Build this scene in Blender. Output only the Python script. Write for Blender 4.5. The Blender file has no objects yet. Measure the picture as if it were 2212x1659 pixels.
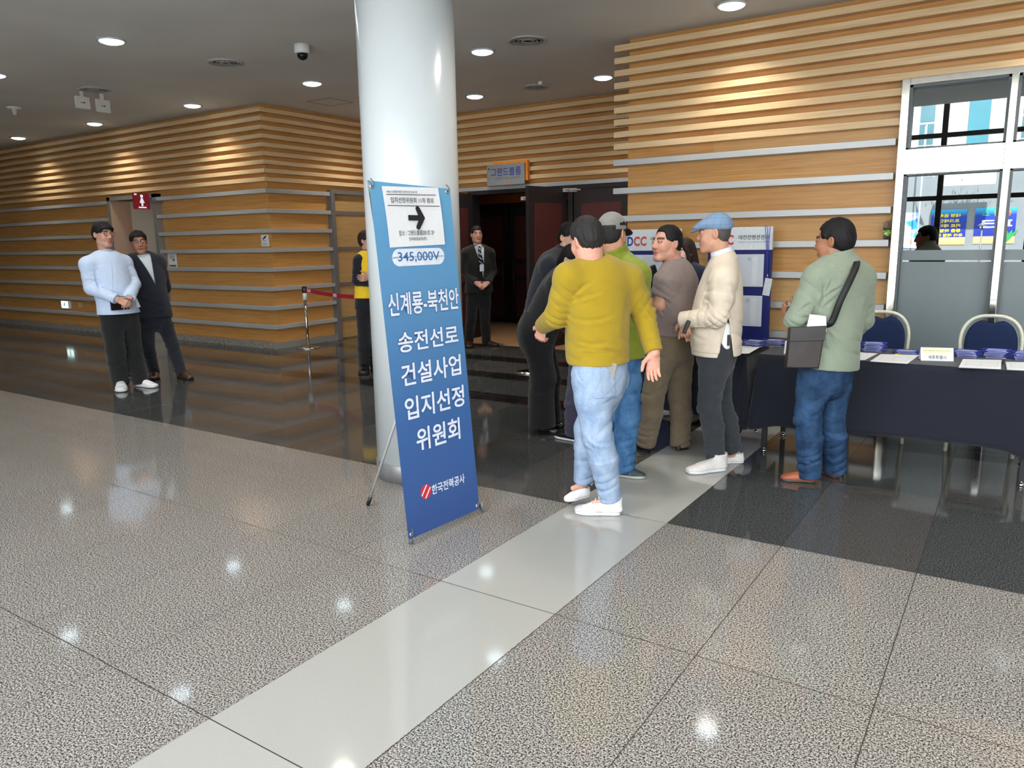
import bpy, math, os
import numpy as np
from mathutils import Vector, Matrix

# ------------------------------------------------------------------ camera, world, sun, exposure
SC = bpy.context.scene
COL = SC.collection
F_PX, PITCH, YAW, ROLL, CAM_H = 1638.66, math.radians(10.5934), math.radians(-33.7107), math.radians(-.94966), 1.51
CAMP = np.array([0, 0, CAM_H])
_cp, _sp = math.cos(PITCH), math.sin(PITCH)
FWD = np.array([math.sin(YAW) * _cp, math.cos(YAW) * _cp, -_sp])
_rt = np.array([math.cos(YAW), -math.sin(YAW), 0.]); _up = np.cross(_rt, FWD)
RT = math.cos(ROLL) * _rt + math.sin(ROLL) * _up
UP = -math.sin(ROLL) * _rt + math.cos(ROLL) * _up
cam = bpy.data.cameras.new('camera'); camo = bpy.data.objects.new('camera', cam); COL.objects.link(camo)
cam.sensor_fit = 'HORIZONTAL'; cam.sensor_width = 36.0; cam.lens = F_PX / 2212 * 36.0; cam.clip_end = 200; cam.clip_start = .05
M = Matrix.Identity(4)
for i in range(3):
    M[i][0], M[i][1], M[i][2], M[i][3] = RT[i], UP[i], -FWD[i], CAMP[i]
camo.matrix_world = M
SC.camera = camo

SKY = 8.0            # overcast daylight outside the glass front
SUN = 33.0
EXPOSURE = 0.0
w = bpy.data.worlds.new('daylight'); SC.world = w; w.use_nodes = True
_bg = w.node_tree.nodes['Background']
_bg.inputs[0].default_value = (.86, .94, 1.0, 1); _bg.inputs[1].default_value = SKY
_sl = bpy.data.lights.new('sun', 'SUN'); _sl.energy = SUN; _sl.angle = .01; _sl.color = (1., .96, .90)
_so = bpy.data.objects.new('sun', _sl); COL.objects.link(_so); _so.location = (4, 20, 30); _so.rotation_euler = (math.radians(-42), 0, math.radians(-14))   # over the roof onto the building opposite
SC.view_settings.view_transform = 'Standard'; SC.view_settings.look = 'None'
SC.view_settings.exposure = EXPOSURE; SC.view_settings.gamma = 1.0; SC.view_settings.use_curve_mapping = False
SC.cycles.max_bounces = 8; SC.cycles.diffuse_bounces = 6; SC.cycles.glossy_bounces = 4; SC.cycles.transmission_bounces = 6
SC.cycles.caustics_reflective = True; SC.cycles.blur_glossy = .6; SC.cycles.caustics_refractive = False
SC.cycles.sample_clamp_indirect = 8.0
SC.cycles.use_denoising = True

def ray(x, y): return FWD + (x - 1106) / F_PX * RT - (y - 829.5) / F_PX * UP
def onp(x, y, ax, v):
    d = ray(x, y); return CAMP + d * ((v - CAMP[ax]) / d[ax])
def onX(x, y, v): return onp(x, y, 0, v)
def onY(x, y, v): return onp(x, y, 1, v)
def onZ(x, y, v=0.): return onp(x, y, 2, v)
def onplane(x, y, o, n):
    d = ray(x, y); return CAMP + d * (np.dot(np.array(o) - CAMP, n) / np.dot(d, n))
def facing(g, x, y, off=0.):
    """point of a sight line on the upright plane through ground point g square to the camera, off metres farther"""
    n = np.array([g[0], g[1], 0.]); L = np.linalg.norm(n); n /= L
    d = ray(x, y); return CAMP + d * ((L + off) / (d @ n))

# ------------------------------------------------------------------ colours and materials
def lin(c):
    o = []
    for v in c[:3]:
        v /= 255.
        o.append(v / 12.92 if v <= .04045 else ((v + .055) / 1.055) ** 2.4)
    return (o[0], o[1], o[2], 1.)
class NT:
    def __init__(s, name):
        s.m = bpy.data.materials.new(name); s.m.use_nodes = True; s.t = s.m.node_tree; s.n = s.t.nodes; s.l = s.t.links
        s.b = s.n['Principled BSDF']
    def new(s, typ, **kw):
        n = s.n.new(typ)
        for k, v in kw.items():
            if k.startswith('i_'):
                k2 = k[2:]; k2 = int(k2) if k2.isdigit() else k2.replace('_', ' ')
                n.inputs[k2].default_value = v
            else: setattr(n, k, v)
        return n
    def link(s, a, b): s.l.new(a, b)
    def math(s, op, a, b=None, c=None):
        n = s.n.new('ShaderNodeMath'); n.operation = op
        for i, v in enumerate((a, b, c)):
            if v is None: continue
            if isinstance(v, (int, float)): n.inputs[i].default_value = v
            else: s.link(v, n.inputs[i])
        return n.outputs[0]
    def mix(s, f, a, b):
        n = s.n.new('ShaderNodeMix'); n.data_type = 'RGBA'
        for k, v in ((0, f), (6, a), (7, b)):
            if isinstance(v, (int, float, tuple)): n.inputs[k].default_value = v
            else: s.link(v, n.inputs[k])
        return n.outputs[2]
    def pos(s): return s.n.new('ShaderNodeNewGeometry').outputs['Position']
    def obj(s): return s.n.new('ShaderNodeTexCoord').outputs['Object']
    def mapped(s, vec, scale, loc=(0, 0, 0)):
        n = s.n.new('ShaderNodeMapping'); n.inputs['Scale'].default_value = scale; n.inputs['Location'].default_value = loc
        s.link(vec, n.inputs[0]); return n.outputs[0]
    def noise(s, vec, scale, detail=2., rough=.5):
        n = s.n.new('ShaderNodeTexNoise'); n.inputs['Scale'].default_value = scale
        n.inputs['Detail'].default_value = detail; n.inputs['Roughness'].default_value = rough
        if vec is not None: s.link(vec, n.inputs['Vector'])
        return n.outputs['Fac']
    def ramp(s, f, stops, interp='LINEAR'):
        n = s.n.new('ShaderNodeValToRGB'); cr = n.color_ramp; cr.interpolation = interp
        while len(cr.elements) < len(stops): cr.elements.new(.5)
        for e, (p, c) in zip(cr.elements, stops): e.position = p; e.color = c
        s.link(f, n.inputs[0]); return n.outputs[0]
    def base(s, v):
        if isinstance(v, tuple): s.b.inputs['Base Color'].default_value = v
        else: s.link(v, s.b.inputs['Base Color'])
    def bump(s, h, strength=.2, dist=.002):
        n = s.n.new('ShaderNodeBump'); n.inputs['Strength'].default_value = strength; n.inputs['Distance'].default_value = dist
        s.link(h, n.inputs['Height']); s.link(n.outputs[0], s.b.inputs['Normal'])
    def set(s, rough=None, metal=None, spec=None, **kw):
        if rough is not None: s.b.inputs['Roughness'].default_value = rough
        if metal is not None: s.b.inputs['Metallic'].default_value = metal
        if spec is not None: s.b.inputs['Specular IOR Level'].default_value = spec
        for k, v in kw.items(): s.b.inputs[k.replace('_', ' ')].default_value = v
        return s
MATS = {}
def plain(name, rgb, rough=.5, metal=0., spec=.5, var=.06, scale=40., bump=0., bscale=200.):
    """a procedural surface: one colour with a little mottling and grain"""
    if name in MATS: return MATS[name]
    t = NT(name); c = lin(rgb)
    o = t.obj(); f = t.noise(o, scale, 3.)
    lo = tuple(v * (1 - var) for v in c[:3]) + (1,); hi = tuple(min(1, v * (1 + var)) for v in c[:3]) + (1,)
    t.base(t.ramp(f, [(.3, lo), (.7, hi)])); t.set(rough, metal, spec)
    if bump: t.bump(t.noise(o, bscale, 2.), bump, .003)
    MATS[name] = t.m; return t.m
def emit(name, rgb, strength):
    t = NT(name); t.base((0, 0, 0, 1)); t.b.inputs['Emission Color'].default_value = lin(rgb) if max(rgb) > 1 else (*rgb, 1)
    t.b.inputs['Emission Strength'].default_value = strength; return t.m
def fabric(name, rgb, rough=.85, weave=900., folds=.35, var=.08, fscale=9.):
    if name in MATS: return MATS[name]
    t = NT(name); c = lin(rgb); o = t.obj()
    f = t.noise(o, 26., 4.)
    lo = tuple(v * (1 - var) for v in c[:3]) + (1,); hi = tuple(min(1, v * (1 + var)) for v in c[:3]) + (1,)
    t.base(t.ramp(f, [(.3, lo), (.7, hi)])); t.set(rough, 0, .25)
    t.b.inputs['Sheen Weight'].default_value = .15; t.b.inputs['Sheen Roughness'].default_value = .6
    h = t.math('ADD', t.math('MULTIPLY', t.noise(t.mapped(o, (1, 1, 1.7)), fscale, 2., .5), 1.), t.math('MULTIPLY', t.noise(o, weave, 1.), .012))
    t.bump(h, folds, .02)
    MATS[name] = t.m; return t.m
def denim(name, rgb, fade, folds=.4):
    if name in MATS: return MATS[name]
    t = NT(name); o = t.obj()
    f = t.noise(t.mapped(o, (1, 1, .6)), 14., 5., .6); g = t.noise(t.mapped(o, (1, 1, .25)), 420., 2.)
    a = t.ramp(f, [(.32, lin(rgb)), (.68, lin(fade))]); k = t.ramp(g, [(.3, (.78, .78, .8, 1)), (.7, (1.1, 1.1, 1.1, 1))])
    n = t.n.new('ShaderNodeMix'); n.data_type = 'RGBA'; n.blend_type = 'MULTIPLY'; n.inputs[0].default_value = .8
    t.link(a, n.inputs[6]); t.link(k, n.inputs[7]); t.base(n.outputs[2]); t.set(.85, 0, .2)
    t.bump(t.math('ADD', t.noise(t.mapped(o, (1, 1, 2.)), 10., 2.), t.math('MULTIPLY', g, .02)), folds, .02)
    MATS[name] = t.m; return t.m
def vcol(name, rough=.5, spec=.4, sss=.0, bump=.15, bscale=260.):
    """colour stored on the mesh (skin, lips, brows, printed cloth)"""
    if name in MATS: return MATS[name]
    t = NT(name); a = t.new('ShaderNodeAttribute', attribute_name='tint')
    f = t.noise(t.obj(), 60., 3.); n = t.n.new('ShaderNodeMix'); n.data_type = 'RGBA'; n.blend_type = 'MULTIPLY'; n.inputs[0].default_value = 1.
    t.link(a.outputs['Color'], n.inputs[6]); t.link(t.ramp(f, [(.3, (.93, .92, .92, 1)), (.7, (1.05, 1.05, 1.05, 1))]), n.inputs[7])
    t.base(n.outputs[2]); t.set(rough, 0, spec)
    if sss: t.set(Subsurface_Weight=sss, Subsurface_Scale=.01); t.b.inputs['Subsurface Radius'].default_value = (1, .35, .2)
    t.bump(t.noise(t.obj(), bscale, 2.), bump, .002)
    MATS[name] = t.m; return t.m
def wood(name, c0, c1, c2, rough=.42, plank=0.):
    t = NT(name); p = t.pos()
    g = t.noise(t.mapped(p, (1.3, 1.3, 42.)), 1.6, 5., .62)
    col = t.ramp(g, [(.28, lin(c0)), (.5, lin(c1)), (.72, lin(c2))])
    if plank:
        s = t.new('ShaderNodeSeparateXYZ'); t.link(p, s.inputs[0])
        z = t.math('FLOOR', t.math('DIVIDE', t.math('SUBTRACT', s.outputs[2], .05), .28)); x = t.math('FLOOR', t.math('DIVIDE', t.math('ADD', s.outputs[0], s.outputs[1]), 2.44))
        cb = t.new('ShaderNodeCombineXYZ'); t.link(z, cb.inputs[0]); t.link(x, cb.inputs[1])
        wn = t.new('ShaderNodeTexWhiteNoise', noise_dimensions='2D'); t.link(cb.outputs[0], wn.inputs['Vector'])
        n = t.n.new('ShaderNodeMix'); n.data_type = 'RGBA'; n.inputs[7].default_value = lin((214, 176, 122)); t.link(col, n.inputs[6])
        t.link(t.math('MULTIPLY', t.math('POWER', wn.outputs['Value'], 3.), plank), n.inputs[0]); col = n.outputs[2]
    t.base(col); t.set(rough, 0, .45); t.bump(g, .08, .002); return t.m

# ------------------------------------------------------------------ mesh building
class MB:
    """collects shapes; build() links them as ONE mesh object"""
    def __init__(s): s.v = []; s.f = []; s.mi = []; s.cur = 0; s.sm = []
    def add(s, vs, fs, smooth=False):
        o = len(s.v); s.v += [tuple(map(float, v)) for v in vs]
        for f in fs: s.f.append(tuple(i + o for i in f)); s.mi.append(s.cur); s.sm.append(smooth)
        return s
    def box(s, lo, hi, rot=None, c=None):
        x0, y0, z0 = lo; x1, y1, z1 = hi
        vs = [(x0, y0, z0), (x1, y0, z0), (x1, y1, z0), (x0, y1, z0), (x0, y0, z1), (x1, y0, z1), (x1, y1, z1), (x0, y1, z1)]
        if rot is not None:
            c = Vector(c if c is not None else ((x0 + x1) / 2, (y0 + y1) / 2, (z0 + z1) / 2)); vs = [rot @ (Vector(v) - c) + c for v in vs]
        return s.add(vs, [(0, 3, 2, 1), (4, 5, 6, 7), (0, 1, 5, 4), (1, 2, 6, 5), (2, 3, 7, 6), (3, 0, 4, 7)])
    def quad(s, a, b, c, d): return s.add([a, b, c, d], [(0, 1, 2, 3)])
    def hexa(s, a, b):       # two matching loops of 4 points
        return s.add(list(a) + list(b), [(3, 2, 1, 0), (4, 5, 6, 7), (0, 1, 5, 4), (1, 2, 6, 5), (2, 3, 7, 6), (3, 0, 4, 7)])
    def loops(s, ls, closed=True, caps=True, smooth=True):
        n = len(ls[0]); vs = [p for l in ls for p in l]; fs = []
        for i in range(len(ls) - 1):
            for j in range(n if closed else n - 1):
                k = (j + 1) % n; fs.append((i * n + j, i * n + k, (i + 1) * n + k, (i + 1) * n + j))
        s.add(vs, fs, smooth)
        if caps and closed:
            o = len(s.v) - len(vs)
            s.f.append(tuple(o + j for j in range(n - 1, -1, -1))); s.f.append(tuple(o + (len(ls) - 1) * n + j for j in range(n)))
            s.mi += [s.cur] * 2; s.sm += [False] * 2
        return s
    def tube(s, pts, r, n=10, flat=1.):
        pts = [Vector(p) for p in pts]; rs = r if isinstance(r, (list, tuple)) else [r] * len(pts); ls = []; pu = None
        for i, p in enumerate(pts):
            t = (pts[min(i + 1, len(pts) - 1)] - pts[max(i - 1, 0)]).normalized()
            if pu is None: pu = t.orthogonal().normalized() if abs(t.z) > .9 else t.cross(Vector((0, 0, 1))).normalized()
            u = (pu - t * pu.dot(t)).normalized(); pu = u; v = t.cross(u)
            ls.append([p + u * rs[i] * math.cos(2 * math.pi * k / n) + v * rs[i] * flat * math.sin(2 * math.pi * k / n) for k in range(n)])
        return s.loops(ls)
    def lathe(s, prof, c=(0, 0, 0), n=32, smooth=True):
        c = Vector(c); ls = [[c + Vector((r * math.cos(2 * math.pi * k / n), r * math.sin(2 * math.pi * k / n), z)) for k in range(n)] for r, z in prof]
        return s.loops(ls, smooth=smooth)
    def prism(s, poly, axis_o, u, v, depth):
        """polygon of (a,b) in the plane o + a*u + b*v, extruded by the vector depth"""
        o, u, v, d = Vector(axis_o), Vector(u), Vector(v), Vector(depth)
        a = [o + u * x + v * y for x, y in poly]; return s.loops([a, [p + d for p in a]], smooth=False)
    def build(s, name, mats, parent=None, origin=None, bevel=0., sharp=True):
        me = bpy.data.meshes.new(name); o = Vector(origin) if origin is not None else Vector((0, 0, 0))
        me.from_pydata([Vector(v) - o for v in s.v], [], s.f); me.validate()
        for m in (mats if isinstance(mats, (list, tuple)) else [mats]): me.materials.append(m)
        if len(me.polygons) == len(s.mi):
            me.polygons.foreach_set('material_index', s.mi); me.polygons.foreach_set('use_smooth', s.sm)
        import bmesh
        bm = bmesh.new(); bm.from_mesh(me); bmesh.ops.recalc_face_normals(bm, faces=bm.faces); bm.to_mesh(me); bm.free()
        ob = bpy.data.objects.new(name, me); COL.objects.link(ob)
        if parent is not None:
            ob.parent = parent; ob.location = o - Vector(parent_world(parent))
        else: ob.location = o
        if bevel:
            b = ob.modifiers.new('soft_edges', 'BEVEL'); b.width = bevel; b.segments = 2; b.limit_method = 'ANGLE'
        return ob
def parent_world(o):
    p = Vector((0, 0, 0))
    while o is not None: p += o.location; o = o.parent
    return p
def thing(name, label, cat, loc=(0, 0, 0), group=None):
    o = bpy.data.objects.new(name, None); COL.objects.link(o); o.location = loc; o.empty_display_size = .1
    return tag(o, label, cat, group)
def tag(o, label, cat, group=None, kind=None):
    o['label'] = label; o['category'] = cat
    if group: o['group'] = group
    if kind: o['kind'] = kind
    return o
def struct(o): o['kind'] = 'structure'; return o
def sempty(name, loc=(0, 0, 0)):
    o = bpy.data.objects.new(name, None); COL.objects.link(o); o.location = loc; return struct(o)
def copy_tree(o, parent=None):
    c = o.copy(); COL.objects.link(c)
    if parent is not None: c.parent = parent
    for ch in o.children: copy_tree(ch, c)
    return c
def lettering(body, center, u, v, height, mat, parent, width=None, bold=0., name='lettering', lift=.0015, n=None, spacing=1., grow=0.):
    """flat letters: cap height in metres, u = reading direction, v = up, on the plane through center"""
    cu = bpy.data.curves.new(name, 'FONT'); cu.body = body; cu.align_x = 'CENTER'; cu.align_y = 'CENTER'; cu.size = 1.; cu.offset = bold; cu.resolution_u = 3
    cu.space_character = spacing
    tmp = bpy.data.objects.new(name, cu); COL.objects.link(tmp)
    dg = bpy.context.evaluated_depsgraph_get(); me = bpy.data.meshes.new_from_object(tmp.evaluated_get(dg))
    bpy.data.objects.remove(tmp)
    co = np.empty(len(me.vertices) * 3); me.vertices.foreach_get('co', co); co = co.reshape(-1, 3)
    lo, hi = co.min(0), co.max(0); co -= (lo + hi) / 2
    sy = height / (hi[1] - lo[1] - 2 * grow); sx = (width / (hi[0] - lo[0] - 2 * grow)) if width else sy
    u = Vector(u).normalized(); v = Vector(v).normalized(); nn = Vector(n).normalized() if n is not None else u.cross(v)
    pw = parent_world(parent) if parent is not None else Vector((0, 0, 0)); c = Vector(center) + nn * lift - pw
    out = [(c + u * (a * sx) + v * (b * sy)) for a, b, _ in co]
    for i, p in enumerate(out): me.vertices[i].co = p
    me.materials.clear(); me.materials.append(mat)
    ob = bpy.data.objects.new(name, me); COL.objects.link(ob)
    if parent is not None: ob.parent = parent
    return ob
# ------------------------------------------------------------------ room: measures
ZC = 3.495                    # ceiling
YP, YF = 7.47, 7.37           # panel plane and front of slats on both side blocks
XB = -9.10                    # corner of the left block (slat front)
XR = -3.49                    # end of the right block
YB, YBF = 9.93, 9.83          # ballroom wall: panel, slat front
YG = 3.70                     # border between pale and dark granite
X0, X1, Y0 = -24., 8., -3.0
SLZ = [3.436 - .1189 * i for i in range(9)]          # tops of the nine maple slats
RLZ = [2.322 - .2814 * i for i in range(8)]          # tops of the metal rails

def floor_mat(name, kind):
    t = NT(name); p = t.pos(); s = t.new('ShaderNodeSeparateXYZ'); t.link(p, s.inputs[0]); X, Y, Z = s.outputs
    def line(v, pitch, off, wid):
        f = t.math('FRACT', t.math('DIVIDE', t.math('SUBTRACT', v, off), pitch)); d = t.math('ABSOLUTE', t.math('SUBTRACT', f, .5))
        return t.math('GREATER_THAN', d, .5 - wid / pitch / 2)
    lx = line(X, .6, -2.073, .0035); ly = line(Y, 1.2, .10, .0042)
    if kind == 'strip': joint = ly
    else: joint = t.math('MAXIMUM', lx, ly)
    cb = t.new('ShaderNodeCombineXYZ')
    t.link(t.math('FLOOR', t.math('DIVIDE', t.math('SUBTRACT', X, -2.073), .6)), cb.inputs[0]); t.link(t.math('FLOOR', t.math('DIVIDE', t.math('SUBTRACT', Y, .10), 1.2)), cb.inputs[1])
    wn = t.new('ShaderNodeTexWhiteNoise', noise_dimensions='2D'); t.link(cb.outputs[0], wn.inputs['Vector']); tile = wn.outputs['Value']
    pm = p if kind == 'base' else t.mapped(p, (1, 1, 0))
    n1 = t.noise(pm, 150., 3., .65); n2 = t.noise(pm, 300., 2., .5); soft = t.noise(pm, 1.3, 3.)
    if kind in ('pale', 'base'):
        col = t.ramp(t.math('ADD', t.math('MULTIPLY', n1, .8), t.math('MULTIPLY', n2, .2)), [(.42, lin((44, 41, 40))), (.475, lin((96, 92, 88))), (.525, lin((164, 159, 154))), (.68, lin((196, 192, 187)))])
        amt = .10
    elif kind == 'strip':
        col = t.ramp(n2, [(.22, lin((128, 126, 122))), (.36, lin((164, 163, 158))), (.7, lin((174, 173, 168)))])
        amt = .05
    else:
        col = t.ramp(t.math('ADD', t.math('MULTIPLY', n1, .7), t.math('MULTIPLY', n2, .3)), [(.38, lin((30, 32, 33))), (.50, lin((60, 62, 63))), (.60, lin((96, 98, 98))), (.7, lin((128, 130, 129)))])
        col = t.mix(t.math('MULTIPLY', t.math('GREATER_THAN', tile, .6), .30), col, lin((84, 76, 70)))
        amt = .5
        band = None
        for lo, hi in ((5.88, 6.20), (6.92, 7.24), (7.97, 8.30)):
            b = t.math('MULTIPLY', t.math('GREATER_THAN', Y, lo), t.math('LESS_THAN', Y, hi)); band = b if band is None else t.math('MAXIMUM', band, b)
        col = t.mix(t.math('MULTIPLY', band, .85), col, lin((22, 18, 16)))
    k = t.math('ADD', t.math('MULTIPLY', t.math('SUBTRACT', t.math('ADD', t.math('MULTIPLY', tile, .6), t.math('MULTIPLY', soft, .4)), .5), amt), 1.)
    n = t.n.new('ShaderNodeVectorMath'); n.operation = 'SCALE'; t.link(col, n.inputs[0]); t.link(k, n.inputs['Scale']); col = n.outputs[0]
    col = t.mix(joint, col, lin((52, 46, 40)) if kind != 'dark' else lin((30, 28, 26)))
    t.base(col)
    r = t.math('ADD', .055 if kind != 'dark' else .05, t.math('MULTIPLY', joint, .4)); r = t.math('ADD', r, t.math('MULTIPLY', t.noise(pm, 7., 3.), .04)); t.link(r, t.b.inputs['Roughness'])
    t.set(None, 0, .5); t.b.inputs['IOR'].default_value = 1.52
    t.bump(t.math('SUBTRACT', 1., joint), .25, .002)
    return t.m
def ceil_mat():
    t = NT('painted_plaster'); p = t.pos(); f = t.noise(p, 1.1, 3.)
    t.base(t.ramp(f, [(.3, lin((212, 211, 208))), (.7, lin((222, 221, 218)))])); t.set(.85, 0, .2)
    t.bump(t.noise(p, 90., 2.), .05, .002); return t.m
MAPLE = wood('maple_slat', (206, 172, 126), (222, 190, 146), (232, 204, 164))
ORANGE = wood('orange_oak_panel', (182, 126, 62), (200, 146, 82), (210, 160, 98), .38)
ORANGE_P = wood('oak_panel_planks', (182, 126, 62), (200, 146, 82), (210, 160, 98), .38, plank=.6)
OLIVE = wood('plain_oak_panel', (168, 134, 84), (182, 148, 98), (194, 160, 110), .45)
CARPET = fabric('orange_carpet', (176, 122, 62), .95, 300.)
def brushed(name, rgb, rough, scale=(1.2, 1.2, 160.), metal=1.):
    t = NT(name); p = t.obj(); g = t.noise(t.mapped(p, scale), 6., 3.)
    c = lin(rgb); t.base(t.ramp(g, [(.3, tuple(v * .92 for v in c[:3]) + (1,)), (.7, tuple(min(1, v * 1.06) for v in c[:3]) + (1,))]))
    t.set(rough, metal, .5); t.bump(g, .03, .001); return t.m
RAIL = brushed('brushed_aluminium', (190, 192, 195), .40, metal=.35)
STEEL = brushed('polished_stainless', (226, 222, 216), .12, (3, 3, 3))
CHROME = brushed('chrome', (222, 222, 222), .08, (3, 3, 3))
GREYMETAL = plain('grey_painted_metal', (120, 120, 122), .45, .3)
BASE_ST = floor_mat('baseboard_granite', 'base')
PALE, STRIP, DARK = floor_mat('pale_granite', 'pale'), floor_mat('cream_terrazzo', 'strip'), floor_mat('dark_granite', 'dark')
CEIL = ceil_mat()
WHITE = plain('white_paint', (226, 228, 230), .35, 0, .5, .02)
BLACKWOOD = plain('dark_brown_door_frame', (44, 38, 39), .45, 0, .4, .1)
MAROON = plain('maroon_door_panel', (84, 44, 42), .5, 0, .35, .1)
GREY_DK = plain('dark_grey', (60, 60, 62), .5)
BLACK = plain('black_plastic', (18, 18, 19), .45)
BLACK_MAT = plain('black_matt', (14, 14, 15), .7)
PAPER = plain('white_paper', (232, 233, 236), .7, 0, .2, .015)
INK = plain('black_ink', (24, 26, 32), .6)

# floor ---------------------------------------------------------------
b = MB(); SX0, SX1 = -2.073, -1.477
for k, (x0, x1, y0, y1) in ((0, (X0, SX0, Y0, YG)), (0, (SX1, X1, Y0, YG)), (1, (SX0, SX1, Y0, YP)), (2, (X0, SX0, YG, 9.25)), (2, (SX1, X1, YG, 9.25)), (2, (SX0, SX1, YP, 9.25))):
    b.cur = k; b.quad((x0, y0, 0), (x1, y0, 0), (x1, y1, 0), (x0, y1, 0))
b.cur = 3; b.quad((X0, 9.25, 0), (X1, 9.25, 0), (X1, 12.3, 0), (X0, 12.3, 0))
struct(b.build('floor', [PALE, STRIP, DARK, CARPET]))
# ceiling ---------------------------------------------------------------
b = MB(); b.box((X0, .95, ZC), (X1, 12.3, ZC + .12)); b.box((X0, .95, ZC + .12), (X1, 1.1, 6.1)); b.box((X0, Y0, 6.0), (X1, .95, 6.12))
struct(b.build('ceiling', CEIL))
b = MB()
for q in ((-8.55, 7.75, .45, .45),):
    x, y, sx, sy = q
    for lo, hi in (((x, y, 0), (x + sx, y + .006, 0)), ((x, y + sy, 0), (x + sx, y + sy + .006, 0)), ((x, y, 0), (x + .006, y + sy, 0)), ((x + sx, y, 0), (x + sx + .006, y + sy, 0))):
        b.box((lo[0], lo[1], ZC - .003), (hi[0], hi[1], ZC + .001))
struct(b.build('trim_1', GREY_DK))

def wall_face_y(wall, xa, xb, slat_a, slat_b, pan_y, front_y, rails=(), slats=SLZ):
    """slats and rails of a wall that faces the entrance (front at front_y)"""
    if slats is not None:
        b = MB()
        for z in slats: b.box((slat_a, front_y, z - .059), (slat_b, pan_y, z))
        struct(b.build('slat_cladding', MAPLE, wall, origin=(slat_a, front_y, 2.9), bevel=.003))
    for ra, rb in rails:
        for z in RLZ:
            b = MB(); b.box((ra, front_y - .004, z - .058), (rb, pan_y, z)); struct(b.build('rail', RAIL, wall, origin=(ra, front_y, z), bevel=.003))
# left block --------------------------------------------------------------
DX0, DX1, DZ = -13.20, -11.90, 2.32
b = MB()
b.box((X0, YP, 0), (DX0, YP + .1, ZC)); b.box((DX1, YP, 0), (-9.17, YP + .1, ZC)); b.box((DX0, YP, DZ), (DX1, YP + .1, ZC)); b.box((-9.27, YP + .1, 0), (-9.17, YB, ZC))
wl = struct(b.build('wall_left', ORANGE, origin=(-12, YP, 0)))
b = MB()
for z in SLZ:
    b.box((X0, YF, z - .059), (XB, YP, z)); b.box((-9.17, YP, z - .059), (XB, YB, z))
struct(b.build('slat_cladding', MAPLE, wl, origin=(-12, YF, 2.9), bevel=.003))
for z in RLZ:
    b = MB(); b.box((X0, YF - .004, z - .058), (DX0 - .07, YP, z)); struct(b.build('rail', RAIL, wl, origin=(-15, YF, z), bevel=.003))
    b = MB(); b.box((DX1 + .07, YF - .004, z - .058), (XB + .004, YP, z)); b.box((-9.17, YP, z - .058), (XB + .004, 8.60, z)); struct(b.build('rail', RAIL, wl, origin=(-10, YF, z), bevel=.003))
b = MB(); b.box((-9.17, 8.60, 0), (-9.08, 8.68, 2.36)); b.box((-9.17, 8.68, 2.30), (-9.085, YB, 2.36))
struct(b.build('panel_frame', GREYMETAL, wl, origin=(-9.1, 8.6, 0)))
b = MB(); b.box((-9.17, 8.68, 0.02), (-9.15, YB, 2.30)); struct(b.build('side_panel', OLIVE, wl, origin=(-9.1, 8.7, 0)))
b = MB()
for z in RLZ[1::2]: b.box((-9.15, 8.68, z - .058), (-9.135, YB, z))
struct(b.build('panel_strip', GREYMETAL, wl, origin=(-9.1, 8.7, 0)))
b = MB(); b.box((X0, YF + .005, 0), (DX0 - .07, YP, .095)); b.box((DX1 + .07, YF + .005, 0), (XB, YP, .095)); b.box((-9.17, YP, 0), (XB, 8.6, .095))
struct(b.build('baseboard_left', BASE_ST, origin=(-12, YF, 0)))
# restroom doorway
d2 = sempty('door_2', (DX0, YP, 0))
b = MB(); b.box((DX0 - .07, YF - .01, 0), (DX0 + .02, YP + .25, DZ + .06)); b.box((DX1 - .02, YF - .01, 0), (DX1 + .07, YP + .25, DZ + .06)); b.box((DX0 - .07, YF - .01, DZ), (DX1 + .07, YP + .25, DZ + .06))
struct(b.build('door_frame', plain('satin_grey_metal', (150, 150, 148), .4, .5), d2, origin=(DX0, YF, 0)))
LGREY = plain('pale_grey_panel', (176, 182, 178), .5, 0, .4, .03)
b = MB(); b.box((DX0, 9.1, 0), (DX1 + .6, 9.2, DZ + .3)); b.box((DX0 - .02, YP + .25, 0), (DX0 + .0, 9.1, DZ + .3)); b.box((DX0, YP + .1, DZ + .2), (DX1, 9.1, DZ + .3)); _lx = onY(275, 470, YP + .75)[0]; b.box((_lx, YP + .75, 0), (DX1 + .0, YP + .85, DZ + .2))
struct(b.build('passage_wall', LGREY, d2, origin=(DX0, 9, 0)))
b = MB(); b.box((_lx - .07, YP + .78, .02), (_lx - .01, YP + .84, DZ - .02)); struct(b.build('light_strip', emit('passage_light', (255, 250, 232), 1.6), d2, origin=(_lx, 8, 0)))
# back wall with the ballroom doors ------------------------------------------
OX0, OX1, OZ = -7.30, -3.60, 2.30
b = MB(); b.box((-9.3, YB, 0), (OX0, YB + .12, ZC)); b.box((OX1, YB, 0), (-3.3, YB + .12, ZC)); b.box((OX0, YB, OZ), (OX1, YB + .12, ZC))
wb = struct(b.build('wall_back', ORANGE, origin=(-6, YB, 0)))
wall_face_y(wb, 0, 0, XB, XR, YB, YBF, slats=SLZ)
b = MB(); b.box((XB, YBF - .01, OZ), (XR, YB, OZ + .055)); struct(b.build('door_header', RAIL, wb, origin=(-6, YBF, OZ), bevel=.003))
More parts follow.
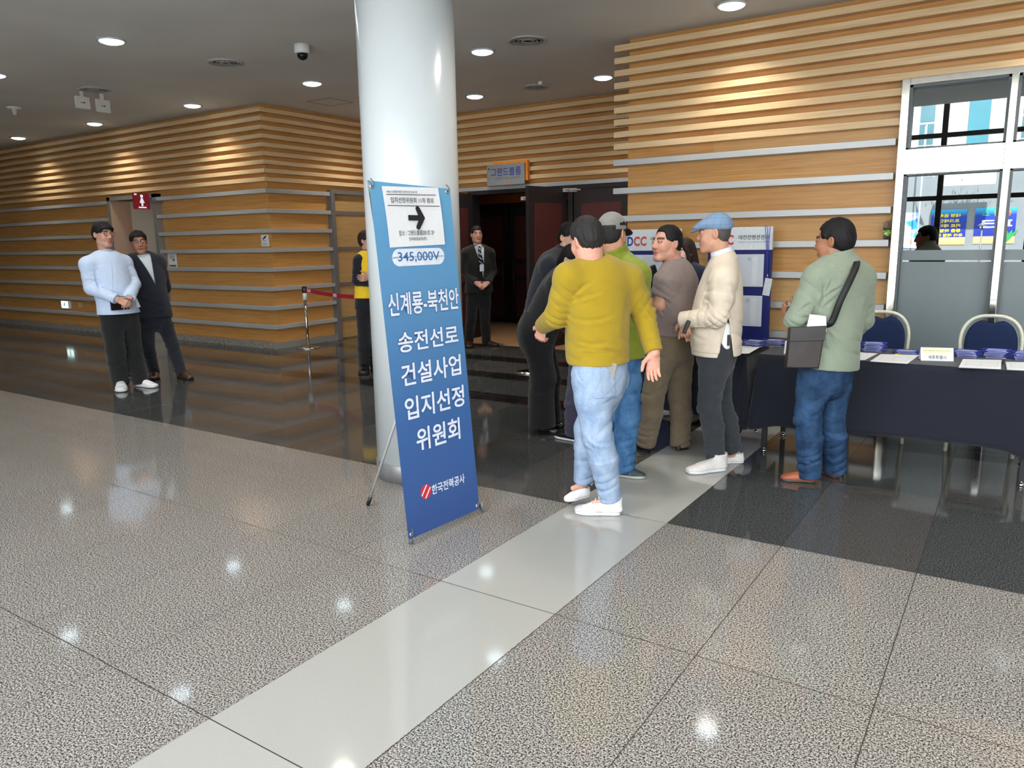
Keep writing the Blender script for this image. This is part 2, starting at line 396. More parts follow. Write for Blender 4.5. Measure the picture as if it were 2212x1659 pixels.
# vestibule
b = MB(); b.box((-9.2, 12.05, 0), (-3.3, 12.15, 3)); b.box((-9.2, YB + .12, 0), (-9.1, 12.05, 3)); b.box((-3.4, YB + .12, 0), (-3.3, 12.05, 3)); b.box((-9.2, YB + .12, 2.9), (-3.3, 12.15, 3))
struct(b.build('wall_vestibule', BLACKWOOD, origin=(-6, 12, 0)))
b = MB(); b.box((-9.1, 11.95, 2.22), (-3.4, 12.05, 2.46)); struct(b.build('trim_2', wood('orange_lintel', (150, 84, 30), (166, 96, 38), (176, 106, 48)), origin=(-6, 12, 2.3)))
def door_leaf(parent, hinge, free, z0=.01, z1=2.26, th=.05, hand=1, pull=True, mid=True):
    h = Vector((hinge[0], hinge[1], 0)); f = Vector((free[0], free[1], 0)); u = (f - h).normalized(); n = Vector((u.y, -u.x, 0)); L = (f - h).length
    b = MB(); a = [h - n * th / 2, f - n * th / 2, f + n * th / 2, h + n * th / 2]
    b.hexa([p + Vector((0, 0, z0)) for p in a], [p + Vector((0, 0, z1)) for p in a])
    lf = struct(b.build('door_leaf', BLACKWOOD, parent, origin=(hinge[0], hinge[1], 0), bevel=.003))
    for s in (1, -1):
        o = n * (th / 2 + .006) * s
        b = MB()
        for za, zb in ((.12, .80), (.90, 1.10), (1.20, z1 - .22)):
            q = [h + u * .12, h + u * (L - .12)]
            m = n * (th / 2) * s; p4 = [q[0] + m, q[1] + m, q[1] + o, q[0] + o]
            b.hexa([p + Vector((0, 0, za)) for p in p4], [p + Vector((0, 0, zb)) for p in p4])
        struct(b.build('leaf_panel', MAROON, lf, origin=(hinge[0], hinge[1], 0), bevel=.002))
        if pull:
            b = MB(); c = h + u * (L - .10) + n * (th / 2 + .05) * s
            b.tube([c + Vector((0, 0, .55)), c + Vector((0, 0, 1.2))], .012); 
            for z in (.62, 1.12): b.tube([c + Vector((0, 0, z)), c - n * .05 * s + Vector((0, 0, z))], .008)
            struct(b.build('pull_handle', plain('bronze', (120, 92, 78), .35, .8), lf, origin=(c.x, c.y, .9)))
    return lf
d1 = sempty('door_1', (-6, YB, 0))
b = MB()
for x in (OX0, -5.50, OX1): b.box((x - .04, YBF - .005, 0), (x + .04, YB + .12, OZ))
b.box((OX0, YBF - .003, OZ - .06), (OX1, YB + .12, OZ))
struct(b.build('door_frame', BLACKWOOD, d1, origin=(-6, YB, 0), bevel=.003))
door_leaf(d1, (-7.24, 9.80), (-7.34, 8.97), pull=True)
door_leaf(d1, (-5.56, 9.80), (-5.69, 8.97))
door_leaf(d1, (-5.44, YBF + .03), (-4.57, YBF + .03)); door_leaf(d1, (-3.66, YBF + .03), (-4.53, YBF + .03))
for px_, py_ in ((996, 434), (1135, 428), (1226, 410), (1241, 410)):
    p = onY(px_, py_, 9.75); b = MB(); b.box((p[0] - .05, p[1] - .05, p[2] - .03), (p[0] + .05, p[1], p[2] + .02)); b.tube([(p[0], p[1] - .05, p[2]), (p[0] + .16, p[1] - .12, p[2] - .01)], .009)
    struct(b.build('door_closer', RAIL, d1, origin=p))
d3 = sempty('door_3', (-8, 12, 0))
for x in (-8.0, -6.2, -4.4):
    door_leaf(d3, (x - .88, 12.0), (x - .02, 12.0), z1=2.2); door_leaf(d3, (x + .88, 12.0), (x + .02, 12.0), z1=2.2)
# right block ------------------------------------------------------------
WX0, WX1, WZ = -.955, 3.2, 2.785
b = MB(); b.box((XR, YP, 0), (WX0, YP + .1, ZC)); b.box((WX0, YP, WZ), (WX1, YP + .1, ZC)); b.box((WX1, YP, 0), (X1, YP + .1, ZC)); b.box((XR, YP + .1, 0), (XR + .1, YB, ZC))
wr = struct(b.build('wall_right', ORANGE_P, origin=(-2, YP, 0)))
b = MB()
for i, z in enumerate(SLZ):
    xb = X1 if i < 6 else WX0
    b.box((XR - .12, YF, z - .059), (xb, YP, z))
struct(b.build('slat_cladding', MAPLE, wr, origin=(-2, YF, 2.9), bevel=.003))
for z in RLZ:
    b = MB(); b.box((XR - .12, YF - .004, z - .058), (WX0 - .02, YP, z)); struct(b.build('rail', RAIL, wr, origin=(-2, YF, z), bevel=.003))
b = MB(); b.box((XR - .0, YF + .005, 0), (WX0, YP, .095)); struct(b.build('baseboard_right', BASE_ST, origin=(-2, YF, 0)))
# window -------------------------------------------------------------------
w1 = sempty('window_1', (WX0, 7.4, 0))
b = MB(); MX = [WX0, -.19, .60, 1.39, 2.18, 3.12]
for i, x in enumerate(MX): b.box((x, YF - .03, 0), (x + (.062 if i == 0 else .052), YP + .06, WZ - (0 if i == 0 else .055)))
b.box((WX0 + .062, YF - .03, WZ - .055), (WX1, YP + .06, WZ)); b.box((WX0 + .062, YF + .0, .0), (WX1, YP + .06, .12))
struct(b.build('window_frame', STEEL, w1, origin=(WX0, YF, 0), bevel=.004))
for i in range(len(MX) - 1):
    xa, xb = MX[i] + (.062 if i == 0 else .052), MX[i + 1]
    b = MB(); n = 14
    ls = []
    for j in range(n + 1):                        # slightly dished cover plate: wobbly reflections
        x = xa + (xb - xa) * j / n; ls.append([(x, YF + .005 + .004 * math.sin(j * 1.1 + i) * math.sin(math.pi * k / 6), 2.02 + .20 * k / 6) for k in range(7)])
    b.loops(ls, closed=False, caps=False); struct(b.build('transom_plate', STEEL, w1, origin=(xa, YF, 2.02)))
    b = MB()
    for za, zb in ((2.22, WZ - .055), (.12, 2.02)):
        for lo, hi in (((xa, za), (xa + .018, zb)), ((xb - .018, za), (xb, zb)), ((xa, za), (xb, za + .014)), ((xa, zb - .014), (xb, zb))):
            b.box((lo[0], YF + .008, lo[1]), (hi[0], YP, hi[1]))
    struct(b.build('glazing_bead', plain('grey_gasket', (92, 98, 102), .45, .3), w1, origin=(xa, YF, 1)))
    t = None
    b = MB()
    for za, zb in ((2.234, WZ - .069), (1.385, 2.006), (1.286, 1.300)): b.box((xa + .018, YP - .02, za), (xb - .018, YP - .008, zb))
    if 'dark_glass' not in MATS:
        t = NT('dark_glass'); t.n.remove(t.b); gl = t.new('ShaderNodeBsdfGlossy'); gl.inputs['Roughness'].default_value = 0.; gl.inputs['Color'].default_value = (.86, .93, .95, 1)
        tr = t.new('ShaderNodeBsdfTransparent'); tr.inputs['Color'].default_value = (.25, .29, .30, 1); mx = t.new('ShaderNodeMixShader')
        fr = t.new('ShaderNodeFresnel'); fr.inputs['IOR'].default_value = 1.5
        t.link(t.math('ADD', .22, t.math('MULTIPLY', fr.outputs[0], .5)), mx.inputs[0])
        t.link(tr.outputs[0], mx.inputs[1]); t.link(gl.outputs[0], mx.inputs[2]); t.link(mx.outputs[0], t.n['Material Output'].inputs[0]); MATS['dark_glass'] = t.m
    struct(b.build('pane', MATS['dark_glass'], w1, origin=(xa, YP, 1.5)))
    b = MB()
    for za, zb in ((.134, 1.286), (1.300, 1.385)): b.box((xa + .018, YP - .022, za), (xb - .018, YP - .008, zb))
    struct(b.build('frosted_film', plain('frosted_grey_film', (128, 138, 142), .35, 0, .4, .015, 3.), w1, origin=(xa, YP, .7)))
b = MB(); b.box((WX0, 8.6, 0), (WX1, 8.7, 3)); b.box((WX0 - .1, YP + .1, 0), (WX0, 8.7, 3)); b.box((WX1, YP + .1, 0), (WX1 + .1, 8.7, 3)); b.box((WX0, YP + .1, 2.95), (WX1, 8.7, 3.05)); b.box((WX0, YP + .06, -.02), (WX1, 8.7, .0))
struct(b.build('wall_room_behind_window', GREY_DK, origin=(1, 8, 0)))
# side and entrance ends -----------------------------------------------------
b = MB(); b.box((X0 - .1, Y0, 0), (X0, YP, 6.1)); struct(b.build('wall_end', OLIVE, origin=(X0, 2, 0)))
b = MB(); b.box((X1, Y0, 0), (X1 + .1, YP, 6.1)); struct(b.build('wall_entrance_side', WHITE, origin=(X1, 2, 0)))
b = MB(); b.box((X0, Y0 - .1, 0), (-6.2, Y0, 6.1)); struct(b.build('wall_entrance', WHITE, origin=(-15, Y0, 0)))
w2 = sempty('window_2', (0, Y0, 0))
b = MB(); xx = -6.15
MULL = plain('dark_bronze_mullion', (52, 46, 42), .4, .4)
while xx < X1: b.box((xx - .05, Y0 - .12, 0), (xx + .05, Y0, 6.0)); xx += 1.55
for z in (2.20, 3.42, 5.0): b.box((-6.2, Y0 - .1, z), (X1, Y0 - .01, z + .09))
struct(b.build('window_frame', MULL, w2, origin=(0, Y0, 0)))
# column ---------------------------------------------------------------------
CX, CY, CR = -3.238, 3.752, .296
b = MB(); b.lathe([(CR, .10), (CR, ZC)], (CX, CY, 0), 64)
col_ = struct(b.build('pillar', plain('pillar_white', (198, 204, 207), .22, 0, .5, .012, 6.), origin=(CX, CY, 0)))
b = MB(); b.lathe([(CR + .006, 0), (CR + .006, .115), (CR + .001, .12)], (CX, CY, 0), 64); struct(b.build('base_collar', plain('scuffed_grey_steel', (150, 150, 152), .4, .6, .5, .12, 14.), col_, origin=(CX, CY, 0)))

# outside, seen mirrored in the window glass -------------------------------------
YO = -12.0
def mir(x, y):
    p = onY(x, y, 14.84 - YO); return p[0], p[2]
b = MB(); b.quad((-40, -40, -.15), (40, -40, -.15), (40, Y0, -.15), (-40, Y0, -.15)); struct(b.build('pavement', plain('pale_paving', (190, 188, 184), .8, 0, .3, .06, 2.)))
b = MB(); b.box((-14, YO - 8, -.15), (12, YO, 6.4)); struct(b.build('exterior_building', plain('white_render', (206, 205, 202), .8, 0, .3, .03, 1.), origin=(0, YO, 0)))
b = MB(); b.box((-14, YO, -.15), (12, YO + .06, 3.45)); struct(b.build('exterior_base', plain('grey_stone_cladding', (132, 137, 141), .6, 0, .3, .05, 1.4), origin=(0, YO, 0)))
OUTGLASS = plain('outside_window_glass', (92, 128, 138), .1, 0, .8, .12, 1.2)
OUTFRAME = plain('outside_window_frame', (196, 200, 202), .5)
for k in range(-4, 6):
    for zb in (4.2, 2.9 + 3.2):
        x = -2.93 + k * 1.30 * 1.0
        e = sempty('window_%d' % (3 + (k + 4) * 2 + (zb > 5)), (x, YO, zb))
        b = MB(); b.box((x - .03, YO, zb - .03), (x + .42, YO + .03, zb + 1.33)); struct(b.build('window_frame', OUTFRAME, e, origin=(x, YO, zb)))
        b = MB(); b.box((x, YO + .03, zb), (x + .17, YO + .04, zb + .6)); b.box((x + .21, YO + .03, zb), (x + .39, YO + .04, zb + .6)); b.box((x, YO + .03, zb + .66), (x + .39, YO + .04, zb + 1.3)); struct(b.build('pane', OUTGLASS, e, origin=(x, YO, zb)))
b = MB(); b.box((-1.66, YO, 3.9), (-1.12, YO + .05, 6.2)); struct(b.build('exterior_panel', plain('teal_glass_panel', (84, 138, 152), .2, 0, .6, .06, 1.), origin=(-1.4, YO, 5)))
# ------------------------------------------------------------------ ceiling fittings
LENS = emit('downlight_lens', (225, 245, 255), 9.)
RING = plain('downlight_ring', (206, 208, 210), .35, .3)
def light_label(i, j, x, y):
    seen = {('-7.53', '4.40'): 'round recessed downlight nearest the white pillar, high over the pale floor', }
    return None
LX = [-15.15, -12.59, -9.99, -7.53, -4.93, -2.28, .32, 2.9]
seen = {(3, 4.40): 'largest lit round downlight, alone in front of the two round vents', (2, 6.93): 'round downlight just left of the wall corner, above the left slats',
        (1, 6.93): 'round downlight under the two white hanging exit signs', (0, 6.93): 'round downlight lowest at the far left end of the left slat wall',
        (3, 6.93): 'round downlight between the security camera and the white pillar', (4, 6.93): 'large round downlight right of the white pillar, by the sooty vent',
        (5, 6.93): 'round downlight over the right slat wall, cut by the top of the picture', (2, 4.40): 'round downlight cut by the left picture edge',}
def downlight(x, y, label):
    t = thing('downlight', label, 'ceiling light', (x, y, ZC), 'round recessed downlights')
    b = MB(); b.lathe([(.135, 0), (.135, -.012), (.112, -.016), (.108, -.004)], (x, y, ZC), 28); b.build('ring', RING, t, origin=(x, y, ZC))
    b = MB(); b.lathe([(.0, -.004), (.108, -.004), (.104, -.022), (.07, -.034), (.0, -.038)], (x, y, ZC), 28); b.build('lens', LENS, t, origin=(x, y, ZC))
    l = bpy.data.lights.new('downlight_lamp', 'SPOT'); l.energy = LAMP_W; l.spot_size = math.radians(118); l.spot_blend = .75; l.shadow_soft_size = .09; l.color = (1., .93, .80)
    o = bpy.data.objects.new('lamp', l); COL.objects.link(o); o.parent = t; o.location = (0, 0, -.05)
LAMP_W = 100.
for i, x in enumerate(LX):
    for y in (1.87, 4.40, 6.93):
        if y == 6.93 and i > 5 and False: continue
        lab = seen.get((i, y))
        downlight(x, y, lab or 'round recessed downlight out of view over the entrance side of the hall')
for x, lab in ((-6.46, 'small round downlight close to the pillar, over the ballroom doors'), (-4.50, 'small round downlight nearest the end of the right slat wall'), (-8.4, 'round recessed downlight in the door bay hidden behind the pillar')):
    downlight(x, 8.88, lab)
def vent(x, y, r, label):
    t = thing('ceiling_vent', label, 'vent', (x, y, ZC), 'round ceiling vents')
    b = MB(); b.lathe([(r, 0), (r, -.012), (r * .86, -.02), (r * .84, -.004)], (x, y, ZC), 28); b.build('ring', plain('vent_white', (176, 176, 174), .5), t, origin=(x, y, ZC))
    b = MB(); b.lathe([(0, -.003), (r * .84, -.003)], (x, y, ZC), 28); b.build('backing', GREY_DK, t, origin=(x, y, ZC))
    b = MB()
    for k in (.25, .45, .65): b.lathe([(r * k, -.004), (r * (k + .08), -.018), (r * (k + .1), -.014), (r * (k + .04), -.003)], (x, y, ZC), 24)
    b.build('grille_ring', plain('vent_white', (176, 176, 174), .5), t, origin=(x, y, ZC))
vent(-7.45, 5.62, .19, 'round grey ceiling vent left of the security camera'); vent(-9.96, 5.53, .19, 'round ceiling vent just above the white hanging signs')
vent(-4.32, 6.86, .20, 'round sooty ceiling vent upper right of the large downlight'); vent(-5.47, 8.87, .17, 'round ceiling vent between two small downlights over the doors')
p = onZ(652, 97, ZC); t = thing('security_camera', 'white dome security camera on the ceiling left of the pillar', 'camera', p)
b = MB(); b.lathe([(.075, 0), (.078, -.07), (.07, -.085)], p, 28); b.build('housing', WHITE, t, origin=p)
b = MB(); b.lathe([(.055, -.085), (.052, -.11), (.036, -.135), (.0, -.148)], p, 24); b.build('dome', plain('smoked_dome', (16, 16, 18), .08), t, origin=p)
for k, (px_, py_) in enumerate(((30, 232), (1167, 176))):
    p = onZ(px_, py_, ZC); t = thing('sprinkler', ['small white ceiling sprinkler at the far left', 'small ceiling sprinkler above the small vent over the doors'][k], 'sprinkler', p)
    b = MB(); b.lathe([(.10 if k == 0 else .03, 0), (.09 if k == 0 else .028, -.02), (.03, -.025), (.02, -.10 if k == 0 else -.04), (0, -.10 if k == 0 else -.04)], p, 20); b.build('cover', WHITE, t, origin=p)
SIGNW = plain('sign_white', (214, 212, 206), .5)
for k, (x0, y0, x1, y1) in enumerate(((163, 206, 196, 237), (207, 213, 240, 245))):
    xs = -10.15; a, c = onX(x0, y0, xs), onX(x1, y1, xs); zt, zb = a[2], c[2]
    t = thing('hanging_sign', ['white square exit sign hanging from the ceiling, nearer the left edge', 'white square exit sign hanging from the ceiling, the right one of two'][k], 'sign', (xs, (a[1] + c[1]) / 2, zt), 'white hanging exit signs')
    b = MB(); b.box((xs - .035, a[1], zb), (xs, c[1], zt)); b.build('panel', SIGNW, t, origin=(xs, a[1], zt), bevel=.004)
    b = MB(); m = (a[1] + c[1]) / 2; b.box((xs - .03, m - .02, zt), (xs - .01, m + .02, ZC)); b.build('hanger', SIGNW, t, origin=(xs, m, ZC))
    b = MB(); zc = (zt + zb) / 2; b.prism([(-.03, -.004), (.01, -.004), (.01, -.014), (.03, 0), (.01, .014), (.01, .004), (-.03, .004)], (xs + .001, m, zc), (0, 1, 0), (0, 0, 1), (.001, 0, 0)); b.build('arrow', GREY_DK, t, origin=(xs, m, zc))

# ------------------------------------------------------------------ signs on the left wall
RED = plain('sign_red', (176, 24, 44), .4)
xs = -11.78; a, c = onX(288, 416, xs), onX(325, 452, xs); y0, y1 = YF - .01 - (c[1] - a[1]), YF - .01
t = thing('restroom_sign', 'red square restroom sign with white woman symbol beside the doorway', 'sign', (xs, y1, c[2]))
q = lambda px_, py_: onX(px_, py_, xs)
ya, yb, zt, zb = a[1], c[1], a[2], c[2]
b = MB(); b.box((xs - .04, ya, zb), (xs, yb, zt)); b.build('panel', RED, t, origin=(xs, ya, zb), bevel=.004)
b = MB(); b.box((xs - .03, yb, (zt + zb) / 2 - .03), (xs - .01, YP, (zt + zb) / 2 + .03)); b.build('bracket', GREYMETAL, t, origin=(xs, yb, zb))
m, zc, h = (ya + yb) / 2, (zt + zb) / 2, zt - zb
b = MB(); o = (xs + .001, m, zc + .02 * h)
b.lathe([(0, -.002), (.10 * h, -.002)], (0, 0, 0), 16); b.v = [(xs + .002, m + vx, zc + .30 * h + vy) for vx, vy, vz in b.v]
b.prism([(-.05 * h, .19 * h), (.05 * h, .19 * h), (.17 * h, -.12 * h), (.06 * h, -.12 * h), (.06 * h, -.32 * h), (-.06 * h, -.32 * h), (-.06 * h, -.12 * h), (-.17 * h, -.12 * h)], (xs + .001, m, zc), (0, 1, 0), (0, 0, 1), (.001, 0, 0))
b.box((xs + .0, m - .26 * h, zc - .44 * h), (xs + .002, m + .26 * h, zc - .36 * h)); b.box((xs, ya + .03 * h, zt - .14 * h), (xs + .002, ya + .2 * h, zt - .05 * h))
b.build('woman_symbol', emit('sign_white_glow', (240, 235, 245), .9), t, origin=(xs, m, zc))
def wall_sign(name, px0, py0, px1, py1, label, mat, cat='sign', th=.006, y=YP, bevel=.003):
    a, c = onY(px0, py0, y - th), onY(px1, py1, y - th)
    t = thing(name, label, cat, (a[0], y, c[2])); b = MB(); b.box((a[0], y - th, c[2]), (c[0], y, a[2])); b.build('plate', mat, t, origin=(a[0], y, c[2]), bevel=bevel)
    return t, a, c
t, a, c = wall_sign('notice', 345, 547, 360, 577, 'red and white notice on the wood wall behind the navy suit man', PAPER, 'notice'); 
b = MB(); b.box((a[0], YP - .008, (a[2] + c[2]) / 2), (c[0], YP - .006, a[2])); b.build('red_field', plain('notice_red', (226, 84, 70), .6), t, origin=a)
t, a, c = wall_sign('notice', 362, 548, 383, 577, 'white notice with small print, right of the red one', PAPER, 'notice')
b = MB(); w_ = c[0] - a[0]; h_ = a[2] - c[2]
for f in (.2, .3, .4): b.box((a[0] + .15 * w_, YP - .008, a[2] - f * h_), (c[0] - .2 * w_, YP - .006, a[2] - (f - .03) * h_))
b.box((a[0] + .1 * w_, YP - .008, c[2] + .04 * h_), (c[0] - .1 * w_, YP - .006, c[2] + .16 * h_)); b.box((a[0] + .55 * w_, YP - .008, c[2] + .45 * h_), (a[0] + .75 * w_, YP - .006, c[2] + .58 * h_)); b.build('print', GREY_DK, t, origin=a)
t, a, c = wall_sign('camera_notice', 563, 507, 581, 532, 'small white rounded camera notice beside the wood wall corner', PAPER, 'notice')
b = MB(); w_ = c[0] - a[0]; h_ = a[2] - c[2]
b.prism([(.2 * w_, .62 * h_), (.32 * w_, .56 * h_), (.74 * w_, .80 * h_), (.64 * w_, .92 * h_)], (a[0], YP - .007, c[2]), (1, 0, 0), (0, 0, 1), (0, -.001, 0))
for f in (.45, .22, .10): b.box((a[0] + .15 * w_, YP - .008, c[2] + f * h_), (a[0] + (.7 if f > .3 else .85) * w_, YP - .006, c[2] + (f + .03) * h_))
b.build('camera_symbol', INK, t, origin=a)
t, a, c = wall_sign('exit_light', 131, 649, 149, 667, 'small lit exit lamp low on the left wood wall', WHITE, 'exit light', .05, YP)
b = MB(); b.box((a[0] + .015, YP - .053, c[2] + .012), (c[0] - .015, YP - .05, a[2] - .012)); b.build('lit_face', emit('exit_light_face', (225, 255, 250), 2.2), t, origin=a)
b = MB(); m = ((a[0] + c[0]) / 2, YP - .055, (a[2] + c[2]) / 2); b.prism([(-.03, -.04), (-.01, -.04), (.0, -.01), (.025, -.03), (.035, -.02), (.005, .01), (.03, .02), (.0, .045), (-.02, .02)], m, (1, 0, 0), (0, 0, 1), (0, .001, 0)); b.build('running_symbol', plain('exit_green', (20, 150, 90), .5), t, origin=m)
t, a, c = wall_sign('wall_socket', 168, 653, 177, 664, 'small beige wall socket right of the lit exit lamp', plain('socket_beige', (206, 184, 140), .5), 'socket', .012, YP)
b = MB(); m = ((a[0] + c[0]) / 2, YP - .0125, (a[2] + c[2]) / 2)
for dx in (-.012, .012): b.lathe([(0, 0), (.005, 0)], (0, 0, 0), 8); b.v[-16:] = [(m[0] + dx + vx, m[1], m[2] + vy) for vx, vy, vz in b.v[-16:]]
b.build('socket_holes', GREY_DK, t, origin=m)
# ------------------------------------------------------------------ ballroom sign
ys = YBF - .10
a, c, tr = onY(1051, 358, ys), onY(1133, 397, ys), onY(1133, 350, ys)
t = thing('ballroom_sign', 'grey sign reading 그랜드볼룸 with an orange edge over the open doors', 'sign', (a[0], YBF, c[2]))
zt = (a[2] + tr[2]) / 2; x0, x1, zb = a[0], c[0], c[2]
b = MB(); b.box((x0, ys, zb), (x1, ys + .03, zt)); b.build('front_plate', plain('sign_silver', (150, 152, 156), .4, .35), t, origin=(x0, ys, zb), bevel=.003)
b = MB(); b.box((x0 + .10, ys + .035, zb + .05), (x1 + .035, YBF, zt + .035)); b.build('orange_backing', plain('sign_orange', (236, 140, 40), .45), t, origin=(x0, ys, zb), bevel=.003)
H_ = zt - zb; W_ = x1 - x0; BLUE_INK = plain('sign_blue_ink', (34, 60, 138), .5)
lettering('그랜드볼룸', ((x0 + x1) / 2 + .01, ys, zb + .64 * H_), (1, 0, 0), (0, 0, 1), .40 * H_, BLUE_INK, t, width=.80 * W_, bold=.012)
lettering('GRAND BALLROOM', ((x0 + x1) / 2 + .03, ys, zb + .33 * H_), (1, 0, 0), (0, 0, 1), .10 * H_, plain('sign_grey_ink', (92, 98, 116), .5), t, width=.66 * W_)
lettering('201', ((x0 + x1) / 2 + .03, ys, zb + .16 * H_), (1, 0, 0), (0, 0, 1), .11 * H_, plain('sign_orange_ink', (206, 140, 84), .5), t, width=.20 * W_)
b = MB(); b.box((x0 + .03, ys - .002, zt - .07), (x0 + .055, ys, zt - .045)); b.build('pictogram', BLUE_INK, t, origin=(x0, ys, zt))

# ------------------------------------------------------------------ x-banner
BL, BR, TL, TR = np.array([-2.448, 2.710, .045]), np.array([-2.408, 3.261, .045]), np.array([-2.533, 2.640, 1.800]), np.array([-2.494, 3.191, 1.786])
bu = Vector(BR - BL).normalized(); bv = (Vector(TL - BL) - bu * Vector(TL - BL).dot(bu)).normalized(); bn = bu.cross(bv).normalized()
if bn.dot(Vector(CAMP) - Vector(BL)) < 0: bn = -bn
_BL0 = BL.copy()
def bp(x, y): return Vector(onplane(x, y, _BL0, np.array(bn)))
BL, BR, TL, TR = [np.array(bp(*q)) for q in ((883, 1166), (1036, 1099), (797, 390), (972, 408))]
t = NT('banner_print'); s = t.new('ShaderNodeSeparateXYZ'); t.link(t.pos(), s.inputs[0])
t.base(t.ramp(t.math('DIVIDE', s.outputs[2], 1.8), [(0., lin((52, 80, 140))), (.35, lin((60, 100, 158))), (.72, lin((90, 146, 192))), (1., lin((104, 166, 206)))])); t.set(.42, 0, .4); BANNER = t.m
BSTEEL = plain('banner_pole_grey', (96, 104, 108), .35, .6); WHITEP = plain('print_white', (226, 231, 244), .5); OUTL = plain('print_outline_blue', (52, 92, 146), .5)
ban = thing('banner_stand', 'tall blue project banner on a stand in front of the white pillar', 'banner', ((BL + BR) / 2 * np.array([1, 1, 0])))
b = MB(); n = 16; m = 8; vs = []; fs = []
for i in range(n + 1):
    for j in range(m + 1):
        q = (Vector(BL) * (1 - j / m) + Vector(BR) * (j / m)) * (1 - i / n) + (Vector(TL) * (1 - j / m) + Vector(TR) * (j / m)) * (i / n)
        vs.append(q - bn * (.012 * math.sin(math.pi * i / n) * math.sin(math.pi * j / m) * 0))
for i in range(n):
    for j in range(m): fs.append((i * (m + 1) + j, i * (m + 1) + j + 1, (i + 1) * (m + 1) + j + 1, (i + 1) * (m + 1) + j))
nv = len(vs); vs2 = vs + [v - bn * .0012 for v in vs]; fs2 = fs + [tuple(nv + k for k in reversed(f)) for f in fs]
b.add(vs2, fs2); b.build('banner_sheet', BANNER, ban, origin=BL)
hub = Vector((BL + BR + TL + TR) / 4) - bn * .11 + Vector((0, 0, -.02))
def bow(a, c, k, n=12):
    a, c = Vector(a), Vector(c); out = []
    for i in range(n + 1):
        f = i / n; out.append(a.lerp(c, f) - bn * (k * math.sin(math.pi * f)))
    return out
for p_ in (TL, TR):
    b = MB(); b.tube(bow(hub, Vector(p_) - bn * .004, .05), .0055, 8); b.build('upper_pole', BSTEEL, ban, origin=hub)
feet = [Vector(onZ(888, 1174, .008)), Vector(onZ(1042, 1104, .008))]
for p_, f_ in zip((BL, BR), feet):
    b = MB(); b.tube(bow(hub, f_, .02), .0065, 8); b.build('lower_pole', BSTEEL, ban, origin=hub)
    b = MB(); b.tube([f_ + Vector((0, 0, .055)), f_ + Vector((0, 0, 0))], [.010, .012], 10); b.build('foot', GREYMETAL, ban, origin=f_)
rf = Vector(onZ(795, 1090, .008)); b = MB(); b.tube([hub, rf], .0075, 10); b.build('rear_leg', RAIL, ban, origin=hub)
b = MB(); b.tube([rf + (hub - rf).normalized() * .06, rf], [.011, .012], 10); b.build('foot', BLACK, ban, origin=rf)
b = MB(); b.tube([hub - Vector((0, 0, .05)), hub + Vector((0, 0, .05))], .022, 12); b.build('hub', BLACK, ban, origin=hub)
for q_ in (bp(803, 402), bp(966, 414), bp(889, 1154), bp(1031, 1092)):
    b = MB(); ls = []
    for k in range(16):
        a_ = 2 * math.pi * k / 16; d_ = bu * math.cos(a_) + bv * math.sin(a_); ls.append([q_ + d_ * r_ + bn * h_ for r_, h_ in ((.0125, .0005), (.010, .004), (.006, .003), (.005, .0005))])
    b.loops(ls + [ls[0]], closed=False, caps=False); b.build('grommet', CHROME, ban, origin=q_)
    b = MB(); b.tube([q_ - bn * .01, q_ + bn * .012, q_ + bn * .012 + bv * .02, q_ - bn * .004 + bv * .035], .0026, 6); b.build('hook', BSTEEL, ban, origin=q_)
def btext(body, l, r, y_l, y_r, px_h, mat, out=None, bold=.02, lift=.0022):
    c0, c1 = bp(l, y_l), bp(r, y_r); c = (c0 + c1) / 2; w_ = (c1 - c0).dot(bu); hh = abs((bp((l + r) / 2, (y_l + y_r) / 2 - px_h / 2) - bp((l + r) / 2, (y_l + y_r) / 2 + px_h / 2)).dot(bv))
    if out is not None: lettering(body, c, bu, bv, hh, out, ban, width=w_, bold=bold + .028, grow=.028, lift=lift - .0010, n=bn, name='lettering_outline')
    lettering(body, c, bu, bv, hh, mat, ban, width=w_, bold=bold, lift=lift, n=bn)
def plate(parent, pts, mat, name, lift=.001, n=None, r=.0):
    q_ = [bp(*p_) for p_ in pts]; c = sum(q_, Vector()) / len(q_)
    if r:
        u_ = (q_[1] - q_[0]); v_ = (q_[3] - q_[0]); W2, H2 = u_.length, v_.length; u_ = u_.normalized(); v_ = v_.normalized(); poly = []
        for cx_, cy_, a0 in ((W2 - r, r, -90), (W2 - r, H2 - r, 0), (r, H2 - r, 90), (r, r, 180)):
            for k in range(7): a_ = math.radians(a0 + 15 * k); poly.append(q_[0] + u_ * (cx_ + r * math.cos(a_)) + v_ * (cy_ + r * math.sin(a_)))
        q_ = poly
    b = MB(); b.loops([[p_ + bn * .0003 for p_ in q_], [p_ + bn * lift for p_ in q_]], smooth=False); return b.build(name, mat, parent, origin=c)
plate(ban, ((846, 538), (959, 535), (961, 573), (848, 576)), WHITEP, 'white_field', .0012, r=.045)
btext('345,000V', 859, 949, 557, 553, 23, plain('print_blue', (52, 108, 166), .5), None, .012)
for body, l, r, yl, yr, h in (('신계룡-북천안', 838, 990, 661, 643, 49), ('송전선로', 859, 989, 741, 722, 43), ('건설사업', 866, 995, 811, 788, 47), ('입지선정', 874, 1002, 882, 856, 48), ('위원회', 899, 993, 951, 925, 49)):
    btext(body, l, r, yl, yr, h, WHITEP, OUTL, .018)
btext('한국전력공사', 932, 1003, 1056, 1035, 21, WHITEP, None, .02)
c = bp(920, 1062); r_ = (bp(931, 1060) - c).length
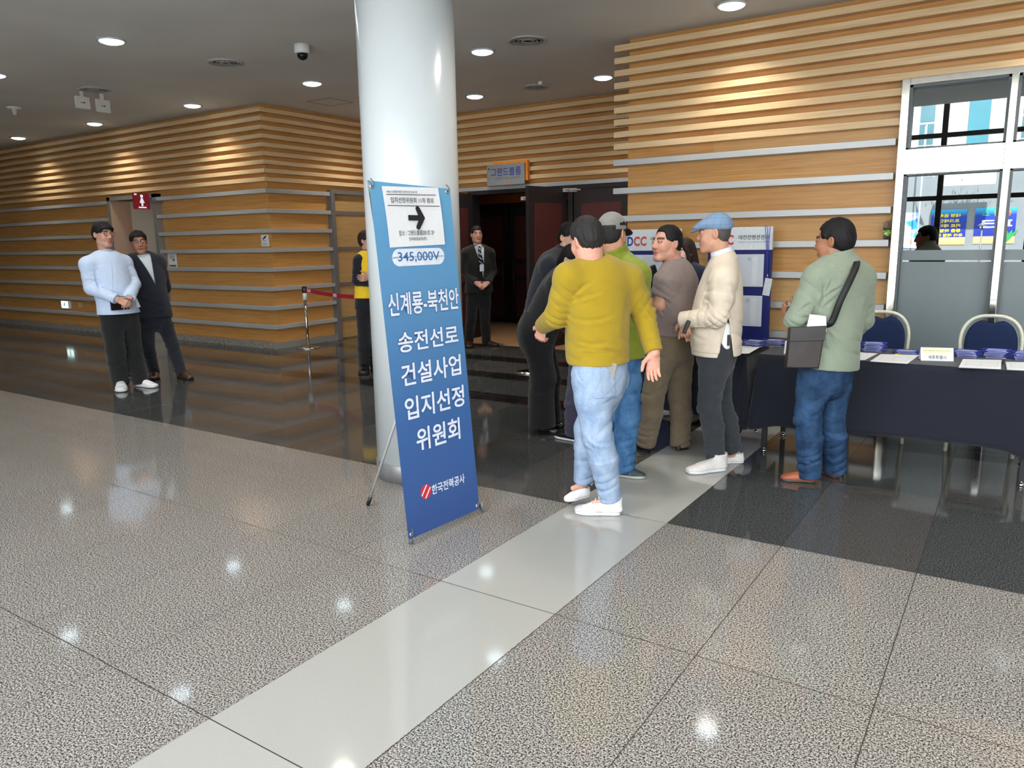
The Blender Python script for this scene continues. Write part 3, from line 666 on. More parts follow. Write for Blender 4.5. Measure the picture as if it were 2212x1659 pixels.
b = MB(); b.loops([[c + (bu * math.cos(2 * math.pi * k / 28) + bv * math.sin(2 * math.pi * k / 28)) * r_ + bn * d_ for k in range(28)] for d_ in (.0003, .0014)], smooth=False); b.build('emblem_disc', plain('emblem_red', (206, 44, 56), .5), ban, origin=c)
b = MB()
for k in (-1, 1):
    d0 = bu * .6 + bv * .8; e0 = bu * .8 - bv * .6
    pts = [c + e0 * (k * r_ * .10) - d0 * r_ * .93, c + e0 * (k * r_ * .34) - d0 * r_ * .70, c + e0 * (k * r_ * .10 + r_ * .25 * 0) + d0 * r_ * .93, c + e0 * (k * r_ * .02) + d0 * r_ * .7]
    pts = [c + d0 * a_ * r_ + e0 * b_ * r_ for a_, b_ in ((-.88, k * .42 - .1), (-.80, k * .42 + .08), (.88, k * .42 + .1), (.80, k * .42 - .08))]
    b.loops([[p_ + bn * .0015 for p_ in pts], [p_ + bn * .0022 for p_ in pts]], smooth=False)
b.build('emblem_stripe', WHITEP, ban, origin=c)
# paper notice taped on the banner
nc = [bp(823, 402), bp(945, 406), bp(960, 528), bp(841, 535)]
no = tag_parent = thing('paper_notice', 'white paper notice with a black arrow taped to the top of the blue banner', 'notice', nc[3])
b = MB(); n = 14; vs = []
for i in range(n + 1):
    for j in range(n + 1):
        u_, v_ = j / n, i / n; q_ = (nc[0] * (1 - u_) + nc[1] * u_) * (1 - v_) + (nc[3] * (1 - u_) + nc[2] * u_) * v_
        vs.append(q_ + bn * (.004 + .004 * (2 * u_ - 1) ** 2 * math.sin(math.pi * v_)))
fs = [(i * (n + 1) + j, i * (n + 1) + j + 1, (i + 1) * (n + 1) + j + 1, (i + 1) * (n + 1) + j) for i in range(n) for j in range(n)]
b.add(vs, fs, True); b.build('sheet', PAPER, no, origin=nc[0])
def ntext(body, l, r, yl, yr, px_h, mat=INK, bold=.006):
    c0, c1 = bp(l, yl), bp(r, yr); c = (c0 + c1) / 2; uu = (c1 - c0).normalized(); hh = abs((bp((l + r) / 2, (yl + yr) / 2 - px_h / 2) - bp((l + r) / 2, (yl + yr) / 2 + px_h / 2)).dot(bv))
    lettering(body, c, uu, bn.cross(uu), hh, mat, no, width=(c1 - c0).length, bold=bold, lift=.0092, n=bn)
ntext('345kV 신계룡-북천안 송전선로 건설사업', 832, 898, 414, 415.5, 5.5); ntext('입지선정위원회 11차 회의', 841, 933, 432, 434, 12)
ntext('장소 : 그랜드볼룸201호 2F', 859, 935, 504, 502, 11); ntext('한국종합설계(주)', 881, 919, 517, 516, 8)
for l_, r_, y_ in ((832, 938, 420.5), (835, 947, 444.5)):
    a_, c_ = bp(l_, y_ - .5), bp(r_, y_ + 1.5); b = MB(); b.loops([[a_ + bv * .0015 + bn * d_, c_ + bv * .0015 + bn * d_, c_ - bv * .0015 + bn * d_, a_ - bv * .0015 + bn * d_] for d_ in (.0088, .0094)], smooth=False); b.build('rule', INK, no, origin=a_)
ac = bp(897, 471); s_ = .0042
b = MB()
pl = [(-14, 3.4), (-14, -3.4), (3.2, -3.4), (-1.5, -11.5), (-.2, -14), (2.6, -14.9), (5, -13.6), (14.5, -.6), (14.5, .6), (6, 13.2), (3.4, 14.8), (.6, 14.2), (-.8, 11.8), (3.2, 3.4)]
b.loops([[ac + bu * x_ * s_ * .95 + bv * y_ * s_ * .92 + bn * d_ for x_, y_ in pl] for d_ in (.0086, .0097)], smooth=False)
b.build('arrow', INK, no, origin=ac)

# ------------------------------------------------------------------ stanchions
BELT = plain('belt_red', (168, 20, 50), .6)
def stanchion(x, y, label, h=.915, belt_to=None):
    t = thing('stanchion', label, 'stanchion', (x, y, 0), 'belt stanchions')
    b = MB(); b.lathe([(.165, 0), (.165, .012), (.10, .022), (.03, .034), (0, .036)], (x, y, 0), 36); b.build('base', CHROME, t, origin=(x, y, 0))
    b = MB(); b.lathe([(.022, .02), (.022, h - .20)], (x, y, 0), 20); b.build('post', CHROME, t, origin=(x, y, 0))
    b = MB(); b.lathe([(.031, h - .20), (.033, h - .10), (.026, h - .095)], (x, y, 0), 20); b.build('collar', WHITE, t, origin=(x, y, h))
    b = MB(); b.lathe([(.032, h - .095), (.034, h - .085), (.034, h - .01), (.028, h), (0, h)], (x, y, 0), 20); b.build('head', plain('black_gloss', (26, 22, 24), .25), t, origin=(x, y, h))
    if belt_to is not None:
        e = Vector((belt_to[0], belt_to[1], 0)); s = Vector((x, y, 0)); d = (e - s).normalized(); nrm = Vector((d.y, -d.x, 0)); s = s + d * .03; e = e - d * .03
        b = MB(); L = (e - s).length; ls = []
        for k in range(13):
            f = k / 12; p_ = s.lerp(e, f); sag = -.035 * math.sin(math.pi * f)
            ls.append([p_ + Vector((0, 0, h - .075 + sag)) - nrm * .001, p_ + Vector((0, 0, h - .022 + sag)) - nrm * .001, p_ + Vector((0, 0, h - .022 + sag)) + nrm * .001, p_ + Vector((0, 0, h - .075 + sag)) + nrm * .001])
        b.loops(ls, smooth=False); be = b.build('belt', BELT, t, origin=s)
        for f in (.02, .40, .86):
            p_ = s.lerp(e, f + .04) + Vector((0, 0, h - .0485 - .035 * math.sin(math.pi * (f + .04))))
            sd = nrm if nrm.dot(Vector(CAMP) - p_) > 0 else -nrm; uu = Vector((0, 0, 1)).cross(sd)
            b = MB(); b.loops([[p_ + uu * a_ + Vector((0, 0, c_)) + sd * d_ for a_, c_ in ((-.055, -.02), (.055, -.02), (.055, .02), (-.055, .02))] for d_ in (.0012, .0018)], smooth=False); b.build('belt_label', WHITEP, t, origin=p_)
            lettering('DCC', p_, uu, (0, 0, 1), .024, RED, t, bold=.03, n=sd, lift=.0024)
    return t
_sx, _sy = onZ(663, 750)[:2]
_bx, _by = facing((-6.45, 7.05), 822, 642)[:2]
stanchion(-8.80, 7.70, 'steel belt post with a red belt by the wood wall corner', belt_to=(_bx, _by))
stanchion(_bx, _by, 'steel belt post hidden behind the white pillar')
stanchion(-4.70, 7.44, 'steel belt post behind the bent woman in black')

# ------------------------------------------------------------------ notice boards
NAVY = plain('board_navy', (18, 28, 104), .5, 0, .4, .04); DCC_B = plain('dcc_blue', (22, 70, 160), .5); DCC_R = plain('dcc_red', (220, 66, 48), .5)
def board(x0, label):
    x1 = x0 + .60; y = 7.22
    t = thing('notice_board', label, 'notice board', ((x0 + x1) / 2, y, 0), 'blue convention center boards')
    b = MB(); b.box((x0, y, .02), (x1, y + .045, 1.40)); b.build('panel', NAVY, t, origin=(x0, y, 0), bevel=.004)
    b = MB(); b.box((x0, y - .001, 1.402), (x1, y + .045, 1.612)); b.build('header', plain('board_header', (222, 228, 234), .5), t, origin=(x0, y, 1.4), bevel=.003)
    b = MB(); b.box((x0 + .05, y + .045, 0), (x0 + .09, y + .12, 1.3)); b.box((x1 - .09, y + .045, 0), (x1 - .05, y + .12, 1.3)); b.build('rear_strut', GREYMETAL, t, origin=(x0, y, 0))
    for za, zb in ((1.062, 1.362), (.69, .978)):
        b = MB(); b.box((x0 + .035, y - .006, za), (x1 - .065, y, zb)); s = b.build('paper_panel', plain('board_paper', (206, 211, 222), .35, 0, .5, .03, 3.), t, origin=(x0, y, za), bevel=.002)
        b = MB(); b.box((x1 - .17, y - .0075, za + .02), (x1 - .12, y - .006, zb - .02)); b.box((x0 + .16, y - .0075, za + .02), (x0 + .20, y - .006, zb - .02)); b.build('paper_margin', plain('board_paper_light', (220, 224, 232), .4), t, origin=(x0, y, za))
        b = MB(); b.prism([(.018 * math.cos(k * .3927), .018 * math.sin(k * .3927)) for k in range(16)], (x1 - .20, y - .006, zb - .045), (1, 0, 0), (0, 0, 1), (0, -.0012, 0)); b.build('paper_stamp', plain('stamp_grey', (178, 186, 200), .5), t, origin=(x1, y, zb))
    zc = 1.497; hgt = .095
    for k, (ch, m_) in enumerate((('D', DCC_B), ('C', DCC_R), ('C', DCC_R))): lettering(ch, (x0 + .068 + k * .072, y - .001, zc), (1, 0, 0), (0, 0, 1), hgt, m_, t, width=.066, bold=.035)
    lettering('대전컨벤션센터', (x0 + .43, y - .001, zc + .022), (1, 0, 0), (0, 0, 1), .042, INK, t, width=.28, bold=.01)
    lettering('DAEJEON CONVENTION CENTER', (x0 + .43, y - .001, zc - .024), (1, 0, 0), (0, 0, 1), .013, GREY_DK, t, width=.28)
    return t
board(-3.407, 'blue and white notice board behind the green jacket man'); board(-2.523, 'blue and white notice board behind the cream jacket man')
def lanyard(x, y, z, label, group=None):
    t = thing('lanyard', label, 'lanyard', (x, y, z), group)
    b = MB()
    for dx in (-.022, .0, .022): b.tube([(x + dx, y - .004, z), (x + dx * .4 + .01, y - .012, z - .22), (x + .02, y - .012, z - .44)], .003, 6)
    b.tube([(x - .022, y - .004, z), (x - .022, y + .03, z + .006), (x - .02, y + .05, z - .01)], .003, 6); b.build('strap', plain('lanyard_blue', (52, 66, 168), .6), t, origin=(x, y, z))
    b = MB(); b.tube([(x + .02, y - .012, z - .43), (x + .02, y - .012, z - .47)], .006, 8); b.build('clip', CHROME, t, origin=(x, y, z - .45))
    b = MB(); b.box((x - .01, y - .014, z - .63), (x + .055, y - .009, z - .47), Matrix.Rotation(math.radians(8), 3, 'Y')); b.build('badge', plain('badge_clear', (214, 220, 232), .2), t, origin=(x, y, z - .55))
lanyard(-1.965, 7.212, 1.613, 'bunch of blue lanyards hanging over the right edge of the right board')
lanyard(-3.40, 7.212, 1.613, 'blue lanyard hanging over the left edge of the left board')
# drink cup on the rail
cx_, cy_, cz_ = -.992, 7.405, RLZ[3] + .0
t = thing('drink_cup', 'clear iced drink cup with a yellow straw on the metal rail by the window', 'cup', (cx_, cy_, cz_))
CLR = NT('clear_plastic'); CLR.base((.95, .97, .97, 1)); CLR.set(.08, 0, .5, Transmission_Weight=.92); CLR.b.inputs['IOR'].default_value = 1.08; CLR = CLR.m
b = MB(); b.lathe([(.0, .001), (.026, .001), (.036, .10)], (cx_, cy_, cz_), 24); b.build('drink', plain('milk_tea', (150, 128, 92), .4), t, origin=(cx_, cy_, cz_))
b = MB(); b.lathe([(.028, 0), (.0385, .105), (.041, .108), (.041, .114), (.036, .135), (.022, .155), (.008, .16)], (cx_, cy_, cz_), 24); b.build('cup_body', CLR, t, origin=(cx_, cy_, cz_))
t2 = NT('cup_print'); f_ = t2.noise(t2.obj(), 38., 2.); t2.base(t2.ramp(f_, [(.40, lin((96, 150, 44))), (.52, lin((150, 190, 70))), (.6, lin((232, 226, 206)))], 'CONSTANT')); t2.set(.5)
b = MB(); b.lathe([(.0325, .03), (.0372, .08)], (cx_, cy_, cz_), 24); b.build('cup_print', t2.m, t, origin=(cx_, cy_, cz_))
b = MB(); b.tube([(cx_ - .002, cy_, cz_ + .02), (cx_ + .006, cy_, cz_ + .17), (cx_ + .024, cy_, cz_ + .225)], .0045, 8); b.build('straw', plain('straw_yellow', (232, 206, 40), .45), t, origin=(cx_, cy_, cz_))

# ------------------------------------------------------------------ tables, cloths
TZ = .708
def table(x0, x1, y0, y1, label):
    t = thing('folding_table', label, 'table', ((x0 + x1) / 2, (y0 + y1) / 2, 0), 'cloth covered registration tables')
    b = MB(); b.box((x0, y0, TZ - .03), (x1, y1, TZ)); b.build('tabletop', plain('table_laminate', (120, 112, 104), .5), t, origin=(x0, y0, TZ), bevel=.004)
    for x in (x0 + .035, x1 - .035):
        for y in (y0 + .055, y1 - .055):
            b = MB(); b.box((x - .017, y - .017, .03), (x + .017, y + .017, TZ - .03)); lg = b.build('leg', BLACK, t, origin=(x, y, 0), bevel=.003)
            b = MB(); b.lathe([(.010, .018), (.010, .032)], (x, y, 0), 12); b.lathe([(.017, 0), (.017, .010), (.011, .020)], (x, y, 0), 14); b.build('levelling_foot', CHROME, lg, origin=(x, y, 0))
CLOTH = fabric('navy_black_cloth', (18, 22, 36), .8, 600., .1, .05, 5.)
def cloth(x0, x1, y0, y1, label, hem=.235, seed=0, corner=0.0, open_back=True):
    """sheet over the table top, hanging at the front and both ends with soft folds"""
    rng = np.random.RandomState(seed); zt = TZ + .004; pts = []
    r = .012; x0, x1, y0, y1 = x0 - r, x1 + r, y0 - r, y1 + r
    per = [((x0, y1), (x0, y0), (-1, 0)), ((x0, y0), (x1, y0), (0, -1)), ((x1, y0), (x1, y1), (1, 0))]
    path = []; S = 0
    for (a, c, nn) in per:
        L = math.hypot(c[0] - a[0], c[1] - a[1]); k = max(6, int(L / .02))
        for i in range(k): f = i / k; path.append((a[0] + (c[0] - a[0]) * f, a[1] + (c[1] - a[1]) * f, nn, S + L * f))
        S += L
    path.append((x1, y1, (1, 0), S)); nrow = 14; ph = rng.rand(6) * 6.28; vs = []
    for ir in range(nrow + 1):
        g = ir / nrow
        for (x, y, nn, s) in path:
            dc = min(abs(x - x0) + abs(y - y0), abs(x - x1) + abs(y - y0))
            cw = math.exp(-(dc / .10) ** 2); a0 = abs(x - x0) + abs(y - y0)
            wv = .5 * math.sin(s * 13 + ph[0]) + .35 * math.sin(s * 23 + ph[1]) + .3 * math.sin(s * 6.1 + ph[2])
            out = .004 + g * (.012 + .016 * max(0, wv) * (1 - cw)) + cw * g * .05
            out += corner * math.exp(-(a0 / .09) ** 2) * g * (.05 + .035 * math.sin(s * 95))
            nx, ny = nn
            if cw > .05:
                cxx = x0 if abs(x - x0) < abs(x - x1) else x1; d = Vector((x - (x0 + x1) / 2 * .0 - cxx, y - y0 - .0, 0)); m = Vector((nn[0], nn[1], 0)) * (1 - .6 * cw) + Vector(((-1 if cxx == x0 else 1), -1, 0)).normalized() * (.6 * cw); m.normalize(); nx, ny = m.x, m.y
            drop = (zt - hem) + .012 * math.sin(s * 4.3 + ph[3]) + cw * .05 + corner * math.exp(-(a0 / .07) ** 2) * .13
            vs.append((x + nx * out, y + ny * out, zt - r * .6 * (g > 0) - g * drop))
    npth = len(path); fs = [(i * npth + j, i * npth + j + 1, (i + 1) * npth + j + 1, (i + 1) * npth + j) for i in range(nrow) for j in range(npth - 1)]
    b = MB(); b.add(vs, fs, True); b.add([(x, y, zt) for x, y, _, _ in path], [tuple(range(npth))])
    o = b.build('tablecloth', CLOTH, origin=((x0 + x1) / 2, (y0 + y1) / 2, zt)); m_ = o.modifiers.new('cloth_thickness', 'SOLIDIFY'); m_.thickness = .002; m_.offset = 1
    tag(o, label, 'tablecloth', 'black tablecloths')
table(-1.462, .152, 5.335, 5.975, 'registration table under the black cloth at the right, name cards on it')
table(-2.72, -1.60, 5.335, 5.975, 'registration table under the black cloth behind the queue')
cloth(-1.462, .152, 5.335, 5.975, 'black cloth over the right table, hanging behind the sage jacket man', seed=3)
cloth(-2.72, -1.60, 5.335, 5.975, 'black cloth over the left table, behind the waiting men', seed=5)
# gathered cloth corner in the gap between the tables
b = MB(); ls = []
for i in range(13):
    g = i / 12; row = []
    for k in range(22):
        a_ = 2 * math.pi * k / 22; rad = .008 + .055 * g + .016 * g * math.sin(5 * a_ + 1.5 * g); row.append((-1.56 + rad * math.cos(a_) * 1.0 - .03 * g, 5.305 + rad * math.sin(a_) * .55, TZ - .02 - g * (.52 + .08 * math.cos(a_ + 2.5))))
    ls.append(row)
b.loops(ls, caps=False); o = b.build('cloth_drape', CLOTH, origin=(-1.56, 5.3, TZ)); tag(o, 'gathered corner of black cloth hanging between the two tables', 'cloth')
ZT = TZ + .0065
def onT(x, y, dz=0): return Vector(onZ(x, y, ZT + dz))
# paper sheets and clipboards
def sheet(quad, label, tab=None, board_=False, lines=True):
    q = [onT(*p_) for p_ in quad]; c = sum(q, Vector()) / 4
    t = thing('form_sheet', label, 'paper', c)
    if board_:
        e = [p_ + (p_ - c) * .05 for p_ in q]; b = MB(); b.loops([[p_ + Vector((0, 0, .0005)) for p_ in e], [p_ + Vector((0, 0, .004)) for p_ in e]], smooth=False); b.build('clipboard', GREY_DK, t, origin=c)
    z0 = .0045 if board_ else .0005
    b = MB(); b.loops([[p_ + Vector((0, 0, z0)) for p_ in q], [p_ + Vector((0, 0, z0 + .003)) for p_ in q]], smooth=False); b.build('paper', PAPER, t, origin=c)
    if lines:
        b = MB(); u_, v_ = q[1] - q[0], q[3] - q[0]
        for a0, a1, c0, c1 in ((.12, .9, .25, .27), (.12, .9, .75, .77), (.12, .13, .25, .77), (.89, .9, .25, .77), (.5, .508, .25, .77), (.12, .9, .5, .515)):
            pts = [q[0] + u_ * s_ + v_ * r_ + Vector((0, 0, z0 + .0031)) for s_, r_ in ((a0, c0), (a1, c0), (a1, c1), (a0, c1))]; b.loops([pts, [p_ + Vector((0, 0, .0003)) for p_ in pts]], smooth=False)
        b.build('table_lines', plain('pale_grey_ink', (176, 178, 184), .6), t, origin=c)
    if tab:
        p_ = q[3].lerp(q[2], .42); b = MB(); b.box((p_.x - .012, p_.y - .008, p_.z + z0 + .003), (p_.x + .022, p_.y + .016, p_.z + z0 + .0045)); b.build('sticky_tab', plain('tab_' + '_'.join(map(str, tab)), tab, .6), t, origin=p_)
sheet(((1880, 781), (1960, 786), (1986, 768), (1903, 766)), 'white form with a yellow tab on the right table beside the name card', (236, 214, 30))
sheet(((1832, 778), (1868, 778), (1896, 764), (1850, 762)), 'white form with a purple tab next to the sage jacket man', (70, 50, 150))
sheet(((2071, 795), (2162, 799), (2163, 780), (2080, 778)), 'white form on a dark clipboard, right of the name card', (40, 140, 90), True)
sheet(((2175, 800), (2262, 804), (2258, 786), (2172, 784)), 'white form cut by the right picture edge', None, True)
sheet(((1578, 764), (1618, 764), (1642, 750), (1600, 748)), 'white form on the left table behind the cream jacket man')
p_ = onT(2167, 786); b = MB(); b.tube([p_ + Vector((-.004, -.05, .012)), p_ + Vector((.002, .05, .016))], .006, 8); o = b.build('pen', BLACK, origin=p_); tag(o, 'black pen lying between the two clipboards', 'pen')
p_ = onT(1612, 752); b = MB(); b.tube([p_ + Vector((-.06, .01, .011)), p_ + Vector((.05, -.02, .012))], .004, 8); o = b.build('pen', plain('pen_white', (210, 212, 220), .4), origin=p_); tag(o, 'white pen lying on the form behind the cream jacket man', 'pen')
def placard(p0, p1, h, label, text=None):
    a, c = onT(*p0), onT(*p1); u_ = (c - a).normalized(); dn = Vector((u_.y, -u_.x, 0)); up = Vector((0, 0, 1))
    if dn.y > 0: dn = -dn
    t = thing('name_card', label, 'name card', (a + c) / 2); W2 = (c - a).length; top = -dn * .035 + up * h
    b = MB(); b.loops([[a, c, c + top, a + top], [a - dn * .003, c - dn * .003, c + top - dn * .003, a + top - dn * .003]], smooth=False)
    bk = -dn * .075; b.loops([[a + bk, c + bk, c + top, a + top], [a + bk + dn * .003, c + bk + dn * .003, c + top, a + top]], smooth=False); b.build('tent', PAPER, t, origin=a)
    nn = u_.cross(top.normalized()); nn = nn if nn.dot(dn) > 0 else -nn
    b = MB(); s0 = [a + u_ * .012 + top * .58, c - u_ * .012 + top * .58, c - u_ * .012 + top * .93, a + u_ * .012 + top * .93]; b.loops([[q_ + nn * .0005 for q_ in s0], [q_ + nn * .0012 for q_ in s0]], smooth=False); b.build('yellow_band', plain('card_yellow', (236, 236, 176), .6), t, origin=a)
    if text:
        lettering(text, (a + c) / 2 + top * .28, u_, top, h * .30, INK, t, width=W2 * .55, n=nn, bold=.006)
        lettering('345kV 신계룡-북천안 송전선로 입지선정위원회', (a + c) / 2 + top * .76, u_, top, h * .10, GREY_DK, t, width=W2 * .84, n=nn, lift=.002)
    b = MB(); s0 = [a + dn * .012, c + dn * .012, c + dn * .004, a + dn * .004]; b.loops([s0, [q_ + up * .003 for q_ in s0]], smooth=False); b.build('clear_stand', CLR, t, origin=a)
placard((1989, 779), (2060, 781), .082, 'white tent name card reading 세종특별시 on the right table', '세종특별시')
placard((1693, 764), (1712, 765), .085, 'white name card half hidden by the brown shoulder bag')
# name badges with lanyards, in stacks
BADGE = plain('badge_holder', (214, 219, 232), .2, 0, .6); STRAP = plain('lanyard_blue', (52, 66, 168), .6)
def badge_proto():
    t = thing('name_badge', '-', 'name badge', (0, 0, 0))
    b = MB(); b.box((-.055, -.04, 0), (.055, .04, .004)); b.build('badge_card', BADGE, t, bevel=.001)
    b = MB(); b.tube([(-.062, .03, .006), (-.09, 0, .006), (-.04, -.046, .006), (.03, -.048, .007), (.085, -.02, .007), (.07, .035, .006), (0, .05, .006), (-.062, .03, .006)], .0030, 6, .8); b.build('strap', STRAP, t)
    return t
proto = badge_proto(); first = True; rng = np.random.RandomState(4)
stacks = [((1627, 748), 5, 'name badge with blue lanyard in the pile on the left table, left one'), ((1676, 747), 5, 'name badge with blue lanyard in the pile left of the brown bag'),
          ((1886, 759), 7, 'name badge with blue lanyard in the tall pile below the left chair'), ((1958, 765), 3, 'name badge with blue lanyard in the low pile left of the name card'),
          ((2086, 771), 5, 'name badge with blue lanyard in the pile right of the name card'), ((2150, 772), 6, 'name badge with blue lanyard in the pile below the right chair'), ((2214, 778), 6, 'name badge with blue lanyard in the pile cut by the right picture edge')]
for (px_, py_), n_, lab in stacks:
    base = onT(px_, py_)
    for k in range(n_):
        o = proto if first else copy_tree(proto); first = False
        o.location = base + Vector((rng.uniform(-.012, .012), rng.uniform(-.008, .008), .001 + k * .0092)); o.rotation_euler = (0, 0, rng.uniform(-.25, .25)); o['label'] = lab; o['group'] = lab.replace('name badge with blue lanyard in the', 'badges in the')

# ------------------------------------------------------------------ chairs
CREAM = plain('cream_chair_frame', (222, 220, 200), .35, .1); SEATF = NT('navy_chair_cloth'); o_ = SEATF.obj(); s = SEATF.new('ShaderNodeSeparateXYZ'); SEATF.link(o_, s.inputs[0])
g_ = SEATF.math('SINE', SEATF.math('MULTIPLY', s.outputs[0], 520.)); h_ = SEATF.math('SINE', SEATF.math('MULTIPLY', s.outputs[2], 300.))
SEATF.base(SEATF.ramp(SEATF.math('ADD', .5, SEATF.math('MULTIPLY', SEATF.math('MULTIPLY', g_, h_), .5)), [(.3, lin((26, 36, 66))), (.7, lin((36, 50, 86)))])); SEATF.set(.85, 0, .2); SEATF = SEATF.m
def chair(x, y, rz, label):
    t = thing('banquet_chair', label, 'chair', (0, 0, 0), 'navy banquet chairs')
    def arch(w, z0, z1, k=20, wt=None):
        wt = wt or w; pts = [(-w * .90, z0)]
        for i in range(k + 1):
            a_ = math.pi * (1 - i / k); cx2 = math.cos(a_); sx2 = math.sin(a_); pts.append((wt * math.copysign(abs(cx2) ** .75, cx2), z1 - .20 + .20 * sx2 ** .85))
        pts.append((w * .90, z0)); return pts
    b = MB(); b.tube([(px_, .02 + (.92 - z_) * -.06, z_) for px_, z_ in arch(.19, .44, .93)], .0155, 10, .75); b.build('back_frame', CREAM, t)
    P = [(px_ * .90, z_) for px_, z_ in arch(.185, .48, .905)]
    P = [q_ for q_ in P]; mid = len(P) // 2
    P2 = []
    for (px_, z_) in P:
        if abs(px_) < .055 and z_ > .8: z_ = z_ - .028 * math.cos(px_ / .055 * math.pi / 2)
        P2.append((px_, z_))
    b = MB(); ls = []
    for d_, sc in ((-.028, .86), (-.022, .97), (0, 1.), (.022, .97), (.028, .86)): ls.append([(px_ * sc, d_ + .02 + (.92 - z_) * -.06, .69 + (z_ - .69) * (.04 + .96 * sc)) for px_, z_ in P2])
    b.loops(ls, smooth=True); b.build('backrest', SEATF, t)
    b = MB(); ls = []
    for z_, sc in ((.41, .9), (.42, 1.), (.455, 1.), (.47, .92)): ls.append([(sc * .215 * math.copysign(abs(math.cos(a_)) ** .5, math.cos(a_)), -.22 + sc * .21 * math.copysign(abs(math.sin(a_)) ** .5, math.sin(a_)), z_) for a_ in [2 * math.pi * k / 32 for k in range(32)]])
    b.loops(ls); b.build('seat', SEATF, t)
    for sx in (-1, 1):
        b = MB(); b.tube([(sx * .185, -.39, .41), (sx * .20, -.42, 0)], .0125, 10); b.build('leg', CREAM, t)
        b = MB(); b.tube([(sx * .171, -.009, .46), (sx * .18, -.005, .40), (sx * .20, .07, 0)], .0125, 10); b.build('leg', CREAM, t)
    b = MB(); b.tube([(-.185, -.39, .405), (.185, -.39, .405), (.18, -.01, .405), (-.18, -.01, .405), (-.185, -.39, .405)], .011, 8); b.build('seat_frame', CREAM, t)
    t.location = (x, y, 0); t.rotation_euler = (0, 0, rz)
chair(-.135, 6.46, .0, 'navy banquet chair with cream frame behind the right end of the table'); chair(-.862, 6.50, math.radians(6), 'navy banquet chair with cream frame beside the sage jacket man')

# ------------------------------------------------------------------ outside posters (mirrored in the window)
def poster(px0, py0, px1, py1, label, body, mat_c):
    x0, zt = mir(px0, py0); x1, zb = mir(px1, py1)
    t = thing('wall_poster', label, 'poster', (x0, YO + .06, zb), 'posters on the building outside')
    m_ = NT('poster_print'); s = m_.new('ShaderNodeSeparateXYZ'); m_.link(m_.pos(), s.inputs[0])
    m_.base(m_.ramp(m_.math('DIVIDE', m_.math('SUBTRACT', s.outputs[2], zb), zt - zb), [(0, lin((236, 170, 110))), (.19, lin((240, 190, 140))), (.22, lin((40, 52, 140))), (.8, lin((44, 70, 170))), (1., lin((70, 180, 220)))])); m_.set(.4)
    b = MB(); b.box((x0, YO + .06, zb), (x1, YO + .08, zt)); b.build('print', m_.m, t, origin=(x0, YO, zb))
    for txt, fx, fz, fw, fh, c_ in body:
        lettering(txt, (x0 + (x1 - x0) * (1 - fx), YO + .08, zb + (zt - zb) * fz), (-1, 0, 0), (0, 0, 1), fh * (zt - zb), plain('poster_ink_%d_%d_%d' % c_, c_, .5), t, width=fw * (x1 - x0), bold=.03, n=(0, 1, 0), lift=.004)
    return t, x0, x1, zb, zt
YEL = (238, 214, 30)
poster(2013, 454, 2083, 528, 'blue and yellow event poster mirrored in the window glass', (('대형 블록존', .55, .83, .75, .10, YEL), ('포크레인존', .55, .68, .72, .10, YEL), ('카트 레이싱', .52, .54, .74, .10, YEL), ('동물 박람회', .5, .40, .72, .10, YEL), ('유아 체험 파크', .5, .27, .86, .09, YEL)), 0)
tt, x0, x1, zb, zt = poster(2108, 450, 2190, 526, 'blue theme poster with big white letters mirrored in the window glass', (('판', .20, .86, .16, .16, (240, 110, 70)), ('타', .47, .86, .16, .17, (150, 200, 60)), ('스', .74, .86, .17, .15, (60, 180, 110)), ('파크', .47, .55, .78, .28, (245, 245, 250))), 0)
b = MB()
for k in range(5): a_ = -.5 + .25 * k; b.prism([(-.03, 0), (.03, 0), (.05 + a_ * .35, .24), (a_ * .55, .36), (-.04 + a_ * .3, .22)], (x0 + (x1 - x0) * .8, YO + .083, zb + .05), (1, 0, 0), (0, 0, 1), (0, .002 + .0005 * k, 0))
b.build('seaweed_print', plain('seaweed_green', (50, 150, 80), .5), tt, origin=(x0, YO, zb))
x0, zt = mir(1941, 460); x1, zb = mir(1982, 536)
t = thing('wall_poster', 'pale blue beach poster at the left of the mirrored view', 'poster', (x0, YO + .06, zb), 'posters on the building outside')
m_ = NT('beach_print'); f_ = m_.noise(m_.mapped(m_.pos(), (1.2, 1, 2.4)), 1.4, 2.); m_.base(m_.ramp(f_, [(.35, lin((60, 150, 220))), (.5, lin((240, 240, 245))), (.62, lin((240, 190, 160)))])); m_.set(.4)
b = MB(); b.box((x0, YO + .06, zb), (x1, YO + .08, zt)); b.build('print', m_.m, t, origin=(x0, YO, zb))
# flag and lamp post outside
x0, zz = mir(2001, 385); b = MB(); b.tube([(x0, YO + 1.2, -.15), (x0, YO + 1.2, 4.6)], .025, 10)
t = thing('flagpole', 'white flag on a pole mirrored in the window glass', 'flag', (x0, YO + 1.2, -.15)); b.build('pole', RAIL, t, origin=(x0, YO + 1.2, 0))
b = MB(); ls = []
for i in range(9):
    f = i / 8; ls.append([(x0 + .02 + f * .10 + .03 * math.sin(5 * f + k * .8) + k * .04 * f, YO + 1.2 + .04 * math.sin(4 * f + k), 3.9 - f * .75) for k in range(6)])
b.loops(ls, closed=False, caps=False); o = b.build('flag', plain('flag_white', (214, 222, 244), .7), t, origin=(x0, YO + 1.2, 3.9)); o.modifiers.new('thick', 'SOLIDIFY').thickness = .003
x0, zz = mir(2128, 500); t = thing('lamp_post', 'thin grey lamp post mirrored before the big letter poster', 'lamp post', (x0, YO + 2.2, -.15))
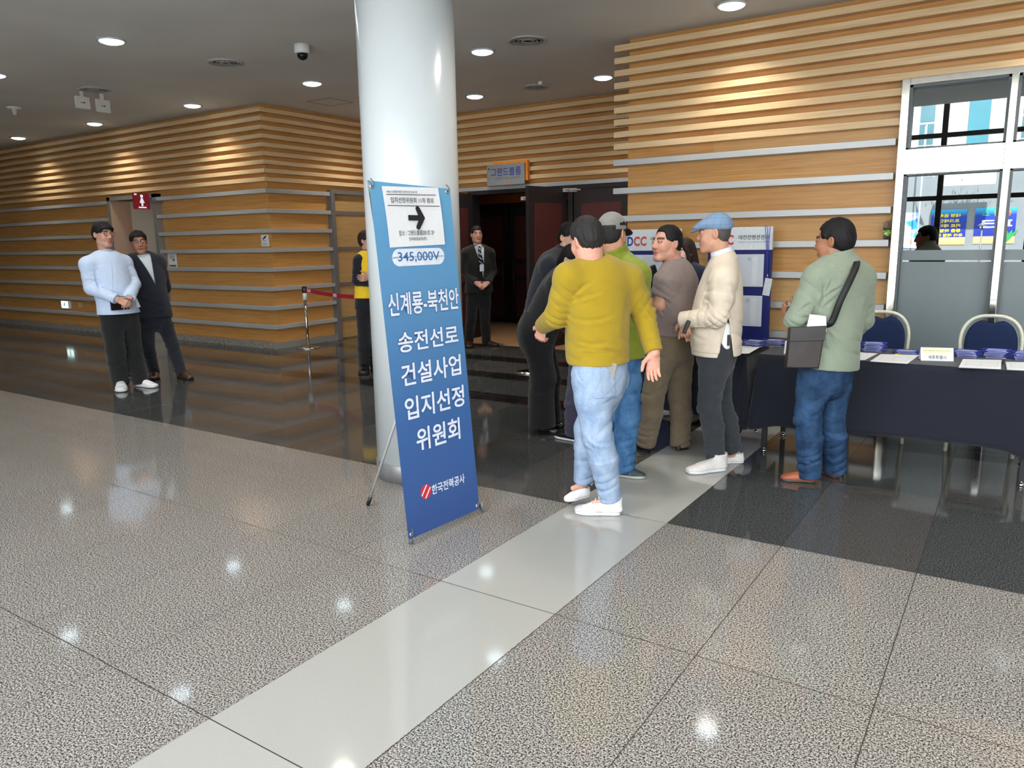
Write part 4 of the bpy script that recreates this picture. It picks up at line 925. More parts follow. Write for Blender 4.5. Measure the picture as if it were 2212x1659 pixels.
b = MB(); b.tube([(x0, YO + 2.2, -.15), (x0, YO + 2.2, 1.75)], .022, 10); b.build('post', GREYMETAL, t, origin=(x0, YO + 2.2, 0)); b = MB(); b.lathe([(.02, 1.72), (.13, 1.74), (.02, 1.82), (0, 1.83)], (x0, YO + 2.2, 0), 20); b.build('lamp_head', GREYMETAL, t, origin=(x0, YO + 2.2, 1.75))
# shrub outside
t = thing('shrub', 'green leafy plant mirrored at the foot of the upper window pane', 'plant', (-1.55, YO + 1., 2.6)); LEAF = plain('leaf_green', (120, 150, 70), .6, 0, .3, .25, 20.)
b = MB(); rng = np.random.RandomState(2)
for k in range(160):
    c = Vector((-1.5 + rng.normal() * .42, YO + 1. + rng.normal() * .12, 3.5 + rng.normal() * .14 + .12 * math.sin(k))); d = Vector(rng.normal(size=3)).normalized(); e = d.orthogonal().normalized(); b.add([c - d * .06, c + e * .02, c + d * .06, c - e * .02], [(0, 1, 2, 3)])
b.build('foliage', LEAF, t, origin=(-1.5, YO + 1, 3.5))
b = MB(); b.box((-2.2, YO + .85, 2.9), (-.8, YO + 1.15, 3.35)); b.build('planter', WHITE, t, origin=(-1.5, YO + 1, 3))
# ------------------------------------------------------------------ figures: distance-field bodies, meshed once each
V3 = lambda *a: np.array(a, float)
def nrm(v): v = np.asarray(v, float); return v / (np.linalg.norm(v) + 1e-12)
class SDF:
    def __init__(s): s.p = []                      # (op, fn, k, lo, hi)
    def _a(s, op, fn, k, lo, hi): s.p.append((op, fn, k, np.asarray(lo, float), np.asarray(hi, float))); return s
    def cone(s, a, b, ra, rb, k=.02, op='u'):
        a, b = np.asarray(a, float), np.asarray(b, float); ab = b - a; L2 = ab @ ab + 1e-12; R = max(ra, rb)
        def fn(P):
            q = P - a; t = np.clip(q @ ab / L2, 0, 1); q = q - t[:, None] * ab
            return np.sqrt((q * q).sum(1)) - (ra + (rb - ra) * t)
        return s._a(op, fn, k, np.minimum(a, b) - R, np.maximum(a, b) + R)
    def econe(s, a, b, u, A0, B0, A1, B1, k=.02, op='u', cap=None):
        """cone of elliptic section: half widths A along u, B across"""
        a, b = np.asarray(a, float), np.asarray(b, float); ax = b - a; L = np.linalg.norm(ax) + 1e-9; ax = ax / L
        u = nrm(np.asarray(u, float) - ax * (np.asarray(u, float) @ ax)); v = np.cross(ax, u); R = max(A0, A1, B0, B1)
        def fn(P):
            q = P - a; z = q @ ax; t = np.clip(z / L, 0, 1); zr = z - t * L
            A = A0 + (A1 - A0) * t; B = B0 + (B1 - B0) * t; C = np.minimum(A, B)
            x = q @ u; y = q @ v
            if cap is not None:                      # flat ends
                k0 = np.sqrt((x / A) ** 2 + (y / B) ** 2); k1 = np.sqrt((x / A ** 2) ** 2 + (y / B ** 2) ** 2) + 1e-9
                dl = np.where(k0 < 1e-3, -C, k0 * (k0 - 1) / k1); dz = np.abs(z - L / 2) - L / 2
                return np.minimum(np.maximum(dl, dz), 0) + np.hypot(np.maximum(dl, 0), np.maximum(dz, 0))
            X, Y, Z = x / A, y / B, zr / C
            k0 = np.sqrt(X * X + Y * Y + Z * Z); k1 = np.sqrt((X / A) ** 2 + (Y / B) ** 2 + (Z / C) ** 2) + 1e-9
            return np.where(k0 < 1e-3, -np.minimum(A, B), k0 * (k0 - 1) / k1)
        return s._a(op, fn, k, np.minimum(a, b) - R, np.maximum(a, b) + R)
    def ell(s, c, fr, r, k=.02, op='u'):
        """ellipsoid, radii r along the columns of fr"""
        c = np.asarray(c, float); fr = np.asarray(fr, float); r = np.asarray(r, float); R = r.max()
        def fn(P):
            q = (P - c) @ fr; k0 = np.sqrt(((q / r) ** 2).sum(1)); k1 = np.sqrt(((q / r ** 2) ** 2).sum(1)) + 1e-9
            return np.where(k0 < 1e-3, -r.min(), k0 * (k0 - 1) / k1)
        return s._a(op, fn, k, c - R, c + R)
    def box(s, c, fr, h, r=.005, k=.005, op='u'):
        c = np.asarray(c, float); fr = np.asarray(fr, float); h = np.asarray(h, float) - r; R = np.linalg.norm(h) + r
        def fn(P):
            q = np.abs((P - c) @ fr) - h
            return np.sqrt((np.maximum(q, 0) ** 2).sum(1)) + np.minimum(q.max(1), 0) - r
        return s._a(op, fn, k, c - R, c + R)
    def loft(s, st, u, k=.012, n=3):
        """st: list of (point, A, B); smooth tube of elliptic sections; u = width direction (one or one per station)"""
        P = np.array([q[0] for q in st], float); W = np.array([[q[1], q[2]] for q in st], float); U = np.array(u, float)
        if U.ndim == 1: U = np.repeat(U[None], len(st), 0)
        D = np.hstack([P, W, U]); pts = []
        for i in range(len(D) - 1):
            d0, d1, d2, d3 = D[max(i - 1, 0)], D[i], D[i + 1], D[min(i + 2, len(D) - 1)]
            for j in range(n):
                t = j / n; pts.append(.5 * (2 * d1 + (d2 - d0) * t + (2 * d0 - 5 * d1 + 4 * d2 - d3) * t * t + (-d0 + 3 * d1 - 3 * d2 + d3) * t ** 3))
        pts.append(D[-1])
        for a, b in zip(pts[:-1], pts[1:]):
            s.econe(a[:3], b[:3], a[5:] + b[5:], max(a[3], .01), max(a[4], .01), max(b[3], .01), max(b[4], .01), k)
        return s
    def half(s, p, n, k=.004, keep=False):
        """cut away the side the normal n points to"""
        p = np.asarray(p, float); n = nrm(n)
        return s._a('i', lambda P: (P - p) @ n, k, [-1e9] * 3, [1e9] * 3)
    def sub(s, other, k=.004):
        ps = other.p
        def fn(P):
            d = np.full(len(P), 1e3)
            for op, f, kk, lo, hi in ps: d = comb(op, d, f(P), kk)
            return d
        lo = np.min([q[3] for q in ps if q[0] == 'u'], 0); hi = np.max([q[4] for q in ps if q[0] == 'u'], 0)
        return s._a('s', fn, k, lo, hi)
    def fold(s, c, r, d, wl, amp, ph=0., skew=None):
        """creases: waves of length wl along d around c, fading over radius r"""
        c = np.asarray(c, float); d = nrm(d); w2 = np.cross(d, [.3, .5, .8]); w2 = nrm(w2); w3 = np.cross(d, w2)
        def fn(P):
            q = P - c; g = np.exp(-(q * q).sum(1) / r ** 2); x = q @ d; y = q @ w2; z = q @ w3
            ph2 = x * 2 * np.pi / wl + ph + 1.5 * np.sin(y * 11 + ph) + 1.2 * np.sin(z * 13 + 1.7 * ph) + .6 * np.sin(x * 31 + ph)
            sw = .5 + .5 * np.sin(ph2); m = np.clip(.25 + .9 * np.sin(y * 23 + 2 * ph + 5 * x) * np.sin(z * 19 + ph - 4 * x) + .4 * np.sin(x * 23 + y * 9 + ph), 0, 1)
            return amp * g * m * (1.5 * (1 - sw) ** 4 - .45 * sw)
        return s._a('d', fn, 0, c - 2 * r, c + 2 * r)
    def crease(s, pts, D, width=.012, depth=.006, reach=.10):
        """a fabric crease: groove with a raised lip, following points on the cloth; reach = how deep around the line along D"""
        pts = [np.asarray(q, float) for q in pts]; lo = np.min(pts, 0) - .16; hi = np.max(pts, 0) + .16
        def fn(P):
            best = np.full(len(P), 9.); sgn = np.zeros(len(P)); dep = np.zeros(len(P)); tt = np.zeros(len(P)); n = len(pts) - 1
            for i, (a, b) in enumerate(zip(pts[:-1], pts[1:])):
                ab = b - a; ab2 = ab - D * (ab @ D); q = P - a; z = q @ D; q2 = q - z[:, None] * D; t = np.clip(q2 @ ab2 / (ab2 @ ab2), 0, 1); r = q2 - t[:, None] * ab2; d = np.sqrt((r * r).sum(1))
                side = np.cross(D, ab2 / np.linalg.norm(ab2)); m = d < best; best = np.where(m, d, best); sgn = np.where(m, np.sign(r @ side), sgn); dep = np.where(m, z - t * (ab @ D), dep); tt = np.where(m, (i + t) / n, tt)
            x = best / width * sgn; fade = np.exp(-(dep / reach) ** 2) * np.sin(np.pi * np.clip(tt * .92 + .04, 0, 1)) ** .7
            return depth * fade * (np.exp(-x ** 2) - .75 * np.exp(-((x - 1.5) / 1.1) ** 2))
        return s._a('d', fn, 0, lo, hi)
    def patch(s, c, fr, hw, hh, thick, D, depth=.12):
        """raised patch of the same cloth (pocket, flap) on the side facing -D"""
        o = SDF(); o.p = list(s.p); o._a('d', lambda P: np.full(len(P), -thick), 0, [-1e9] * 3, [1e9] * 3)
        b = SDF(); b.box(c, fr, V3(hw, depth, hh), .008); f = b.p[0][1]; o._a('i', f, .002, [-1e9] * 3, [1e9] * 3); return o
    def lump(s, amp, f, seed=0):
        rs = np.random.RandomState(seed); K = rs.normal(size=(5, 3)) * f; p = rs.rand(5) * 6.28
        def fn(P):
            d = np.zeros(len(P))
            for k, q in zip(K, p): d += np.sin(P @ k + q)
            return d * amp / 2.2
        return s._a('d', fn, 0, [-1e9] * 3, [1e9] * 3)
def comb(op, d, e, k):
    if op == 'd': return d + e
    if op == 'u':
        if k <= 1e-6: return np.minimum(d, e)
        h = np.maximum(k - np.abs(d - e), 0) / k; return np.minimum(d, e) - h * h * k * .25
    if op == 's': e = -e
    if k <= 1e-6: return np.maximum(d, e)
    h = np.maximum(k - np.abs(d - e), 0) / k; return np.maximum(d, e) + h * h * k * .25
def axis_pts(lo, hi, h, fine):
    if not fine: n = int((hi - lo) / h) + 2; return lo + h * np.arange(n + 1)
    out = [lo]
    while out[-1] < hi:
        z = out[-1]; st = h
        for a, b, hh in fine:
            if a - .02 <= z <= b + .02: st = min(st, hh)
        out.append(z + st)
    return np.array(out + [out[-1] + h])
def mesh_sdf(sd, h, zfine=None, hz=None):
    us = [q for q in sd.p if q[0] == 'u']; lo = np.min([q[3] for q in us], 0) - .025; hi = np.max([q[4] for q in us], 0) + .025
    ax = [axis_pts(lo[0], hi[0], h, None), axis_pts(lo[1], hi[1], h, None), axis_pts(lo[2], hi[2], hz or h, zfine)]
    B = 8; nb = [-(-len(a) // B) for a in ax]
    ax = [np.concatenate([a, a[-1] + (a[-1] - a[-2]) * np.arange(1, n * B - len(a) + 1)]) for a, n in zip(ax, nb)]
    cen = [a.reshape(-1, B).mean(1) for a in ax]; hf = [(a.reshape(-1, B)[:, -1] - a.reshape(-1, B)[:, 0]) / 2 + (a[1] - a[0]) for a in ax]
    C = np.stack(np.meshgrid(*cen, indexing='ij'), -1).reshape(-1, 3); Hd = np.sqrt(sum(m ** 2 for m in np.meshgrid(*hf, indexing='ij'))).reshape(-1)
    D = np.full(len(C), 1e3); pd = []
    for op, fn, k, l, u in sd.p:
        if op == 'd': pd.append(None); continue
        e = fn(C); pd.append(e); D = comb(op, D, e, k)
    act = np.abs(D) < Hd * 1.35 + .02; ids = np.nonzero(act)[0]
    sh = [len(a) for a in ax]; V = np.where(D > 0, 1., -1.).astype(np.float32).reshape(nb); V = np.repeat(np.repeat(np.repeat(V, B, 0), B, 1), B, 2)
    bi = np.stack(np.unravel_index(ids, nb), 1); r = np.arange(B)
    I = (bi[:, 0, None] * B + r); J = (bi[:, 1, None] * B + r); K = (bi[:, 2, None] * B + r)
    P = np.empty((len(ids), B, B, B, 3)); P[..., 0] = ax[0][I][:, :, None, None]; P[..., 1] = ax[1][J][:, None, :, None]; P[..., 2] = ax[2][K][:, None, None, :]
    P = P.reshape(len(ids), -1, 3); val = np.full(P.shape[:2], 1e3); Dc, Hc, Cc = D[ids], Hd[ids], C[ids]
    for (op, fn, k, l, u), e in zip(sd.p, pd):
        if op == 'u': m = e[ids] < np.maximum(Dc, 0) + 2.2 * Hc + k + .02
        elif op == 's': m = e[ids] < 2 * Hc + k + .02
        elif op == 'i': m = e[ids] > -(2 * Hc + k + .02)
        else: m = ((Cc + Hc[:, None] > l) & (Cc - Hc[:, None] < u)).all(1)
        if not m.any(): continue
        val[m] = comb(op, val[m].reshape(-1), fn(P[m].reshape(-1, 3)), k).reshape(-1, P.shape[1])
    V[I[:, :, None, None], J[:, None, :, None], K[:, None, None, :]] = val.reshape(len(ids), B, B, B)
    ins = V < 0
    cnt = np.zeros([n - 1 for n in sh], np.uint8)
    for i in (0, 1):
        for j in (0, 1):
            for k in (0, 1): cnt += ins[i:sh[0] - 1 + i, j:sh[1] - 1 + j, k:sh[2] - 1 + k]
    ci = np.stack(np.nonzero((cnt > 0) & (cnt < 8)), 1); vid = np.full(cnt.shape, -1, np.int32); vid[ci[:, 0], ci[:, 1], ci[:, 2]] = np.arange(len(ci))
    acc = np.zeros((len(ci), 3)); num = np.zeros(len(ci)); cor = [(i, j, k) for i in (0, 1) for j in (0, 1) for k in (0, 1)]
    vv = {c: V[ci[:, 0] + c[0], ci[:, 1] + c[1], ci[:, 2] + c[2]].astype(float) for c in cor}
    pp = {c: np.stack([ax[d][ci[:, d] + c[d]] for d in range(3)], 1) for c in cor}
    for c in cor:
        for d in range(3):
            if c[d]: continue
            e = list(c); e[d] = 1; e = tuple(e); a, b = vv[c], vv[e]; m = (a < 0) != (b < 0); t = np.where(m, a / (a - b + 1e-20), 0)
            acc += np.where(m[:, None], pp[c] + (pp[e] - pp[c]) * t[:, None], 0); num += m
    vt = acc / num[:, None]; quads = []
    for d in range(3):
        sl0 = [slice(None)] * 3; sl1 = [slice(None)] * 3; sl0[d] = slice(0, -1); sl1[d] = slice(1, None)
        a, b = ins[tuple(sl0)], ins[tuple(sl1)]; e = np.stack(np.nonzero(a != b), 1); o1, o2 = [q for q in range(3) if q != d]
        e = e[(e[:, o1] > 0) & (e[:, o2] > 0) & (e[:, o1] < sh[o1] - 1) & (e[:, o2] < sh[o2] - 1)]
        fl = a[e[:, 0], e[:, 1], e[:, 2]]; q = []
        for s1, s2 in ((1, 1), (0, 1), (0, 0), (1, 0)):
            t = e.copy(); t[:, o1] -= s1; t[:, o2] -= s2; q.append(vid[t[:, 0], t[:, 1], t[:, 2]])
        q = np.stack(q, 1); flip = fl if d != 1 else ~fl; q[~flip] = q[~flip][:, ::-1]; quads.append(q)
    q = np.concatenate(quads); q = q[(q >= 0).all(1)]
    return vt, q
def mesh_obj(name, sd, h, mat, parent=None, origin=None, color=None, **kw):
    vt, q = mesh_sdf(sd, h, **kw); o = np.asarray(origin if origin is not None else (0, 0, 0), float)
    me = bpy.data.meshes.new(name); me.vertices.add(len(vt)); me.vertices.foreach_set('co', (vt - o).astype(np.float32).ravel())
    me.loops.add(q.size); me.loops.foreach_set('vertex_index', q.astype(np.int32).ravel()); me.polygons.add(len(q))
    me.polygons.foreach_set('loop_start', np.arange(0, q.size, 4, dtype=np.int32)); me.polygons.foreach_set('use_smooth', np.ones(len(q), bool))
    me.update(calc_edges=True); me.validate()
    if color is not None:
        c = color(vt); at = me.color_attributes.new('tint', 'FLOAT_COLOR', 'POINT'); at.data.foreach_set('color', np.hstack([c, np.ones((len(c), 1))]).astype(np.float32).ravel())
    for m in (mat if isinstance(mat, (list, tuple)) else [mat]): me.materials.append(m)
    ob = bpy.data.objects.new(name, me); COL.objects.link(ob)
    if parent is not None: ob.parent = parent; ob.location = Vector(o) - Vector(parent_world(parent))
    else: ob.location = Vector(o)
    return ob

SKIN = vcol('skin', .48, .4, .06, .12); HAIRM = {}
def hair_mat(name, rgb):
    if name in MATS: return MATS[name]
    t = NT(name); o = t.obj(); g = t.noise(t.mapped(o, (420, 420, 40)), 1., 3.); c = lin(rgb)
    t.base(t.ramp(g, [(.3, tuple(v * .55 for v in c[:3]) + (1,)), (.7, tuple(v * 1.4 for v in c[:3]) + (1,))])); t.set(.62, 0, .25); t.bump(g, .5, .003); MATS[name] = t.m; return t.m

class Person:
    """a figure standing on ground point g; joints come as sight-line points with a depth offset"""
    def __init__(s, label, gpx, skin=(206, 158, 132), h=.006, scale=1.):
        s.g = onZ(*gpx); s.label = label; s.h = h; s.sc = scale
        n = nrm(V3(s.g[0], s.g[1], 0)); s.D = n; s.S = V3(n[1], -n[0], 0); s.Z = V3(0, 0, 1); s.skin = lin(skin)[:3]; s.J = {}; s.body = SDF(); s.zf = []; s.face = None
    def at(s, x, y, off=0.): return facing(s.g, x, y, off)
    def joints(s, **kw):
        for k, v in kw.items(): s.J[k] = s.at(*v)
        return s
    def dir(s, phi, pitch=0.):
        """0 looks at the camera, 90 to the picture right, 180 away"""
        p, t = math.radians(phi), math.radians(pitch); return math.cos(t) * (-math.cos(p) * s.D + math.sin(p) * s.S) + math.sin(t) * s.Z
    def headframe(s, x, y, off, phi, pitch=0., roll=0., size=1.):
        c = s.at(x, y, off); f = s.dir(phi, pitch); r = nrm(np.cross(f, s.Z)); u = np.cross(r, f); a = math.radians(roll)
        r, u = math.cos(a) * r + math.sin(a) * u, -math.sin(a) * r + math.cos(a) * u
        s.hc, s.hf, s.hs = c, np.stack([r, f, u], 1), size; return s
    def H(s, x, y, z): return s.hc + s.hf @ (V3(x, y, z) * s.hs)
    def add_head(s, female=False, jaw=1., brow=1., ears=True):
        b = s.body; H, q, f = s.H, s.hs, s.hf; E = lambda c, r, k=.02, op='u', fr=None: b.ell(H(*c), f if fr is None else fr, V3(*r) * q, k, op)
        E((0, -.013, .038), (.073, .087, .080)); E((0, .022, -.012), (.063, .070, .082), .03); E((0, .030, -.062), (.052 * jaw, .054, .050), .03)
        E((0, .070, -.096), (.022 * jaw, .018, .018), .025)
        for sx in (-1, 1):
            E((sx * .036, .056, -.026), (.026, .026, .028), .025); b.cone(H(sx * .052 * jaw, .0, -.062), H(sx * .02, .066, -.098), .018 * q, .014 * q, .03)
        b.cone(H(-.034, .078, .030), H(.034, .078, .030), .010 * q * brow, .010 * q * brow, .018)
        for sx in (-1, 1): E((sx * .031, .100, .012), (.019, .016, .012), .014, 's')
        b.cone(H(0, .086, .022), H(0, .104, -.022), .0075 * q, .0115 * q, .014)
        for sx in (-1, 1):
            E((sx * .012, .096, -.027), (.009, .011, .008), .010); E((sx * .031, .0785, .011), (.0165, .0135, .0125), .005)
        E((0, .088, -.056), (.024, .011, .0055), .006); E((0, .0865, -.067), (.021, .0115, .0065), .006)
        b.cone(H(-.022, .0965, -.0612), H(.022, .0965, -.0612), .0022, .0022, .003, 's')
        if ears:
            for sx in (-1, 1):
                e = f @ np.array([[math.cos(.45 * sx), -math.sin(.45 * sx), 0], [math.sin(.45 * sx), math.cos(.45 * sx), 0], [0, 0, 1]])
                b.ell(H(sx * .076, -.012, .002), e, V3(.0085, .020, .032) * q, .010); b.ell(H(sx * .084, -.008, .004), e, V3(.006, .011, .019) * q, .006, 's')
        s.zf.append((H(0, 0, -.13)[2] - .03, H(0, 0, .13)[2] + .02, s.h * .75))
        return s
    def colour(s, P):
        c = np.repeat(np.array(s.skin)[None], len(P), 0); q = ((P - s.hc) @ s.hf) / s.hs; x, y, z = q.T; ax = np.abs(x); head = (np.abs(q).max(1) < .14)
        def paint(m, col, a=1.):
            m = np.clip(m, 0, 1)[:, None] * a; c[:] = c * (1 - m) + np.array(col)[None] * m
        sk = np.array(s.skin); g = lambda v, w: np.clip(v / w + .5, 0, 1)
        front = head & (y > .05)
        paint(front * np.exp(-((ax - .036) / .022) ** 2 - ((z + .026) / .022) ** 2), sk * [1.05, .80, .76], .45)
        paint(front * np.exp(-(ax / .014) ** 2 - ((z + .022) / .02) ** 2), sk * [1.03, .8, .76], .4)
        lip = front * (y > .082) * g(1 - ((ax / .025) ** 2 + ((z + .0615) / .0125) ** 2), .5); paint(lip, sk * [.86, .52, .50], .85)
        paint(front * (np.abs(z + .0612) < .0022) * (ax < .022) * (y > .08), sk * .30, .8)
        dx = ax - .031
        bro = head * (y > .04) * g(.0075 - np.abs(z - .034 + 5.5 * dx * dx), .004) * g(.021 - np.abs(dx), .006); paint(bro, s.hair_rgb, .85)
        eye = (dx / .0145) ** 2 + ((z - .011) / .0062) ** 2
        paint(front * g(1.35 - eye, .35), (.03, .02, .018), .9); paint(front * g(.80 - eye, .25), (.62, .60, .57), .95)
        paint(front * g(.0056 - np.hypot(dx, z - .0115), .0015) * (eye < 1.1), (.012, .008, .006), 1.)
        paint(head * (ax > .07) * np.exp(-((y + .01) / .03) ** 2), sk * [1.0, .72, .68], .35)
        if getattr(s, 'stubble', 0): paint(front * g(-.052 - z, .03) * 1., sk * .72, s.stubble)
        return c
    # -- body
    def arm(s, side, r=(.047, .040, .027), sd=None, ease=0., stop=None):
        b = sd or s.body; J = s.J; a, e, w_ = J['sh' + side], J['el' + side], J['wr' + side]
        b.cone(a, e, r[0] + ease, r[1] + ease, .02); b.cone(e, w_ if stop is None else e + (w_ - e) * stop, r[1] + ease, r[2] + ease, .02); return s
    def hand(s, side, d, n, curl=.5, spread=.10, size=1., thumb=.5):
        """d fingers direction, n palm faces, side 'L' or 'R'"""
        b = s.body; w_ = s.J['wr' + side]; d = nrm(d); n = np.asarray(n, float); n = nrm(n - d * (n @ d)); t = np.cross(d, n) if side == 'R' else np.cross(n, d); q = size
        b.econe(w_ - d * .01, w_ + d * .03 * q, t, .026 * q, .020 * q, .034 * q, .015 * q, .012); b.econe(w_ + d * .03 * q, w_ + d * .088 * q, t, .034 * q, .0145 * q, .040 * q, .0125 * q, .010)
        for i, (L, o) in enumerate(zip((.072, .080, .075, .058), (.030, .0105, -.0095, -.0285))):
            p = w_ + d * (.086 - .004 * (i == 3) - .002 * (i == 0)) * q + t * o * q; a = math.radians(8); dd = nrm(d + t * spread * (1.5 - i) * .55)
            for j, (fr, r0, r1) in enumerate(((.46, .0092, .0085), (.30, .0085, .0078), (.24, .0078, .0066))):
                a += curl * (.55, .8, .55)[j] * (1 + .10 * i); e = dd * math.cos(a) + n * math.sin(a); p2 = p + e * L * fr * q
                b.cone(p, p2, r0 * q, r1 * q, .004); p = p2
        p = w_ + d * .022 * q + t * .026 * q; e = nrm(d * .62 + t * .70 + n * .30); p2 = p + e * .046 * q; b.cone(p, p2, .0145 * q, .0115 * q, .012)
        e2 = nrm(e + d * .35 + n * thumb - t * .25); p3 = p2 + e2 * .032 * q; b.cone(p2, p3, .0112 * q, .0098 * q, .005); b.cone(p3, p3 + nrm(e2 + n * .2) * .024 * q, .0098 * q, .0078 * q, .004)
        zz = [w_[2], (w_ + d * .19)[2], (w_ + n * .1 + d * .09)[2], (w_ + t * .08)[2]]; s.zf.append((min(zz) - .02, max(zz) + .02, s.h * .62)); return s
    def spine(s):
        J = s.J; hp = (J['hipL'] + J['hipR']) / 2; sh = (J['shL'] + J['shR']) / 2; nk = J['neck']
        uh = nrm(J['hipR'] - J['hipL']); us = nrm(J['shR'] - J['shL']); return hp, sh, nk, uh, us
    def torso(s, sd, gw=1., gd=1., ease=0., belly=0., hem=None, k=.03, shoulder=.062, hips=1., bend=None, low=.10):
        hp, sh, nk, uh, us = s.spine(); up = nrm(sh - hp); L = np.linalg.norm(sh - hp); f = nrm(np.cross(s.Z, nrm(uh + us))); s.fwd = f
        bd = V3(0, 0, 0) if bend is None else np.asarray(bend, float)
        pts = [(hp - up * low, .165 * hips, .115 * hips), (hp + up * .02, .168 * hips, .120 * hips), (hp + up * L * .25 + f * belly * .5 + bd * .5, .158, .110 + belly * .6), (hp + up * L * .5 + f * belly * .45 + bd, .158, .112 + belly * .55), (hp + up * L * .75 + f * .008 + bd * .6, .170, .115), (sh - up * .03 + bd * .2, .165, .098), (sh + up * .025, .120, .080)]
        st = [(p, a * gw + ease, b_ * gd + ease) for p, a, b_ in pts]; us_ = [uh, uh, uh * .75 + us * .25, uh * .5 + us * .5, uh * .25 + us * .75, us, us]
        sd.loft(st, us_, .012)
        for side in 'LR':
            j = s.J['sh' + side]; sd.cone(nk + (j - nk) * .15, j, shoulder * .80 + ease, shoulder * .92 + ease, .05)
        return s
    def neck(s, r=.056):
        b = s.body; nk = s.J['neck']; top = s.H(0, -.022, -.035); b.econe(nk - s.Z * .03, top, s.hf[:, 0], r * 1.12, r * 1.05, r, r, .03); return s
    def build_body(s, gw=.86):
        J = s.J; s.torso(s.body, gw * .90, gw * .86, 0., k=.03, shoulder=.05, low=.0, hips=.80)
        for q in 'LR':
            s.body.cone(J['hip' + q], J['kn' + q], .070, .048, .03); s.body.cone(J['kn' + q], J['an' + q], .046, .030, .02)
            td = s.toe.get(q) if hasattr(s, 'toe') else None
            if td is not None: s.body.cone(J['an' + q], J['an' + q] - V3(0, 0, .045) + td * .02, .030, .024, .02); s.body.cone(J['an' + q] - V3(0, 0, .045), J['an' + q] - V3(0, 0, .055) + td * .08, .022, .014, .01)
        s.ob = mesh_obj('person', s.body, s.h * .62, SKIN, origin=s.g * [1, 1, 0], color=s.colour, zfine=s.zf, hz=.013)
        tag(s.ob, s.label, 'person'); return s.ob
    def part(s, name, sd, mat, h=None, parent=None, **kw):
        if 'collar' in name: h = min(s.h, .0045)
        return mesh_obj(name, sd, h or s.h, mat, parent or s.ob, origin=s.g * [1, 1, 0], **kw)
    def foot(s, side, heel, toe, w=1., hgt=1., style='sneaker', upper=None, sole=None, z=0., tilt=0., ankle=True):
        """shoe from heel point to toe point (ground points), its sole a sub-part"""
        he, to = np.asarray(heel, float).copy(), np.asarray(toe, float).copy(); he[2] += z; to[2] += z; d = to - he; L = np.linalg.norm(d); d = d / L; t = nrm(np.cross(d, s.Z)); u = np.cross(t, d); q = L / .29
        if not hasattr(s, 'toe'): s.toe = {}
        s.toe[side] = d
        if 'an' + side not in s.J: s.J['an' + side] = he + d * .22 * L + s.Z * .085
        P = lambda a, b_, c: he + d * a * L + t * b_ * q * w + u * c * q
        th = .026 if style == 'sneaker' else .016
        so = SDF(); so.loft([(P(.10, 0, th * .5), .032 * q * w, th * .75), (P(.40, 0, th * .45), .033 * q * w, th * .7), (P(.70, 0, th * .45), .046 * q * w, th * .7), (P(.90, 0, th * .55), .034 * q * w, th * .6)], t, .012, 3)
        so.half(P(0, 0, th + .004), u); so.half(P(0, 0, .001), -u)
        up = SDF(); hh = (.104 if style == 'sneaker' else .086) * hgt
        up.loft([(P(.11, 0, .030), .030 * q * w, .030), (P(.40, 0, .030), .031 * q * w, .034), (P(.68, 0, .026), .042 * q * w, .028), (P(.90, 0, .022), .031 * q * w, .018)], t, .012, 3)
        up.econe(P(.13, 0, .03), P(.16, 0, hh), t, .031 * q * w, .036 * q, .036 * q * w, .046 * q, .02, cap=.003); up.econe(P(.28, 0, .052), P(.62, 0, .042), t, .029 * q * w, hh * .36, .031 * q * w, .020, .025)
        up.half(P(0, 0, th - .004), -u)
        mo = SDF(); mo.econe(P(.15, 0, hh * .80), P(.17, 0, hh + .05), t, .028 * q, .036 * q, .031 * q, .042 * q, 0., cap=.002); up.sub(mo, .004)
        s._shoes = getattr(s, '_shoes', []) + [(up, so, upper, sole, P, t, d, u, q, th, hh)]; return s
    def build_shoes(s):
        s.shoes = []
        for up, so, mu, ms, *_ in s._shoes:
            o = s.part('shoe', up, mu, h=min(s.h, .0055)); s.part('sole', so, ms, h=min(s.h, .0055), parent=o).location = (0, 0, 0); s.shoes.append(o)
        return s
    def trousers(s, mat, r=(.092, .070, .058), hem=.05, ease=.0, gw=1., gd=1., top=.08, k=.03, cuffs=None, folds=1., hips=1., kk=.012, name='trousers', creases=()):
        J = s.J; sd = SDF(); hp, sh, nk, uh, us = s.spine(); up = nrm(sh - hp)
        sd.loft([(hp - V3(0, 0, .06), .145 * gw * hips, .110 * gd), (hp + up * .02, .165 * gw, .120 * gd), (hp + up * (top + .05), .155 * gw, .112 * gd)], uh, .02)
        for q in 'LR':
            h_, kn, an = J['hip' + q], J['kn' + q], J['an' + q]; l1 = h_ + (kn - h_) * .35; rr = r if isinstance(r, tuple) else r[q]
            sd.cone(h_ - V3(0, 0, .0), l1, rr[0] * 1.04, rr[0] * .98, .03 if q == 'L' else kk); sd.cone(l1, kn, rr[0] * .98, rr[1], .02); md = kn + (an - kn) * .35 + nrm(V3(*(s.fwd if hasattr(s, 'fwd') else (0, 0, 0)))) * -.012
            hm = hem[q] if isinstance(hem, dict) else hem; d = nrm(an - kn); e = an + d * hm
            sd.cone(kn, md, rr[1], rr[1] * .98, .02); sd.econe(md, e, s.S, rr[1] * .98, rr[1] * .98, rr[2], rr[2], .02, cap=.003)
        sd.half(hp + up * (top + .045), up)
